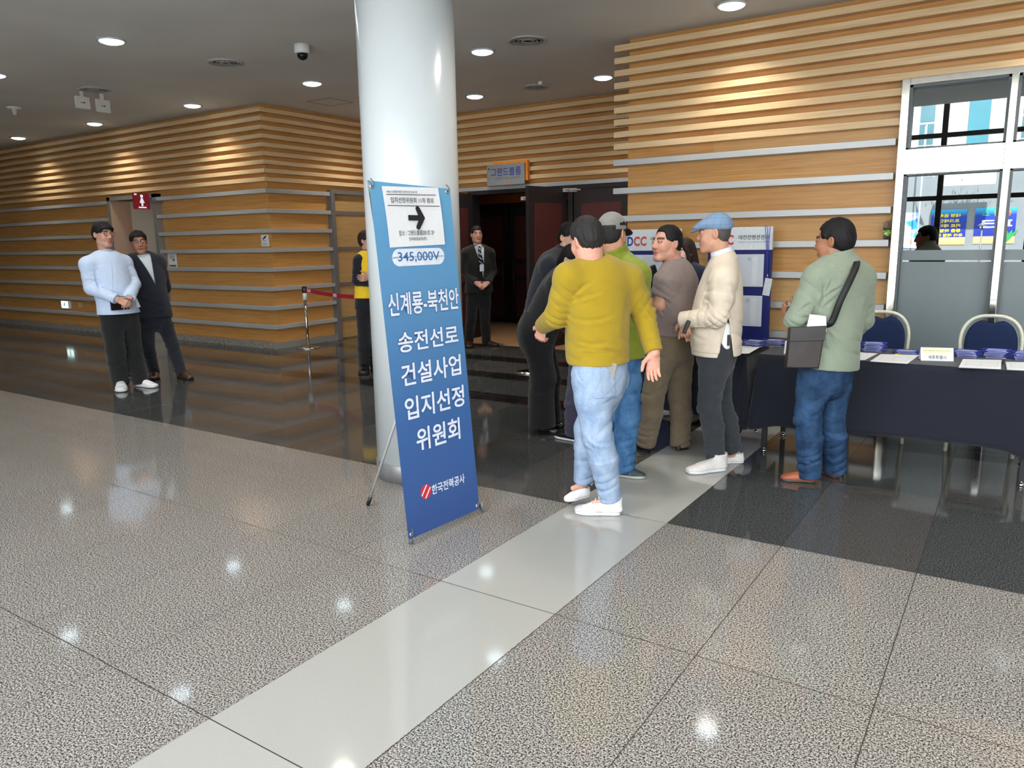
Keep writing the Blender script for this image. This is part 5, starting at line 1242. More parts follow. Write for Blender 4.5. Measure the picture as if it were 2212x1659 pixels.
        for q in 'LR':
            kn, an, h_ = J['kn' + q], J['an' + q], J['hip' + q]; d = nrm(an - kn); ph = 1.3 if q == 'L' else 4.1
            sd.fold(kn, .15, d + .35 * s.S, .075, .007 * folds, ph); sd.fold(an - d * .02, .15, d + .25 * s.S, .055, .010 * folds, ph + 1); sd.fold(h_, .16, nrm(d + .8 * s.S * (1 if q == 'L' else -1)), .075, .004 * folds, ph + 2); sd.fold((h_ + kn) / 2, .16, d + .6 * s.S, .10, .005 * folds, ph + 3)
        for c in creases:
            sd.crease([s.at(*q) for q in c[0]], s.D, *c[1:])
        s.tsd = sd; return s.part(name, sd, mat)
    def creases(s, sd, *cs):
        for c in cs: sd.crease([s.at(*q) for q in c[0]], s.D, *c[1:])
        return sd
    def top(s, gw=1., gd=1., ease=.014, belly=0., sleeve=(.066, .058, .046), hem=.10, cuff=.97, short=None, shoulder=.064, flare=1., hips=1., folds=1., neckcut=.060, bend=None, low=.16, extra=None, sl=True):
        """shirt or jacket volume: torso plus sleeves, cut at hem, cuffs and neck"""
        sd = SDF(); J = s.J; hp, sh, nk, uh, us = s.spine(); up = nrm(sh - hp)
        s.torso(sd, gw, gd, ease, belly, shoulder=shoulder, hips=hips, bend=bend, low=low)
        if flare != 1.: sd.econe(hp - up * low, hp + up * .08, uh, .165 * gw * flare + ease, .115 * gd * flare + ease, .165 * gw + ease, .118 * gd + ease, .02)
        for q in ('LR' if sl is True else (sl or '')):
            a, e, w_ = J['sh' + q], J['el' + q], J['wr' + q]; r0, r1, r2 = sleeve
            m = a + (e - a) * .5
            if short is None:
                sd.cone(a, m, r0, (r0 + r1) / 2, .045); sd.cone(m, e, (r0 + r1) / 2, r1, .02); sd.econe(e, e + (w_ - e) * (cuff[q] if isinstance(cuff, dict) else cuff), np.cross(w_ - e, [.1, .2, .9]), r1, r1, r2, r2, .022, cap=.003)
            else: sd.econe(a, a + (e - a) * short, np.cross(e - a, [.9, .2, .1]), r0, r0, r1, r1, .045, cap=.003)
        return sd
    def finish_top(s, sd, hem_z=None, hem_p=None, cuff=.97, short=None, neckcut=.060, folds=1., sl=True, hem_n=None, neck_up=.045):
        J = s.J; hp, sh, nk, uh, us = s.spine(); up = nrm(sh - hp)
        for q in ('LR' if sl is True else (sl or '')):
            a, e, w_ = J['sh' + q], J['el' + q], J['wr' + q]; d = nrm(e - a); d2 = nrm(w_ - e); ph = .7 if q == 'L' else 3.3
            sd.fold(e, .10, d + d2, .040, .007 * folds, ph); sd.fold((e + w_) / 2, .11, d2, .055, .004 * folds, ph + 1); sd.fold(a + d * .09 - V3(0, 0, .04), .11, nrm(d + .5 * up), .050, .006 * folds, ph + 2)
        wst = hp + up * .14; sd.fold(wst, .20, up + .25 * s.S, .075, .0065 * folds, 1.9); sd.fold(hp + up * .30, .18, up + .5 * s.S, .10, .0045 * folds, 5.); sd.fold(hp - up * .02, .17, up - .2 * s.S, .060, .005 * folds, .4)
        if hem_p is not None: sd.half(hem_p, -up if hem_n is None else hem_n, .004)
        if neckcut:
            c = SDF(); hd = nrm(s.H(0, -.02, -.04) - nk); c.econe(nk + hd * neck_up, nk + hd * .25, s.hf[:, 0], neckcut, neckcut, neckcut * 1.6, neckcut * 1.6, 0., 'u', .001); sd.sub(c, .006)
        return sd
    def collar(s, r=.068, hgt=.045, th=.006, lean=.0, base=0.0, wide=1.08, front=0.):
        nk = s.J['neck']; hd = nrm(s.H(0, -.022, -.04) - nk); a = nk + hd * base; b_ = a + hd * hgt; u = s.hf[:, 0]
        sd = SDF(); sd.econe(a - hd * .01, b_, u, (r + th) * wide + .012, r + th + .012, (r + th) * wide, r + th, .01, 'u', .002)
        c = SDF(); c.econe(a - hd * .06, b_ + hd * .05, u, r * wide + .012, r + .012, r * wide, r, 0., 'u', .002); sd.sub(c, .002); return sd
    def hairdo(s, mat, front=.075, fz=.062, nape=-.075, lift=.010, side=.012, rough=.004, top=.0, seed=1, bangs=0., sideburn=0., crown=0., size=1.):
        """cap of hair cut along a plane from the hairline to the nape"""
        sd = SDF(); H, q, f = s.H, s.hs * size, s.hf
        sd.ell(H(0, -.015, .040 + top * .5), f, V3(.073 + side, .087 + lift, .080 + lift + top) * q, .02)
        sd.ell(H(0, -.044, -.005), f, V3(.064 + side * .7, .052 + lift, .066) * q, .03)
        if bangs: sd.ell(H(0, .045, .060), f, V3(.066 + side * .6, .050, .036) * q, .03)
        for sx in (-1, 1):
            if sideburn: sd.cone(H(sx * .070, .022, .035), H(sx * .070, .016, .035 - sideburn), .012 * q, .006 * q, .02)
        a = V3(0, front, fz); b_ = V3(0, -.02, -.004); 
        c = SDF(); n1 = nrm(V3(0, (fz - nape * .2) * .9, -(front + .06)));
        # face side: everything in front of a slanting plane and below the hairline
        c.box(H(0, front + .150 - .008, fz - .125), f, V3(.2, .150, .125) * q, .01 * q, 0.)
        c.box(H(0, .125 - .002 + (.0 if not sideburn else 0), -.11 + .018), f, V3(.2, .110, .11) * q, .012 * q, .02)
        for sx in (-1, 1): c.ell(H(sx * .088, -.006, -.008), f, V3(.020, .024, .034) * q, .012)
        sd.sub(c, .010); sd.half(H(0, -.06, nape), s.hf @ V3(0, .25, -1), .012)
        rs = np.random.RandomState(seed); K = rs.normal(size=(7, 3)) * np.array([150, 150, 50]); p = rs.rand(7) * 6.28; hc, hf = s.hc, s.hf
        def fn(P):
            x = (P - hc) @ hf; d = np.zeros(len(P))
            for k_, q_ in zip(K, p): d += np.sin(x @ k_ + q_ + .8 * np.sin(x[:, 2] * 40 + q_))
            return d * rough / 6.5
        sd._a('d', fn, 0, [-1e9] * 3, [1e9] * 3)
        return sd
    def glasses(s, mat, w=.026, hgt=.018, r=.0019, y=.099, z=.010):
        b = MB(); H = lambda *a: Vector(s.H(*a))
        for sx in (-1, 1):
            pts = []
            for k in range(21):
                a = 2 * math.pi * k / 20; cx, sy = math.cos(a), math.sin(a); pts.append(H(sx * .033 + w * math.copysign(abs(cx) ** .6, cx), y - .10 * (sx * .033 + w * cx) ** 2 * 9, z + hgt * math.copysign(abs(sy) ** .6, sy)))
            b.tube(pts, r, 6); b.tube([H(sx * .059, y - .022, z + .008), H(sx * .074, .06, z + .010), H(sx * .080, -.005, z + .008), H(sx * .078, -.022, z - .008)], r, 6)
        b.tube([H(-.009, y, z + .004), H(0, y + .003, z + .006), H(.009, y, z + .004)], r, 6)
        return b.build('glasses', mat, s.ob, origin=s.hc)
# ------------------------------------------------------------------ the people
ONLY = os.environ.get('CAST')
def want(n): return ONLY is None or n in ONLY.split(',')
def gz(x, y): return onZ(x, y, 0)
HAIR_BLACK, HAIR_DARK, HAIR_BROWN, HAIR_GREY = hair_mat('hair_black', (24, 22, 24)), hair_mat('hair_dark_grey', (40, 37, 37)), hair_mat('hair_dark_brown', (50, 36, 30)), hair_mat('hair_grey', (84, 78, 76))
BROW = lin((30, 24, 22))[:3]
SHOE_WHITE = plain('shoe_white', (226, 226, 228), .5, 0, .4, .03); SOLE_WHITE = plain('sole_white', (214, 214, 216), .6); SHOE_BLACK = plain('shoe_black', (22, 21, 22), .3); SOLE_BLACK = plain('sole_black', (14, 14, 15), .6)
SHOE_BROWN = plain('shoe_dark_brown', (58, 34, 28), .28); SHOE_TAN = plain('shoe_tan_leather', (152, 80, 52), .42, 0, .45, .12, 30.); SOLE_GREY = plain('sole_grey', (74, 72, 70), .6)
FRAME = plain('glasses_frame', (30, 26, 26), .3)

def man_yellow():
    p = Person('man in a mustard yellow sweater and light jeans walking past, seen from behind', (1292, 1106), (214, 158, 138), .0052); p.hair_rgb = BROW
    p.joints(neck=(1279, 575, .0), shL=(1229, 600, -.08), shR=(1357, 603, .08), elL=(1203, 682, -.04), wrL=(1172, 704, .17), elR=(1389, 676, .11), wrR=(1413, 762, .02),
             hipL=(1276, 815, -.07), hipR=(1318, 817, .08), knL=(1291, 945, -.09), knR=(1272, 925, .09), anL=(1316, 1066, -.04), anR=(1262, 1030, .14))
    p.foot('L', p.at(1344, 1103, -.04) * [1, 1, 0], gz(1237, 1108), 1., 1., upper=SHOE_WHITE, sole=SOLE_WHITE); h = p.at(1273, 1062, .16); t = p.at(1219, 1074, .06); t[2] = h[2] = 0
    p.foot('R', h, t, 1., 1., upper=SHOE_WHITE, sole=SOLE_WHITE, z=.035)
    p.headframe(1267, 520, -.01, -144, -14, 6, .98).add_head(); p.neck(.062); p.arm('L'); p.arm('R', ease=.003)
    p.hand('R', -p.Z - .05 * p.S, -p.D + .25 * p.S, .42, .05, 1.0); p.hand('L', p.dir(-150, -62), p.dir(150, 10), .75, .02, .92)
    p.build_body(); KN = fabric('mustard_knit', (156, 130, 22), .9, 1100., .12, .04)
    sd = p.top(1.0, 1.10, .014, .05, (.074, .066, .048), flare=1., shoulder=.070, cuff=.98, low=.06); hp, sh, nk, uh, us = p.spine()
    p.finish_top(sd, hem_p=p.at(1298, 783), hem_n=-p.Z + .02 * p.S, neckcut=.066, folds=.9, neck_up=.025)
    o = -.16; p.creases(sd, (((1238, 640, o), (1262, 618, o), (1280, 610, o)), .010, .007), (((1236, 652, o), (1268, 640, o), (1298, 632, o)), .010, .007), (((1232, 690, o), (1262, 694, o), (1300, 690, o), (1325, 682, o)), .012, .006), (((1240, 738, o), (1275, 745, o), (1310, 742, o), (1340, 750, o)), .012, .007), (((1244, 756, o), (1268, 752, o), (1290, 756, o)), .010, .006), (((1382, 660, 0), (1400, 668, 0), (1412, 680, 0)), .009, .006), (((1392, 690, 0), (1408, 692, 0)), .009, .005), (((1356, 640, 0), (1348, 690, 0), (1346, 730, 0)), .014, .006))
    for z_ in (765.,): sd.crease([p.at(1225, z_ + 2, o), p.at(1298, z_, o), p.at(1372, z_ + 1, o)], p.D, .004, .0022, .5)
    sd.crease([p.at(1398, 737, .0), p.at(1430, 733, .0)], p.D, .004, .003, .3)
    p.part('sweater', sd, KN)
    p.part('sweater_collar', p.collar(.066, .030, .007, base=.012), KN)
    JE = denim('light_blue_jeans', (128, 150, 180), (168, 184, 206), .30); o = -.15; p.trousers(JE, (.102, .082, .060), hem={'L': .035, 'R': .03}, gw=.96, gd=1.10, folds=.8, creases=((((1262, 800, o), (1266, 860, o), (1274, 940, o), (1290, 1000, o), (1306, 1064, o)), .005, .003, .2), (((1270, 940, o), (1290, 955, o), (1318, 958, o)), .010, .006), (((1266, 955, o), (1284, 966, o)), .010, .006), (((1335, 870, o), (1322, 866, o), (1300, 872, o)), .012, .006), (((1244, 800, o), (1252, 818, o), (1262, 826, o)), .006, .005)))
    p.build_shoes(); p.part('hair', p.hairdo(HAIR_DARK, .052, .070, -.072, .012, .010, .006, seed=3), HAIR_DARK)
    b = SDF(); fr = np.stack([nrm(p.S + .25 * p.D), nrm(p.D - .25 * p.S), p.Z], 1); fr2 = fr @ np.array([[math.cos(.2), 0, math.sin(.2)], [0, 1, 0], [-math.sin(.2), 0, math.cos(.2)]])
    o = mesh_obj('phone', SDF().box(p.at(1316, 801, -.132), fr2, V3(.036, .0045, .044), .004), .003, plain('phone_grey', (150, 142, 138), .4), origin=p.at(1316, 801, -.132)); tag(o, 'grey phone sticking out of the back pocket of the light jeans', 'phone')
    p.part('back_pocket', p.tsd.patch(p.at(1303, 826, -.12), fr, .066, .078, .0035, p.D, .10), JE, h=.004)
    # grey panels and laces on the near shoe
    up, so, mu, ms, P, t, d, u, q, th, hh = p._shoes[0]; GS = plain('suede_grey', (196, 190, 192), .8)
    for nm, a0, a1, w0 in (('side_stripe', .40, .52, .052), ('toe_cap', .80, .97, .040)):
        c = SDF(); c.econe(P(a0, 0, .035), P(a1, 0, .03), t, w0 * q, .034, (w0 - .006) * q, .024, 0., 'u', .01)
        cl = SDF(); cl.p = [(o_, f_, k_, l_, h_) for o_, f_, k_, l_, h_ in up.p]; cl._a('d', lambda X: np.full(len(X), -.0016), 0, [-1e9] * 3, [1e9] * 3)
        fn0 = c.p[0][1]; cl._a('i', fn0, .002, [-1e9] * 3, [1e9] * 3); p.part(nm, cl, GS, h=.004, parent=p.shoes[0]).location = (0, 0, 0)
    b = MB()
    for k in range(4): a = .46 + .07 * k; z = hh * (1.06 - .16 * k); b.tube([P(a, -.022, z - .008), P(a + .01, 0, z + .002), P(a, .022, z - .008)], .003, 6)
    o = b.build('laces', SOLE_WHITE, p.shoes[0], origin=P(.5, 0, .06)); return p

def man_cap():
    p = Person('man in a green jacket and grey cap, seen from behind right of the yellow sweater', (1364, 1030), (200, 148, 120), .0056); p.hair_rgb = BROW
    p.joints(neck=(1330, 556, .02), shR=(1376, 594, -.08), shL=(1290, 594, .10), elR=(1381, 672, .02), wrR=(1368, 735, .20), elL=(1278, 680, .12), wrL=(1300, 740, .32), hipR=(1352, 785, -.02), hipL=(1312, 785, .08), knR=(1357, 895, -.01), knL=(1316, 895, .09), anR=(1348, 1008, .0))
    p.foot('R', gz(1318, 1027), gz(1397, 1034), 1.05, 1., upper=plain('shoe_teal', (52, 66, 74), .6), sole=plain('sole_pale', (176, 174, 166), .6)); p.foot('L', gz(1300, 1000), gz(1350, 990), 1., 1., upper=plain('shoe_teal', (52, 66, 74), .6), sole=plain('sole_pale', (176, 174, 166), .6))
    p.headframe(1323, 507, .0, 152, -4, 0, 1.0).add_head(); p.neck(.054); p.arm('L'); p.arm('R'); p.hand('R', p.dir(-150, -20), -p.Z, .8); p.hand('L', p.dir(170, -10), -p.Z, .8); p.build_body()
    GJ = fabric('olive_green_nylon', (122, 132, 28), .6, 900., .3, .05); sd = p.top(1.0, 1.05, .024, .02, (.074, .068, .054), low=.02); p.finish_top(sd, hem_p=p.at(1340, 771), hem_n=-p.Z, neckcut=.068, folds=1.2, neck_up=.03); p.part('jacket', sd, GJ)
    c = p.collar(.064, .080, .014, base=.0, wide=1.05); c.lump(.003, 60, 4); p.part('jacket_collar', c, GJ)
    p.trousers(denim('mid_blue_jeans', (44, 84, 128), (84, 128, 170), .4), (.094, .078, .068), hem=.035, gw=1., gd=1.05); p.build_shoes()
    p.part('hair', p.hairdo(HAIR_DARK, .050, .050, -.060, .006, .006, .003), HAIR_DARK)
    H, f = p.H, p.hf; CG = fabric('grey_cap_cloth', (126, 124, 118), .85, 800., .25); sd = SDF(); sd.ell(H(0, -.012, .046), f, V3(.085, .100, .092), .02); sd.half(H(0, -.02, .028), f @ V3(0, .10, -1)); p.part('cap', sd, CG)
    sd = SDF(); sd.ell(H(0, .105, .030), f @ np.array([[1, 0, 0], [0, .95, .3], [0, -.3, .95]]), V3(.074, .080, .012), .01); sd.half(H(0, .065, 0), f @ V3(0, -1, 0)); p.part('cap_brim', sd, BLACK_MAT)
    sd = SDF(); sd.ell(H(0, -.012, .046), f, V3(.0865, .1015, .0930), .02); sd.half(H(0, -.02, .026), f @ V3(0, .10, -1)); sd.half(H(0, -.02, .060), f @ V3(0, -.10, 1)); sd.half(H(.0, 0, 0), f @ V3(1, .9, 0)); p.part('cap_strap', sd, BLACK_MAT)
    sd = SDF(); sd.ell(H(0, -.012, .046), f, V3(.0865, .1015, .0930), .02); sd.half(H(0, 0, .050), f @ V3(0, 0, -1)); sd.half(H(.055, 0, 0), f @ V3(-1, .0, .3)); p.part('cap_panel', sd, BLACK_MAT)
    fr = np.stack([nrm(p.S * .35 + p.Z * .9), nrm(p.D * .5 + p.S * -.6 + .2 * p.Z), nrm(np.cross(nrm(p.S * .35 + p.Z * .9), nrm(p.D * .5 + p.S * -.6 + .2 * p.Z)))], 1)
    bk = SDF(); c0 = p.at(1337, 822, -.14); bk.box(c0, fr, V3(.085, .007, .058), .003); o = mesh_obj('booklet', bk, .004, plain('booklet_red', (196, 28, 36), .5), origin=c0); tag(o, 'red booklet between the light jeans and the mid blue jeans', 'booklet')
    pg = SDF(); pg.box(c0 + fr[:, 1] * .009, fr, V3(.084, .003, .057), .002); mesh_obj('pages', pg, .004, PAPER, o, origin=c0); return p

def man_mauve():
    p = Person('man in a mauve knit t-shirt and brown trousers looking back to the left', (1432, 976), (206, 152, 130), .0056); p.hair_rgb = BROW
    p.joints(neck=(1459, 574, .0), shL=(1440, 602, -.15), shR=(1482, 600, .15), elL=(1425, 657, -.14), wrL=(1390, 640, .04), elR=(1462, 668, .22), wrR=(1420, 650, .22), hipL=(1438, 735, -.07), hipR=(1468, 737, .09), knL=(1410, 858, -.05), knR=(1468, 858, .06))
    p.foot('L', gz(1402, 975), gz(1378, 962), 1.05, 1., 'dress', SHOE_BROWN, SOLE_BLACK); p.foot('R', gz(1462, 974), gz(1487, 968), 1.05, 1., 'dress', SHOE_BROWN, SOLE_BLACK)
    p.headframe(1440, 527, -.01, -52, 3, 0, 1.02).add_head(jaw=1.08); p.neck(.062); p.arm('L', (.052, .046, .030)); p.arm('R', (.052, .046, .030)); p.hand('L', p.dir(-100, 10), p.dir(-20, -40), .6); p.hand('R', p.dir(-90, 5), p.dir(180, -30), .6); p.build_body()
    K = fabric('mauve_knit', (134, 118, 114), .9, 1000., .16, .04); sd = p.top(1.08, 1.16, .014, .05, (.078, .070, .0), shoulder=.066, low=.0, short=.66); p.finish_top(sd, hem_p=p.at(1462, 722), hem_n=-p.Z - .04 * p.S, neckcut=.064, folds=.7, short=.66, neck_up=.02)
    o = -.16; p.creases(sd, (((1412, 641, o), (1430, 644, o), (1446, 640, o)), .004, .003, .2), (((1446, 598, o), (1454, 620, o), (1453, 650, o)), .010, .007), (((1452, 690, o), (1470, 700, o), (1492, 698, o)), .012, .006), (((1450, 703, o), (1475, 712, o), (1496, 710, o)), .010, .005), (((1425, 600, o), (1440, 592, o), (1452, 588, o)), .008, .004))
    p.part('t_shirt', sd, K)
    p.part('shirt_collar', p.collar(.064, .022, .006, base=.006), K); p.trousers(fabric('khaki_brown_cotton', (112, 98, 78), .85, 900., .35), (.098, .080, .070), hem=.045, gw=1.05, gd=1.15); p.build_shoes()
    p.part('hair', p.hairdo(HAIR_BLACK, .060, .078, -.070, .010, .012, .004, seed=6), HAIR_BLACK)
    c0 = p.at(1409, 606, .05); f = SDF(); fr = np.stack([nrm(p.S * .8 + .5 * p.D), nrm(p.D * .8 - p.S * .5), p.Z], 1); r = np.array([[math.cos(.35), 0, -math.sin(.35)], [0, 1, 0], [math.sin(.35), 0, math.cos(.35)]]); f.box(c0, fr @ r, V3(.055, .012, .10), .006); o = mesh_obj('folder', f, .005, BLACK_MAT, origin=c0); tag(o, 'black folder held in front of the man in the mauve t-shirt', 'folder'); return p

def man_cream():
    p = Person('man in a cream jacket and pale blue flat cap, side on', (1553, 1008), (204, 152, 126), .0056); p.hair_rgb = lin((90, 80, 76))[:3]
    p.joints(neck=(1564, 562, .0), shL=(1562, 602, -.17), shR=(1556, 602, .17), elL=(1553, 684, -.21), wrL=(1478, 690, -.13), elR=(1536, 686, .20), wrR=(1482, 698, .02), hipL=(1545, 765, -.09), hipR=(1550, 765, .09), knL=(1531, 880, -.09), knR=(1556, 872, .08), anL=(1545, 990, -.06), anR=(1583, 968, .10))
    p.foot('L', p.at(1569, 1018, -.07) * [1, 1, 0], gz(1478, 1024), 1.08, 1.1, upper=plain('shoe_offwhite', (214, 208, 204), .6), sole=SOLE_WHITE); h, t = gz(1606, 1000), gz(1548, 1000); p.foot('R', h, t, 1.08, 1.1, upper=plain('shoe_offwhite', (214, 208, 204), .6), sole=SOLE_WHITE)
    p.headframe(1543, 506, .0, -92, -2, 0, .97).add_head(jaw=.95, brow=1.1); p.neck(.054); p.arm('L'); p.arm('R'); p.hand('L', -p.Z + .10 * p.S, p.D + .1 * p.S, .6, .02, size=.9); p.hand('R', -p.Z * .9 + .3 * p.S, -p.D, .7, .02, size=.9); p.build_body()
    CJ = fabric('cream_wool', (214, 198, 178), .9, 900., .22, .03); sd = p.top(1.0, 1.08, .022, .03, (.074, .066, .052), low=.10, flare=1.12, cuff=1.10); p.finish_top(sd, hem_p=p.at(1545, 764), hem_n=-p.Z, neckcut=.070, folds=1., neck_up=.0)
    v = SDF(); cv = p.at(1569, 745, -.05); v.box(cv, np.stack([p.S, p.D, p.Z], 1), V3(.045, .30, .012), .002); v = SDF(); a = p.at(1573, 688, -.15); v.econe(a + p.Z * .0, a - p.Z * .30 - .01 * p.S, p.S, .003, .16, .060, .16, 0., 'u', .002); sd.sub(v, .006)
    o = -.2; p.creases(sd, (((1590, 650, o), (1570, 682, o), (1535, 706, o), (1500, 712, o)),   .008, .004, .12), (((1512, 640, o), (1530, 650, o), (1545, 668, o)), .009, .004), (((1505, 668, o), (1522, 676, o), (1534, 690, o)), .008, .004), (((1495, 680, o), (1508, 690, o)), .008, .003), (((1548, 570, -.1), (1532, 610, -.14), (1514, 660, -.12)), .006, .005), (((1580, 610, o), (1590, 640, o), (1588, 668, o)), .010, .006), (((1552, 600, o), (1546, 640, o)), .014, .005))
    p.part('jacket', sd, CJ); c = p.collar(.066, .050, .009, base=-.005, wide=1.08); p.part('jacket_collar', c, CJ); p.part('shirt_collar', p.collar(.057, .060, .010, base=.012, wide=1.03), plain('shirt_white', (222, 226, 232), .7))
    fr = np.stack([p.S, p.D, p.Z], 1); p.part('jacket_pocket', sd.patch(p.at(1527, 731, -.12), fr, .085, .088, .004, p.D, .13), CJ, h=.005)
    p.trousers(fabric('charcoal_denim', (48, 51, 56), .85, 900., .3), (.092, .074, .060), hem=.03, gw=.95, gd=1.05); p.build_shoes()
    p.part('hair', p.hairdo(HAIR_GREY, .036, .040, -.066, .003, .003, .001), HAIR_GREY); H, f = p.H, p.hf
    CP = NT('blue_check_cap'); o = CP.obj(); s = CP.new('ShaderNodeSeparateXYZ'); CP.link(o, s.inputs[0]); ln = None
    for q, o_ in ((s.outputs[0], .013), (s.outputs[2], .0)):
        m = CP.math('GREATER_THAN', CP.math('ABSOLUTE', CP.math('SUBTRACT', CP.math('FRACT', CP.math('DIVIDE', CP.math('ADD', q, o_), .042)), .5)), .475); ln = m if ln is None else CP.math('MAXIMUM', ln, m)
    CP.base(CP.mix(CP.math('MULTIPLY', ln, .45), lin((122, 146, 176)), lin((66, 80, 108)))); CP.set(.85, 0, .2); CP.bump(CP.noise(o, 500., 1.), .2, .002)
    sd = SDF(); sd.ell(H(0, -.022, .060), f, V3(.084, .098, .074), .02); sd.ell(H(0, .070, .060), f @ np.array([[1, 0, 0], [0, .90, .43], [0, -.43, .90]]), V3(.076, .075, .030), .045); sd.lump(.003, 40, 5); sd.half(H(0, -.02, .030), f @ V3(0, .06, -1)); p.part('flat_cap', sd, CP.m)
    sd = SDF(); sd.ell(H(0, .105, .034), f @ np.array([[1, 0, 0], [0, .95, .30], [0, -.30, .95]]), V3(.070, .056, .008), .01); sd.half(H(0, .06, 0), f @ V3(0, -1, 0)); p.part('cap_peak', sd, fabric('cap_peak_blue', (104, 124, 158), .85))
    fr = np.stack([nrm(p.S * .35 + p.D * .0 + p.Z * .94), p.D, nrm(-.94 * p.S + .35 * p.Z)], 1); c0 = p.at(1483, 706, -.20); w_ = SDF(); w_.box(c0, fr, V3(.044, .020, .013), .006); o = mesh_obj('phone_wallet', w_, .003, plain('black_leather', (22, 20, 21), .35), origin=c0); tag(o, 'black phone wallet in the hand of the man in the cream jacket', 'wallet')
    c0 = p.at(1566, 727, -.125); w_ = SDF(); w_.cone(c0 - p.Z * .06, c0 + p.Z * .06, .034, .034, 0.); o = mesh_obj('rolled_paper', w_, .004, PAPER, origin=c0); mesh_obj('dark_label', SDF().box(c0 - p.Z * .02 + .022 * p.S - .026 * p.D, np.stack([nrm(p.S + .6 * p.D), nrm(p.D - .6 * p.S), p.Z], 1), V3(.010, .006, .035), .002), .003, GREY_DK, o, origin=c0); tag(o, 'rolled white paper in the vent of the cream jacket', 'paper'); return p

def man_sage():
    p = Person('man in a sage jacket with a brown shoulder bag at the right table', (1756, 1036), (168, 116, 90), .0056); p.hair_rgb = BROW
    p.joints(neck=(1815, 562, .0), shL=(1766, 602, -.10), shR=(1858, 600, .11), elL=(1722, 692, -.15), wrL=(1719, 682, .07), elR=(1862, 688, .16), wrR=(1830, 730, .34), hipL=(1762, 805, -.07), hipR=(1806, 806, .07), knL=(1744, 905, -.08), knR=(1795, 905, .06))
    p.foot('L', gz(1764, 1042), gz(1684, 1036), 1.05, .9, 'dress', SHOE_TAN, SOLE_GREY); p.foot('R', gz(1812, 1034), gz(1760, 1014), 1.05, .9, 'dress', SHOE_TAN, SOLE_GREY)
    p.headframe(1803, 522, .0, -112, -6, 0, 1.08).add_head(); p.neck(.058); p.arm('L'); p.arm('R'); p.hand('L', p.dir(-120, 20), p.dir(170, 20), .8, .02); p.hand('R', p.dir(-160, 0), -p.Z, .6); p.build_body()
    SJ = fabric('sage_nylon', (132, 142, 124), .65, 900., .28, .03); sd = p.top(1.06, 1.12, .026, .03, (.078, .072, .056), low=.08, flare=1.06, cuff=1.0); p.finish_top(sd, hem_p=p.at(1800, 793), hem_n=-p.Z - .10 * p.S, neckcut=.070, folds=.9, neck_up=.02)
    o = -.17; p.creases(sd, (((1771, 598, o), (1780, 616, o), (1779, 640, o), (1770, 668, o)), .009, .009), (((1818, 620, o), (1800, 630, o), (1780, 644, o)), .009, .008), (((1812, 636, o), (1796, 650, o), (1778, 666, o)), .009, .007), (((1796, 606, o), (1789, 622, o), (1782, 634, o)), .007, .006), (((1752, 655, o), (1738, 662, o), (1726, 674, o)), .009, .007), (((1762, 660, o), (1752, 690, o), (1736, 704, o)), .009, .006), (((1794, 704, o), (1806, 718, o), (1824, 732, o)), .011, .007), (((1790, 714, o), (1796, 740, o), (1806, 764, o)), .011, .006), (((1876, 640, 0), (1866, 668, 0), (1868, 694, 0)), .010, .007), (((1806, 570, -.12), (1830, 574, -.12), (1846, 586, -.1)), .007, .004))
    p.part('jacket', sd, SJ)
    c = p.collar(.066, .065, .010, base=.0, wide=1.06); p.part('jacket_collar', c, SJ)
    p.trousers(denim('dark_blue_jeans', (28, 50, 78), (54, 82, 116), .45), (.098, .080, .070), hem=.05, gw=1.02, gd=1.08, folds=1., creases=((((1736, 880, -.1), (1752, 896, -.12), (1768, 894, -.1)), .011, .007), (((1738, 990, -.1), (1756, 1000, -.12), (1770, 992, -.1)), .010, .008), (((1786, 985, 0), (1800, 996, 0), (1818, 988, 0)), .010, .008), (((1782, 930, 0), (1800, 938, 0), (1816, 932, 0)), .011, .007), (((1800, 850, 0), (1782, 870, 0), (1772, 900, 0)), .012, .007))); p.build_shoes(); p.part('hair', p.hairdo(HAIR_BLACK, .058, .070, -.078, .010, .012, .004, seed=8, sideburn=.02), HAIR_BLACK)
    c0 = p.at(1702, 674, .06); fr = np.stack([nrm(p.S), nrm(p.D), p.Z], 1); w_ = SDF(); w_.box(c0, fr, V3(.010, .060, .034), .004); o = mesh_obj('phone', w_, .003, plain('phone_case_brown', (70, 44, 32), .4), origin=c0); tag(o, 'brown phone in the left hand of the man in the sage jacket', 'phone')
    # shoulder bag
    BR_ = plain('bag_brown_leather', (48, 39, 36), .42, 0, .45, .2, 16.); q = [p.at(*v) for v in ((1708, 708, -.30), (1785, 704, -.24), (1770, 797, -.25), (1699, 796, -.31))]; c0 = sum(q) / 4; n = nrm(np.cross(q[1] - q[0], q[3] - q[0])); n = n if n @ p.D > 0 else -n
    bag = thing('shoulder_bag', 'brown leather shoulder bag hanging at the hip of the man in the sage jacket', 'bag', c0); b = MB(); ls = []
    for d_, sc in ((0, .95), (.006, 1.), (.055, 1.), (.062, .95)): ls.append([c0 + (v - c0) * sc + n * d_ for v in q])
    b.loops(ls, smooth=False); b.build('bag_body', BR_, bag, origin=c0, bevel=.006)
    fl = [q[0] + (q[0] - c0) * .02, q[1] + (q[1] - c0) * .02, q[1] * .66 + q[2] * .34, q[0] * .66 + q[3] * .34]; b = MB(); b.loops([[v - n * .008 for v in fl], [v + n * .004 for v in fl]], smooth=False); b.build('bag_flap', plain('bag_dark_flap', (34, 28, 27), .38), bag, origin=c0, bevel=.003)
    st = [q[1] + n * .03, p.at(1797, 695, -.19), p.at(1815, 650, -.205), p.at(1836, 606, -.17), p.at(1850, 573, -.09), p.at(1846, 562, .03), p.at(1822, 600, .17)]; b = MB(); ls = []
    P_ = [Vector(v) for v in st]; sm = []
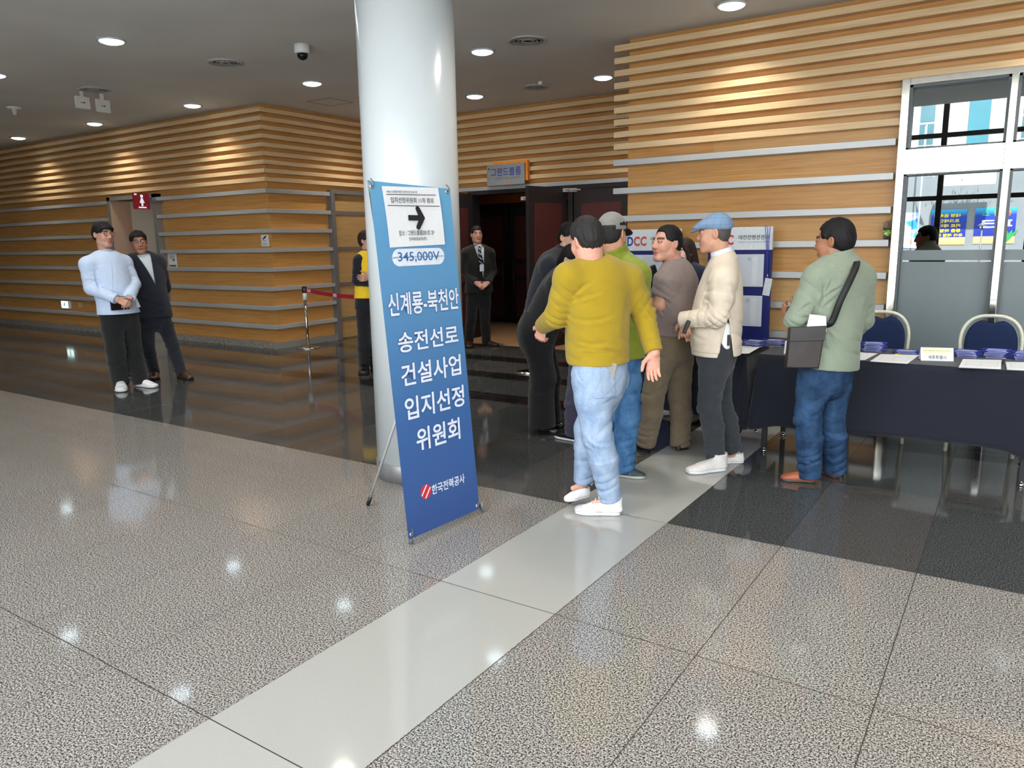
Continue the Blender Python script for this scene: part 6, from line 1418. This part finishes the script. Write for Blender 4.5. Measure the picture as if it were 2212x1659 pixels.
    for i in range(len(P_) - 1):
        a_, b_, c_, d_ = P_[max(i - 1, 0)], P_[i], P_[i + 1], P_[min(i + 2, len(P_) - 1)]
        for k in range(6): t = k / 6; sm.append(.5 * (2 * b_ + (c_ - a_) * t + (2 * a_ - 5 * b_ + 4 * c_ - d_) * t * t + (-a_ + 3 * b_ - 3 * c_ + d_) * t ** 3))
    sm.append(P_[-1])
    for i, v in enumerate(sm):
        tn = (sm[min(i + 1, len(sm) - 1)] - sm[max(i - 1, 0)]).normalized(); nn = (v - Vector(p.at(1812, 640, .05))); nn = (nn - tn * nn.dot(tn)).normalized(); w2 = tn.cross(nn); ls.append([v + w2 * .019 + nn * .0, v - w2 * .019, v - w2 * .019 + nn * .003, v + w2 * .019 + nn * .003])
    b.loops(ls); b.build('strap', plain('strap_black', (20, 20, 21), .6), bag, origin=c0); b = MB(); b.tube([Vector(q[1]) + Vector(n) * .02 + Vector((0, 0, .02)), Vector(q[1]) - Vector(n) * .006 - Vector((0, 0, .045))], .005, 8); b.lathe([(.010, -.004), (.013, 0), (.010, .004)], Vector(q[1]) + Vector(n) * .02 + Vector((0, 0, .02)), 14); b.build('buckle', CHROME, bag, origin=q[1])
    pa = [p.at(*v) for v in ((1742, 712, -.27), (1786, 712, -.245), (1784, 683, -.245), (1750, 679, -.265))]; b = MB(); b.loops([pa, [v + n * .012 for v in pa]], smooth=False); o = b.build('folded_papers', PAPER, origin=pa[0]); tag(o, 'folded white papers sticking out of the brown shoulder bag', 'paper'); return p

def man_blue():
    p = Person('man in a pale blue overshirt and wide black trousers standing at the left', (287, 838), (196, 148, 128), .0075); p.hair_rgb = BROW
    p.joints(neck=(229, 553, .0), shR=(190, 572, -.11), shL=(268, 568, .11), elR=(196, 622, -.13), wrR=(254, 647, -.29), elL=(289, 613, .05), wrL=(281, 645, -.20), hipR=(239, 684, -.06), hipL=(277, 684, .06), knR=(250, 756, -.06), knL=(287, 756, .05))
    p.foot('R', gz(262, 836), gz(263, 849), 1., 1., upper=SHOE_WHITE, sole=SOLE_WHITE); p.foot('L', gz(294, 834), gz(341, 838), 1., 1., upper=SHOE_WHITE, sole=SOLE_WHITE)
    p.headframe(223, 508, .0, 36, 0, 2, 1.08).add_head(); p.neck(.058); p.arm('L'); p.arm('R'); p.hand('R', p.dir(75, -28), p.dir(180, -30), .55, .04); p.hand('L', p.dir(-70, -35), p.dir(180, -30), .55, .04); p.build_body()
    SH = fabric('pale_blue_cotton', (190, 206, 232), .85, 800., .22, .03); sd = p.top(1.10, 1.16, .028, .03, (.074, .070, .054), low=.02, flare=1.16, shoulder=.060); p.finish_top(sd, hem_p=p.at(252, 677), hem_n=-p.Z, neckcut=.068, folds=1.0, neck_up=.01); o = -.2; p.creases(sd, (((208, 583, o), (222, 581, o), (237, 581, o)), .006, .006, .2), (((242, 560, o), (245, 600, o), (246, 640, o), (244, 676, o)), .006, .005, .2), (((206, 600, o), (214, 622, o), (232, 640, o)), .012, .008), (((262, 584, o), (276, 583, o)), .006, .005, .2), (((205, 585, o), (209, 610, o), (220, 634, o)), .010, .007)); p.part('overshirt', sd, SH); p.part('shirt_collar', p.collar(.062, .060, .010, base=.004, wide=1.10), SH)
    p.trousers(fabric('black_cotton', (20, 20, 22), .85, 800., .25), (.108, .098, .088), hem=.05, gw=1.08, gd=1.1); p.build_shoes(); p.part('hair', p.hairdo(HAIR_BLACK, .070, .052, -.075, .012, .016, .004, bangs=1, seed=11, sideburn=.02), HAIR_BLACK); p.glasses(FRAME)
    c0 = p.at(259, 655, -.225); fr = np.stack([nrm(p.dir(126, 0)), nrm(p.dir(36, 0)), p.Z], 1); w_ = SDF(); w_.box(c0, fr, V3(.11, .006, .070), .004); o = mesh_obj('tablet', w_, .005, BLACK, origin=c0); tag(o, 'black tablet in the hands of the man in the pale blue overshirt', 'tablet')
    q = [p.at(*v) for v in ((262, 668, -.20), (304, 663, -.02), (294, 641, -.06), (266, 648, -.18))]; b = MB(); b.loops([q, [v + V3(0, 0, .002) + p.D * .004 for v in q]], smooth=False); o = b.build('paper_sheet', PAPER, origin=q[0]); tag(o, 'white sheet held with the black tablet by the man in pale blue', 'paper'); return p

def vee(sd, p, top, bot, w0, depth=.14):
    """open front of a jacket between the collar and the top button"""
    c = SDF(); f = p.fwd; u = nrm(np.cross(f, p.Z)); c.econe(top + f * .06, bot + f * .06, u, w0, depth, .004, depth, 0., 'u', .006); sd.sub(c, .003); return sd

def man_navy():
    p = Person('man in a navy suit jacket leaning behind the man in pale blue', (362, 819), (176, 124, 100), .0078); p.hair_rgb = BROW
    p.joints(neck=(304, 556, .0), shR=(278, 568, -.04), shL=(341, 566, .05), elR=(268, 618, .06), wrR=(300, 655, .20), elL=(357, 620, .13), wrL=(335, 660, .23), hipR=(317, 686, -.03), hipL=(350, 686, .03), knR=(319, 744, -.04), knL=(372, 744, .03))
    p.foot('R', gz(333, 812), gz(334, 823), 1., 1., 'dress', SHOE_BROWN, SOLE_BLACK); p.foot('L', gz(385, 815), gz(415, 822), 1., 1., 'dress', SHOE_BROWN, SOLE_BLACK)
    p.headframe(300, 524, -.02, 6, -3, -6, 1.04).add_head(); p.neck(.054); p.arm('L'); p.arm('R'); p.hand('L', p.dir(-90, -20), p.dir(180), .6); p.hand('R', p.dir(90, -20), p.dir(180), .6); p.build_body()
    WS = fabric('shirt_pale_grey', (206, 214, 222), .8, 800., .12, .02); sd = p.top(.96, .98, .004, .03, sl=False, low=.0, shoulder=.056); p.finish_top(sd, neckcut=.058, folds=.4, sl=False, hem_p=p.at(335, 668), hem_n=-p.Z); p.part('shirt', sd, WS); p.part('shirt_collar', p.collar(.056, .045, .006, wide=1.06), WS)
    NV = fabric('navy_wool', (22, 26, 42), .85, 900., .2); sd = p.top(1.04, 1.08, .022, .03, (.074, .066, .052), low=.05, flare=1.06); p.finish_top(sd, hem_p=p.at(335, 684), hem_n=-p.Z, neckcut=.072, folds=.8, neck_up=.0); vee(sd, p, p.at(305, 548), p.at(326, 614), .075); p.part('jacket', sd, NV, h=.006)
    p.trousers(fabric('dark_navy_trousers', (28, 30, 40), .85), (.090, .072, .062), hem=.045); p.build_shoes(); p.part('hair', p.hairdo(HAIR_BLACK, .066, .066, -.072, .012, .014, .006, bangs=.5, seed=13), HAIR_BLACK); p.glasses(FRAME); return p

def person_vest():
    p = Person('person in a yellow vest over navy, half hidden behind the white pillar', (788, 806), (196, 150, 130), .0078); p.hair_rgb = BROW
    p.joints(neck=(796, 546, .0), shR=(777, 564, -.08), shL=(818, 564, .08), elR=(771, 606, -.12), wrR=(803, 612, -.24), elL=(828, 606, .02), wrL=(800, 600, -.22), hipR=(786, 658, -.04), hipL=(808, 658, .04), knR=(787, 733, -.05), knL=(806, 733, .04))
    p.foot('R', gz(789, 799), gz(786, 812), 1., 1., 'dress', SHOE_BLACK, SOLE_BLACK); p.foot('L', gz(806, 796), gz(812, 805), 1., 1., 'dress', SHOE_BLACK, SOLE_BLACK)
    p.headframe(793, 521, .0, 58, 0, 0, .98).add_head(); p.neck(.05); p.arm('L'); p.arm('R'); p.hand('R', p.dir(110, 10), p.dir(0), .5); p.hand('L', p.dir(-60, 0), p.dir(180), .5); p.build_body()
    sd = p.top(.96, .98, .012, .02, (.066, .060, .046), low=.12); p.finish_top(sd, hem_p=p.at(796, 667), hem_n=-p.Z, neckcut=.062, folds=.8); p.part('dark_top', sd, fabric('dark_navy_top', (22, 24, 34), .85))
    sd = p.top(1.0, 1.05, .020, .02, sl=False, low=.04, shoulder=.058); p.finish_top(sd, hem_p=p.at(796, 643), hem_n=-p.Z, neckcut=.075, folds=.6, sl=False, neck_up=.0); vee(sd, p, p.at(799, 552, -.02), p.at(803, 600, -.05), .06); p.part('vest', sd, fabric('yellow_vest', (238, 196, 36), .75, 700., .2, .03))
    p.trousers(fabric('black_trousers', (20, 20, 25), .85), (.090, .076, .070), hem=.02); p.build_shoes(); p.part('hair', p.hairdo(HAIR_BROWN, .062, .058, -.09, .014, .014, .004, seed=15), HAIR_BROWN); return p

def man_guard():
    p = Person('man in a black suit and striped tie standing at the open doors', (1032, 748), (206, 152, 132), .0085); p.hair_rgb = BROW
    p.joints(neck=(1033, 535, .0), shR=(1008, 548, -.02), shL=(1057, 548, .03), elR=(1003, 586, .02), wrR=(1028, 611, -.19), elL=(1064, 585, .06), wrL=(1054, 611, -.17), hipR=(1022, 634, -.02), hipL=(1047, 634, .02), knR=(1018, 688, -.02), knL=(1048, 688, .0))
    p.foot('R', gz(1013, 745), gz(1014, 753), 1., 1., 'dress', SHOE_BROWN, SOLE_BLACK); p.foot('L', gz(1043, 746), gz(1078, 748), 1., 1., 'dress', SHOE_BROWN, SOLE_BLACK)
    p.headframe(1030, 508, .0, 12, 4, 0, 1.02).add_head(); p.neck(.056); p.arm('L'); p.arm('R'); p.hand('R', p.dir(80, -30), p.dir(180, -30), .55); p.hand('L', p.dir(-70, -30), p.dir(180, -30), .55); p.build_body()
    WS = fabric('shirt_white_cotton', (226, 228, 232), .8, 800., .12, .02); sd = p.top(.98, 1., .004, .02, sl=False, low=.0, shoulder=.056); p.finish_top(sd, neckcut=.058, folds=.3, sl=False, hem_p=p.at(1034, 622), hem_n=-p.Z); p.part('shirt', sd, WS); p.part('shirt_collar', p.collar(.057, .045, .006, wide=1.06), WS)
    BK = fabric('black_suit', (17, 16, 18), .85, 900., .15); sd = p.top(1.08, 1.12, .022, .02, (.076, .068, .054), low=.03, flare=1.04); p.finish_top(sd, hem_p=p.at(1034, 632), hem_n=-p.Z, neckcut=.072, folds=.7, neck_up=.0); vee(sd, p, p.at(1033, 530), p.at(1040, 599), .075); p.part('jacket', sd, BK, h=.0065)
    t = NT('striped_tie'); o = t.obj(); s = t.new('ShaderNodeSeparateXYZ'); t.link(o, s.inputs[0]); f = t.math('FRACT', t.math('MULTIPLY', t.math('ADD', s.outputs[2], t.math('MULTIPLY', s.outputs[0], .8)), 19.)); t.base(t.mix(t.math('GREATER_THAN', f, .80), lin((18, 28, 48)), lin((190, 205, 215)))); t.set(.6)
    f = p.fwd; b = MB(); q = [p.at(1034, 532, -.075), p.at(1035, 536, -.105), p.at(1037, 552, -.150), p.at(1040, 570, -.165)]; ls = []
    for v, w_ in zip(q, (.016, .018, .028, .036)): u = nrm(np.cross(f, p.Z)); ls.append([v + u * w_ + f * .006, v + f * .014, v - u * w_ + f * .006, v - f * .01])
    b.loops(ls); b.build('tie', t.m, p.ob, origin=q[0])
    c0 = p.at(1041, 579, -.185); fr = np.stack([nrm(np.cross(f, p.Z)), f, p.Z], 1); w_ = SDF(); w_.box(c0, fr, V3(.032, .004, .048), .003); p.part('name_tag', w_, plain('tag_pale', (206, 216, 224), .4), h=.005)
    p.trousers(fabric('black_suit', (17, 16, 18), .85), (.094, .076, .066), hem=.05); p.build_shoes(); p.part('hair', p.hairdo(HAIR_BLACK, .062, .066, -.066, .016, .010, .005, seed=17), HAIR_BLACK); return p

def man_dark():
    p = Person('man in a dark navy jacket with glasses bending over, behind the yellow sweater', (1165, 890), (214, 172, 148), .0068); p.hair_rgb = BROW
    p.joints(neck=(1213, 548, .0), shR=(1188, 575, -.17), shL=(1192, 572, .17), elR=(1200, 645, -.20), wrR=(1245, 678, -.12), elL=(1215, 640, .18), wrL=(1250, 672, .14), hipR=(1160, 705, -.09), hipL=(1164, 705, .09), knR=(1168, 795, -.08), knL=(1172, 795, .08))
    p.foot('R', gz(1145, 894), gz(1200, 896), 1., 1., 'dress', SHOE_BLACK, SOLE_BLACK); p.foot('L', gz(1152, 880), gz(1205, 882), 1., 1., 'dress', SHOE_BLACK, SOLE_BLACK)
    p.headframe(1231, 514, .0, 42, -10, 0, 1.04).add_head(); p.neck(.054); p.arm('L'); p.arm('R'); p.hand('R', p.dir(90, -20), -p.Z, .6); p.hand('L', p.dir(90, -20), -p.Z, .6); p.build_body()
    sd = p.top(1.0, 1.08, .022, .03, (.074, .066, .052), low=.05); p.finish_top(sd, hem_p=p.at(1160, 722), hem_n=-p.Z - .3 * p.S, neckcut=.066, folds=1., neck_up=.02); N = fabric('dark_navy_jacket', (32, 36, 48), .8, 900., .25); p.part('jacket', sd, N); p.part('jacket_collar', p.collar(.062, .05, .008), N)
    p.trousers(fabric('black_trousers', (20, 20, 25), .85), (.090, .076, .066), hem=.04); p.build_shoes(); p.part('hair', p.hairdo(HAIR_BLACK, .062, .058, -.072, .012, .014, .004, seed=19), HAIR_BLACK); p.glasses(FRAME); return p

def woman_black():
    p = Person('woman in a black suit bending forward, left of the yellow sweater', (1187, 931), (226, 188, 170), .0062); p.hair_rgb = BROW
    p.joints(neck=(1221, 592, .0), shR=(1204, 614, -.15), shL=(1212, 611, .15), elR=(1206, 690, -.19), wrR=(1240, 720, -.12), elL=(1218, 680, .16), wrL=(1246, 712, .12), hipR=(1157, 718, -.08), hipL=(1161, 718, .08), knR=(1174, 815, -.06), knL=(1184, 815, .06))
    p.foot('R', gz(1161, 934), gz(1207, 938), .9, .9, 'dress', SHOE_BLACK, SOLE_BLACK); p.foot('L', gz(1175, 920), gz(1218, 924), .9, .9, 'dress', SHOE_BLACK, SOLE_BLACK)
    p.headframe(1237, 563, .0, 55, -18, 0, .96).add_head(female=True, brow=.7); p.neck(.046); p.arm('L', (.04, .036, .025)); p.arm('R', (.04, .036, .025)); p.hand('R', p.dir(90, -20), -p.Z, .6, size=.9); p.hand('L', p.dir(90, -20), -p.Z, .6, size=.9); p.build_body()
    K = fabric('black_suit_soft', (26, 26, 30), .85, 900., .15); sd = p.top(.96, 1.05, .020, .0, (.066, .058, .046), low=.10, flare=1.14); p.finish_top(sd, hem_p=p.at(1150, 722), hem_n=nrm(-p.Z * .70 - p.S * .55), neckcut=.060, folds=.6, neck_up=.02); p.part('jacket', sd, K); p.part('jacket_collar', p.collar(.054, .035, .008), K)
    p.trousers(fabric('black_wide_trousers', (19, 19, 23), .85), (.108, .104, .112), hem=.03, gw=1.02, gd=1.3, folds=.5, k=.05, kk=.05); p.build_shoes()
    sd = p.hairdo(HAIR_BLACK, .070, .050, -.10, .014, .014, .003, bangs=1, seed=21); sd.cone(p.H(0, -.09, -.04), p.H(.0, -.10, -.15), .045, .03, .04); p.part('hair', sd, HAIR_BLACK); p.glasses(plain('glasses_wire', (170, 140, 110), .3, .8), r=.0014); return p

def woman_hair():
    p = Person('woman with long dark hair in navy and yellow behind the table', (1484, 892), (232, 192, 176), .0068); p.hair_rgb = lin((60, 44, 38))[:3]
    p.joints(neck=(1482, 580, .0), shR=(1460, 598, .08), shL=(1513, 594, -.08), elR=(1458, 645, .06), wrR=(1450, 690, -.14), elL=(1525, 650, -.08), wrL=(1500, 695, -.24), hipR=(1474, 700, .04), hipL=(1504, 700, -.04), knR=(1474, 792, .03), knL=(1502, 792, -.04))
    p.foot('R', gz(1466, 890), gz(1430, 898), .95, 1., upper=SHOE_WHITE, sole=SOLE_WHITE); p.foot('L', gz(1506, 894), gz(1472, 902), .95, 1., upper=SHOE_WHITE, sole=SOLE_WHITE)
    p.headframe(1477, 546, .0, -46, -6, 0, .95).add_head(female=True, brow=.7); p.neck(.046); p.arm('L', (.04, .036, .025)); p.arm('R', (.04, .036, .025)); p.hand('R', p.dir(-40, -30), -p.Z, .6, size=.9); p.hand('L', p.dir(-40, -30), -p.Z, .6, size=.9); p.build_body()
    sd = p.top(.92, .95, .014, .0, (.064, .056, .044), low=.12); p.finish_top(sd, hem_p=p.at(1488, 712), hem_n=-p.Z, neckcut=.060, folds=.7); p.part('navy_top', sd, fabric('navy_staff_top', (26, 34, 58), .85))
    sd = p.top(.96, 1.0, .022, .0, sl=False, low=.06, shoulder=.054); p.finish_top(sd, hem_p=p.at(1488, 690), hem_n=-p.Z, neckcut=.075, folds=.5, sl=False); hs = (p.J['shL'] + p.J['shR']) / 2; sd.half(hs - p.Z * .07, p.Z); p.part('vest', sd, fabric('yellow_vest', (238, 196, 36), .75, 700., .2, .03))
    p.trousers(fabric('black_trousers', (20, 20, 25), .85), (.090, .074, .064), hem=.03); p.build_shoes(); sd = p.hairdo(HAIR_BROWN, .066, .064, -.11, .014, .014, .003, bangs=.5, seed=23)
    sd.loft([(p.H(0, -.04, .02), .078, .050), (p.H(-.01, -.065, -.08), .076, .044), (p.H(-.015, -.075, -.18), .066, .036), (p.H(-.01, -.078, -.26), .045, .026)], p.hf[:, 0], .03)
    sd.loft([(p.H(-.068, .03, .05), .012, .02), (p.H(-.076, .02, -.04), .012, .022), (p.H(-.080, .0, -.14), .014, .022)], p.hf[:, 1], .02); p.part('hair', sd, HAIR_BROWN); return p

def person_purple():
    p = Person('person in dark purple trousers and black sneakers hidden behind the yellow sweater', (1274, 955), (190, 140, 118), .0085); p.hair_rgb = BROW
    p.joints(neck=(1270, 580, .0), shL=(1244, 604, -.02), shR=(1312, 604, .06), elL=(1246, 680, .10), wrL=(1262, 700, .28), elR=(1322, 680, .12), wrR=(1310, 700, .30), hipL=(1258, 795, -.02), hipR=(1294, 795, .04), knL=(1240, 872, -.03), knR=(1312, 872, .05))
    p.foot('L', gz(1249, 955), gz(1199, 944), 1., 1., upper=SHOE_BLACK, sole=SOLE_WHITE); p.foot('R', gz(1328, 960), gz(1296, 950), 1., 1., upper=SHOE_BLACK, sole=SOLE_WHITE)
    p.headframe(1268, 532, .0, -160, -12, 0, .98).add_head(); p.neck(.054); p.arm('L'); p.arm('R'); p.hand('L', p.dir(180, -20), -p.Z, .6); p.hand('R', p.dir(180, -20), -p.Z, .6); p.build_body()
    sd = p.top(.92, .95, .014, .0, (.066, .058, .046), low=.06); p.finish_top(sd, hem_p=p.at(1275, 775), hem_n=-p.Z, neckcut=.062, folds=.8); p.part('dark_jacket', sd, fabric('dark_navy_jacket', (32, 36, 48), .8))
    p.trousers(fabric('dark_purple_trousers', (58, 56, 76), .85, 800., .35), (.088, .072, .064), hem=.03); p.build_shoes(); p.part('hair', p.hairdo(HAIR_BLACK, .060, .060, -.07, .010, .012, .004, seed=25), HAIR_BLACK); return p
import time as _tm
for _n, _f in (('yellow', man_yellow), ('cap', man_cap), ('mauve', man_mauve), ('cream', man_cream), ('sage', man_sage), ('blue', man_blue), ('navy', man_navy), ('vest', person_vest), ('guard', man_guard), ('dark', man_dark), ('woman', woman_black), ('hair', woman_hair), ('purple', person_purple)):
    if want(_n):
        _t0 = _tm.time(); _f(); print('figure', _n, round(_tm.time() - _t0, 1))
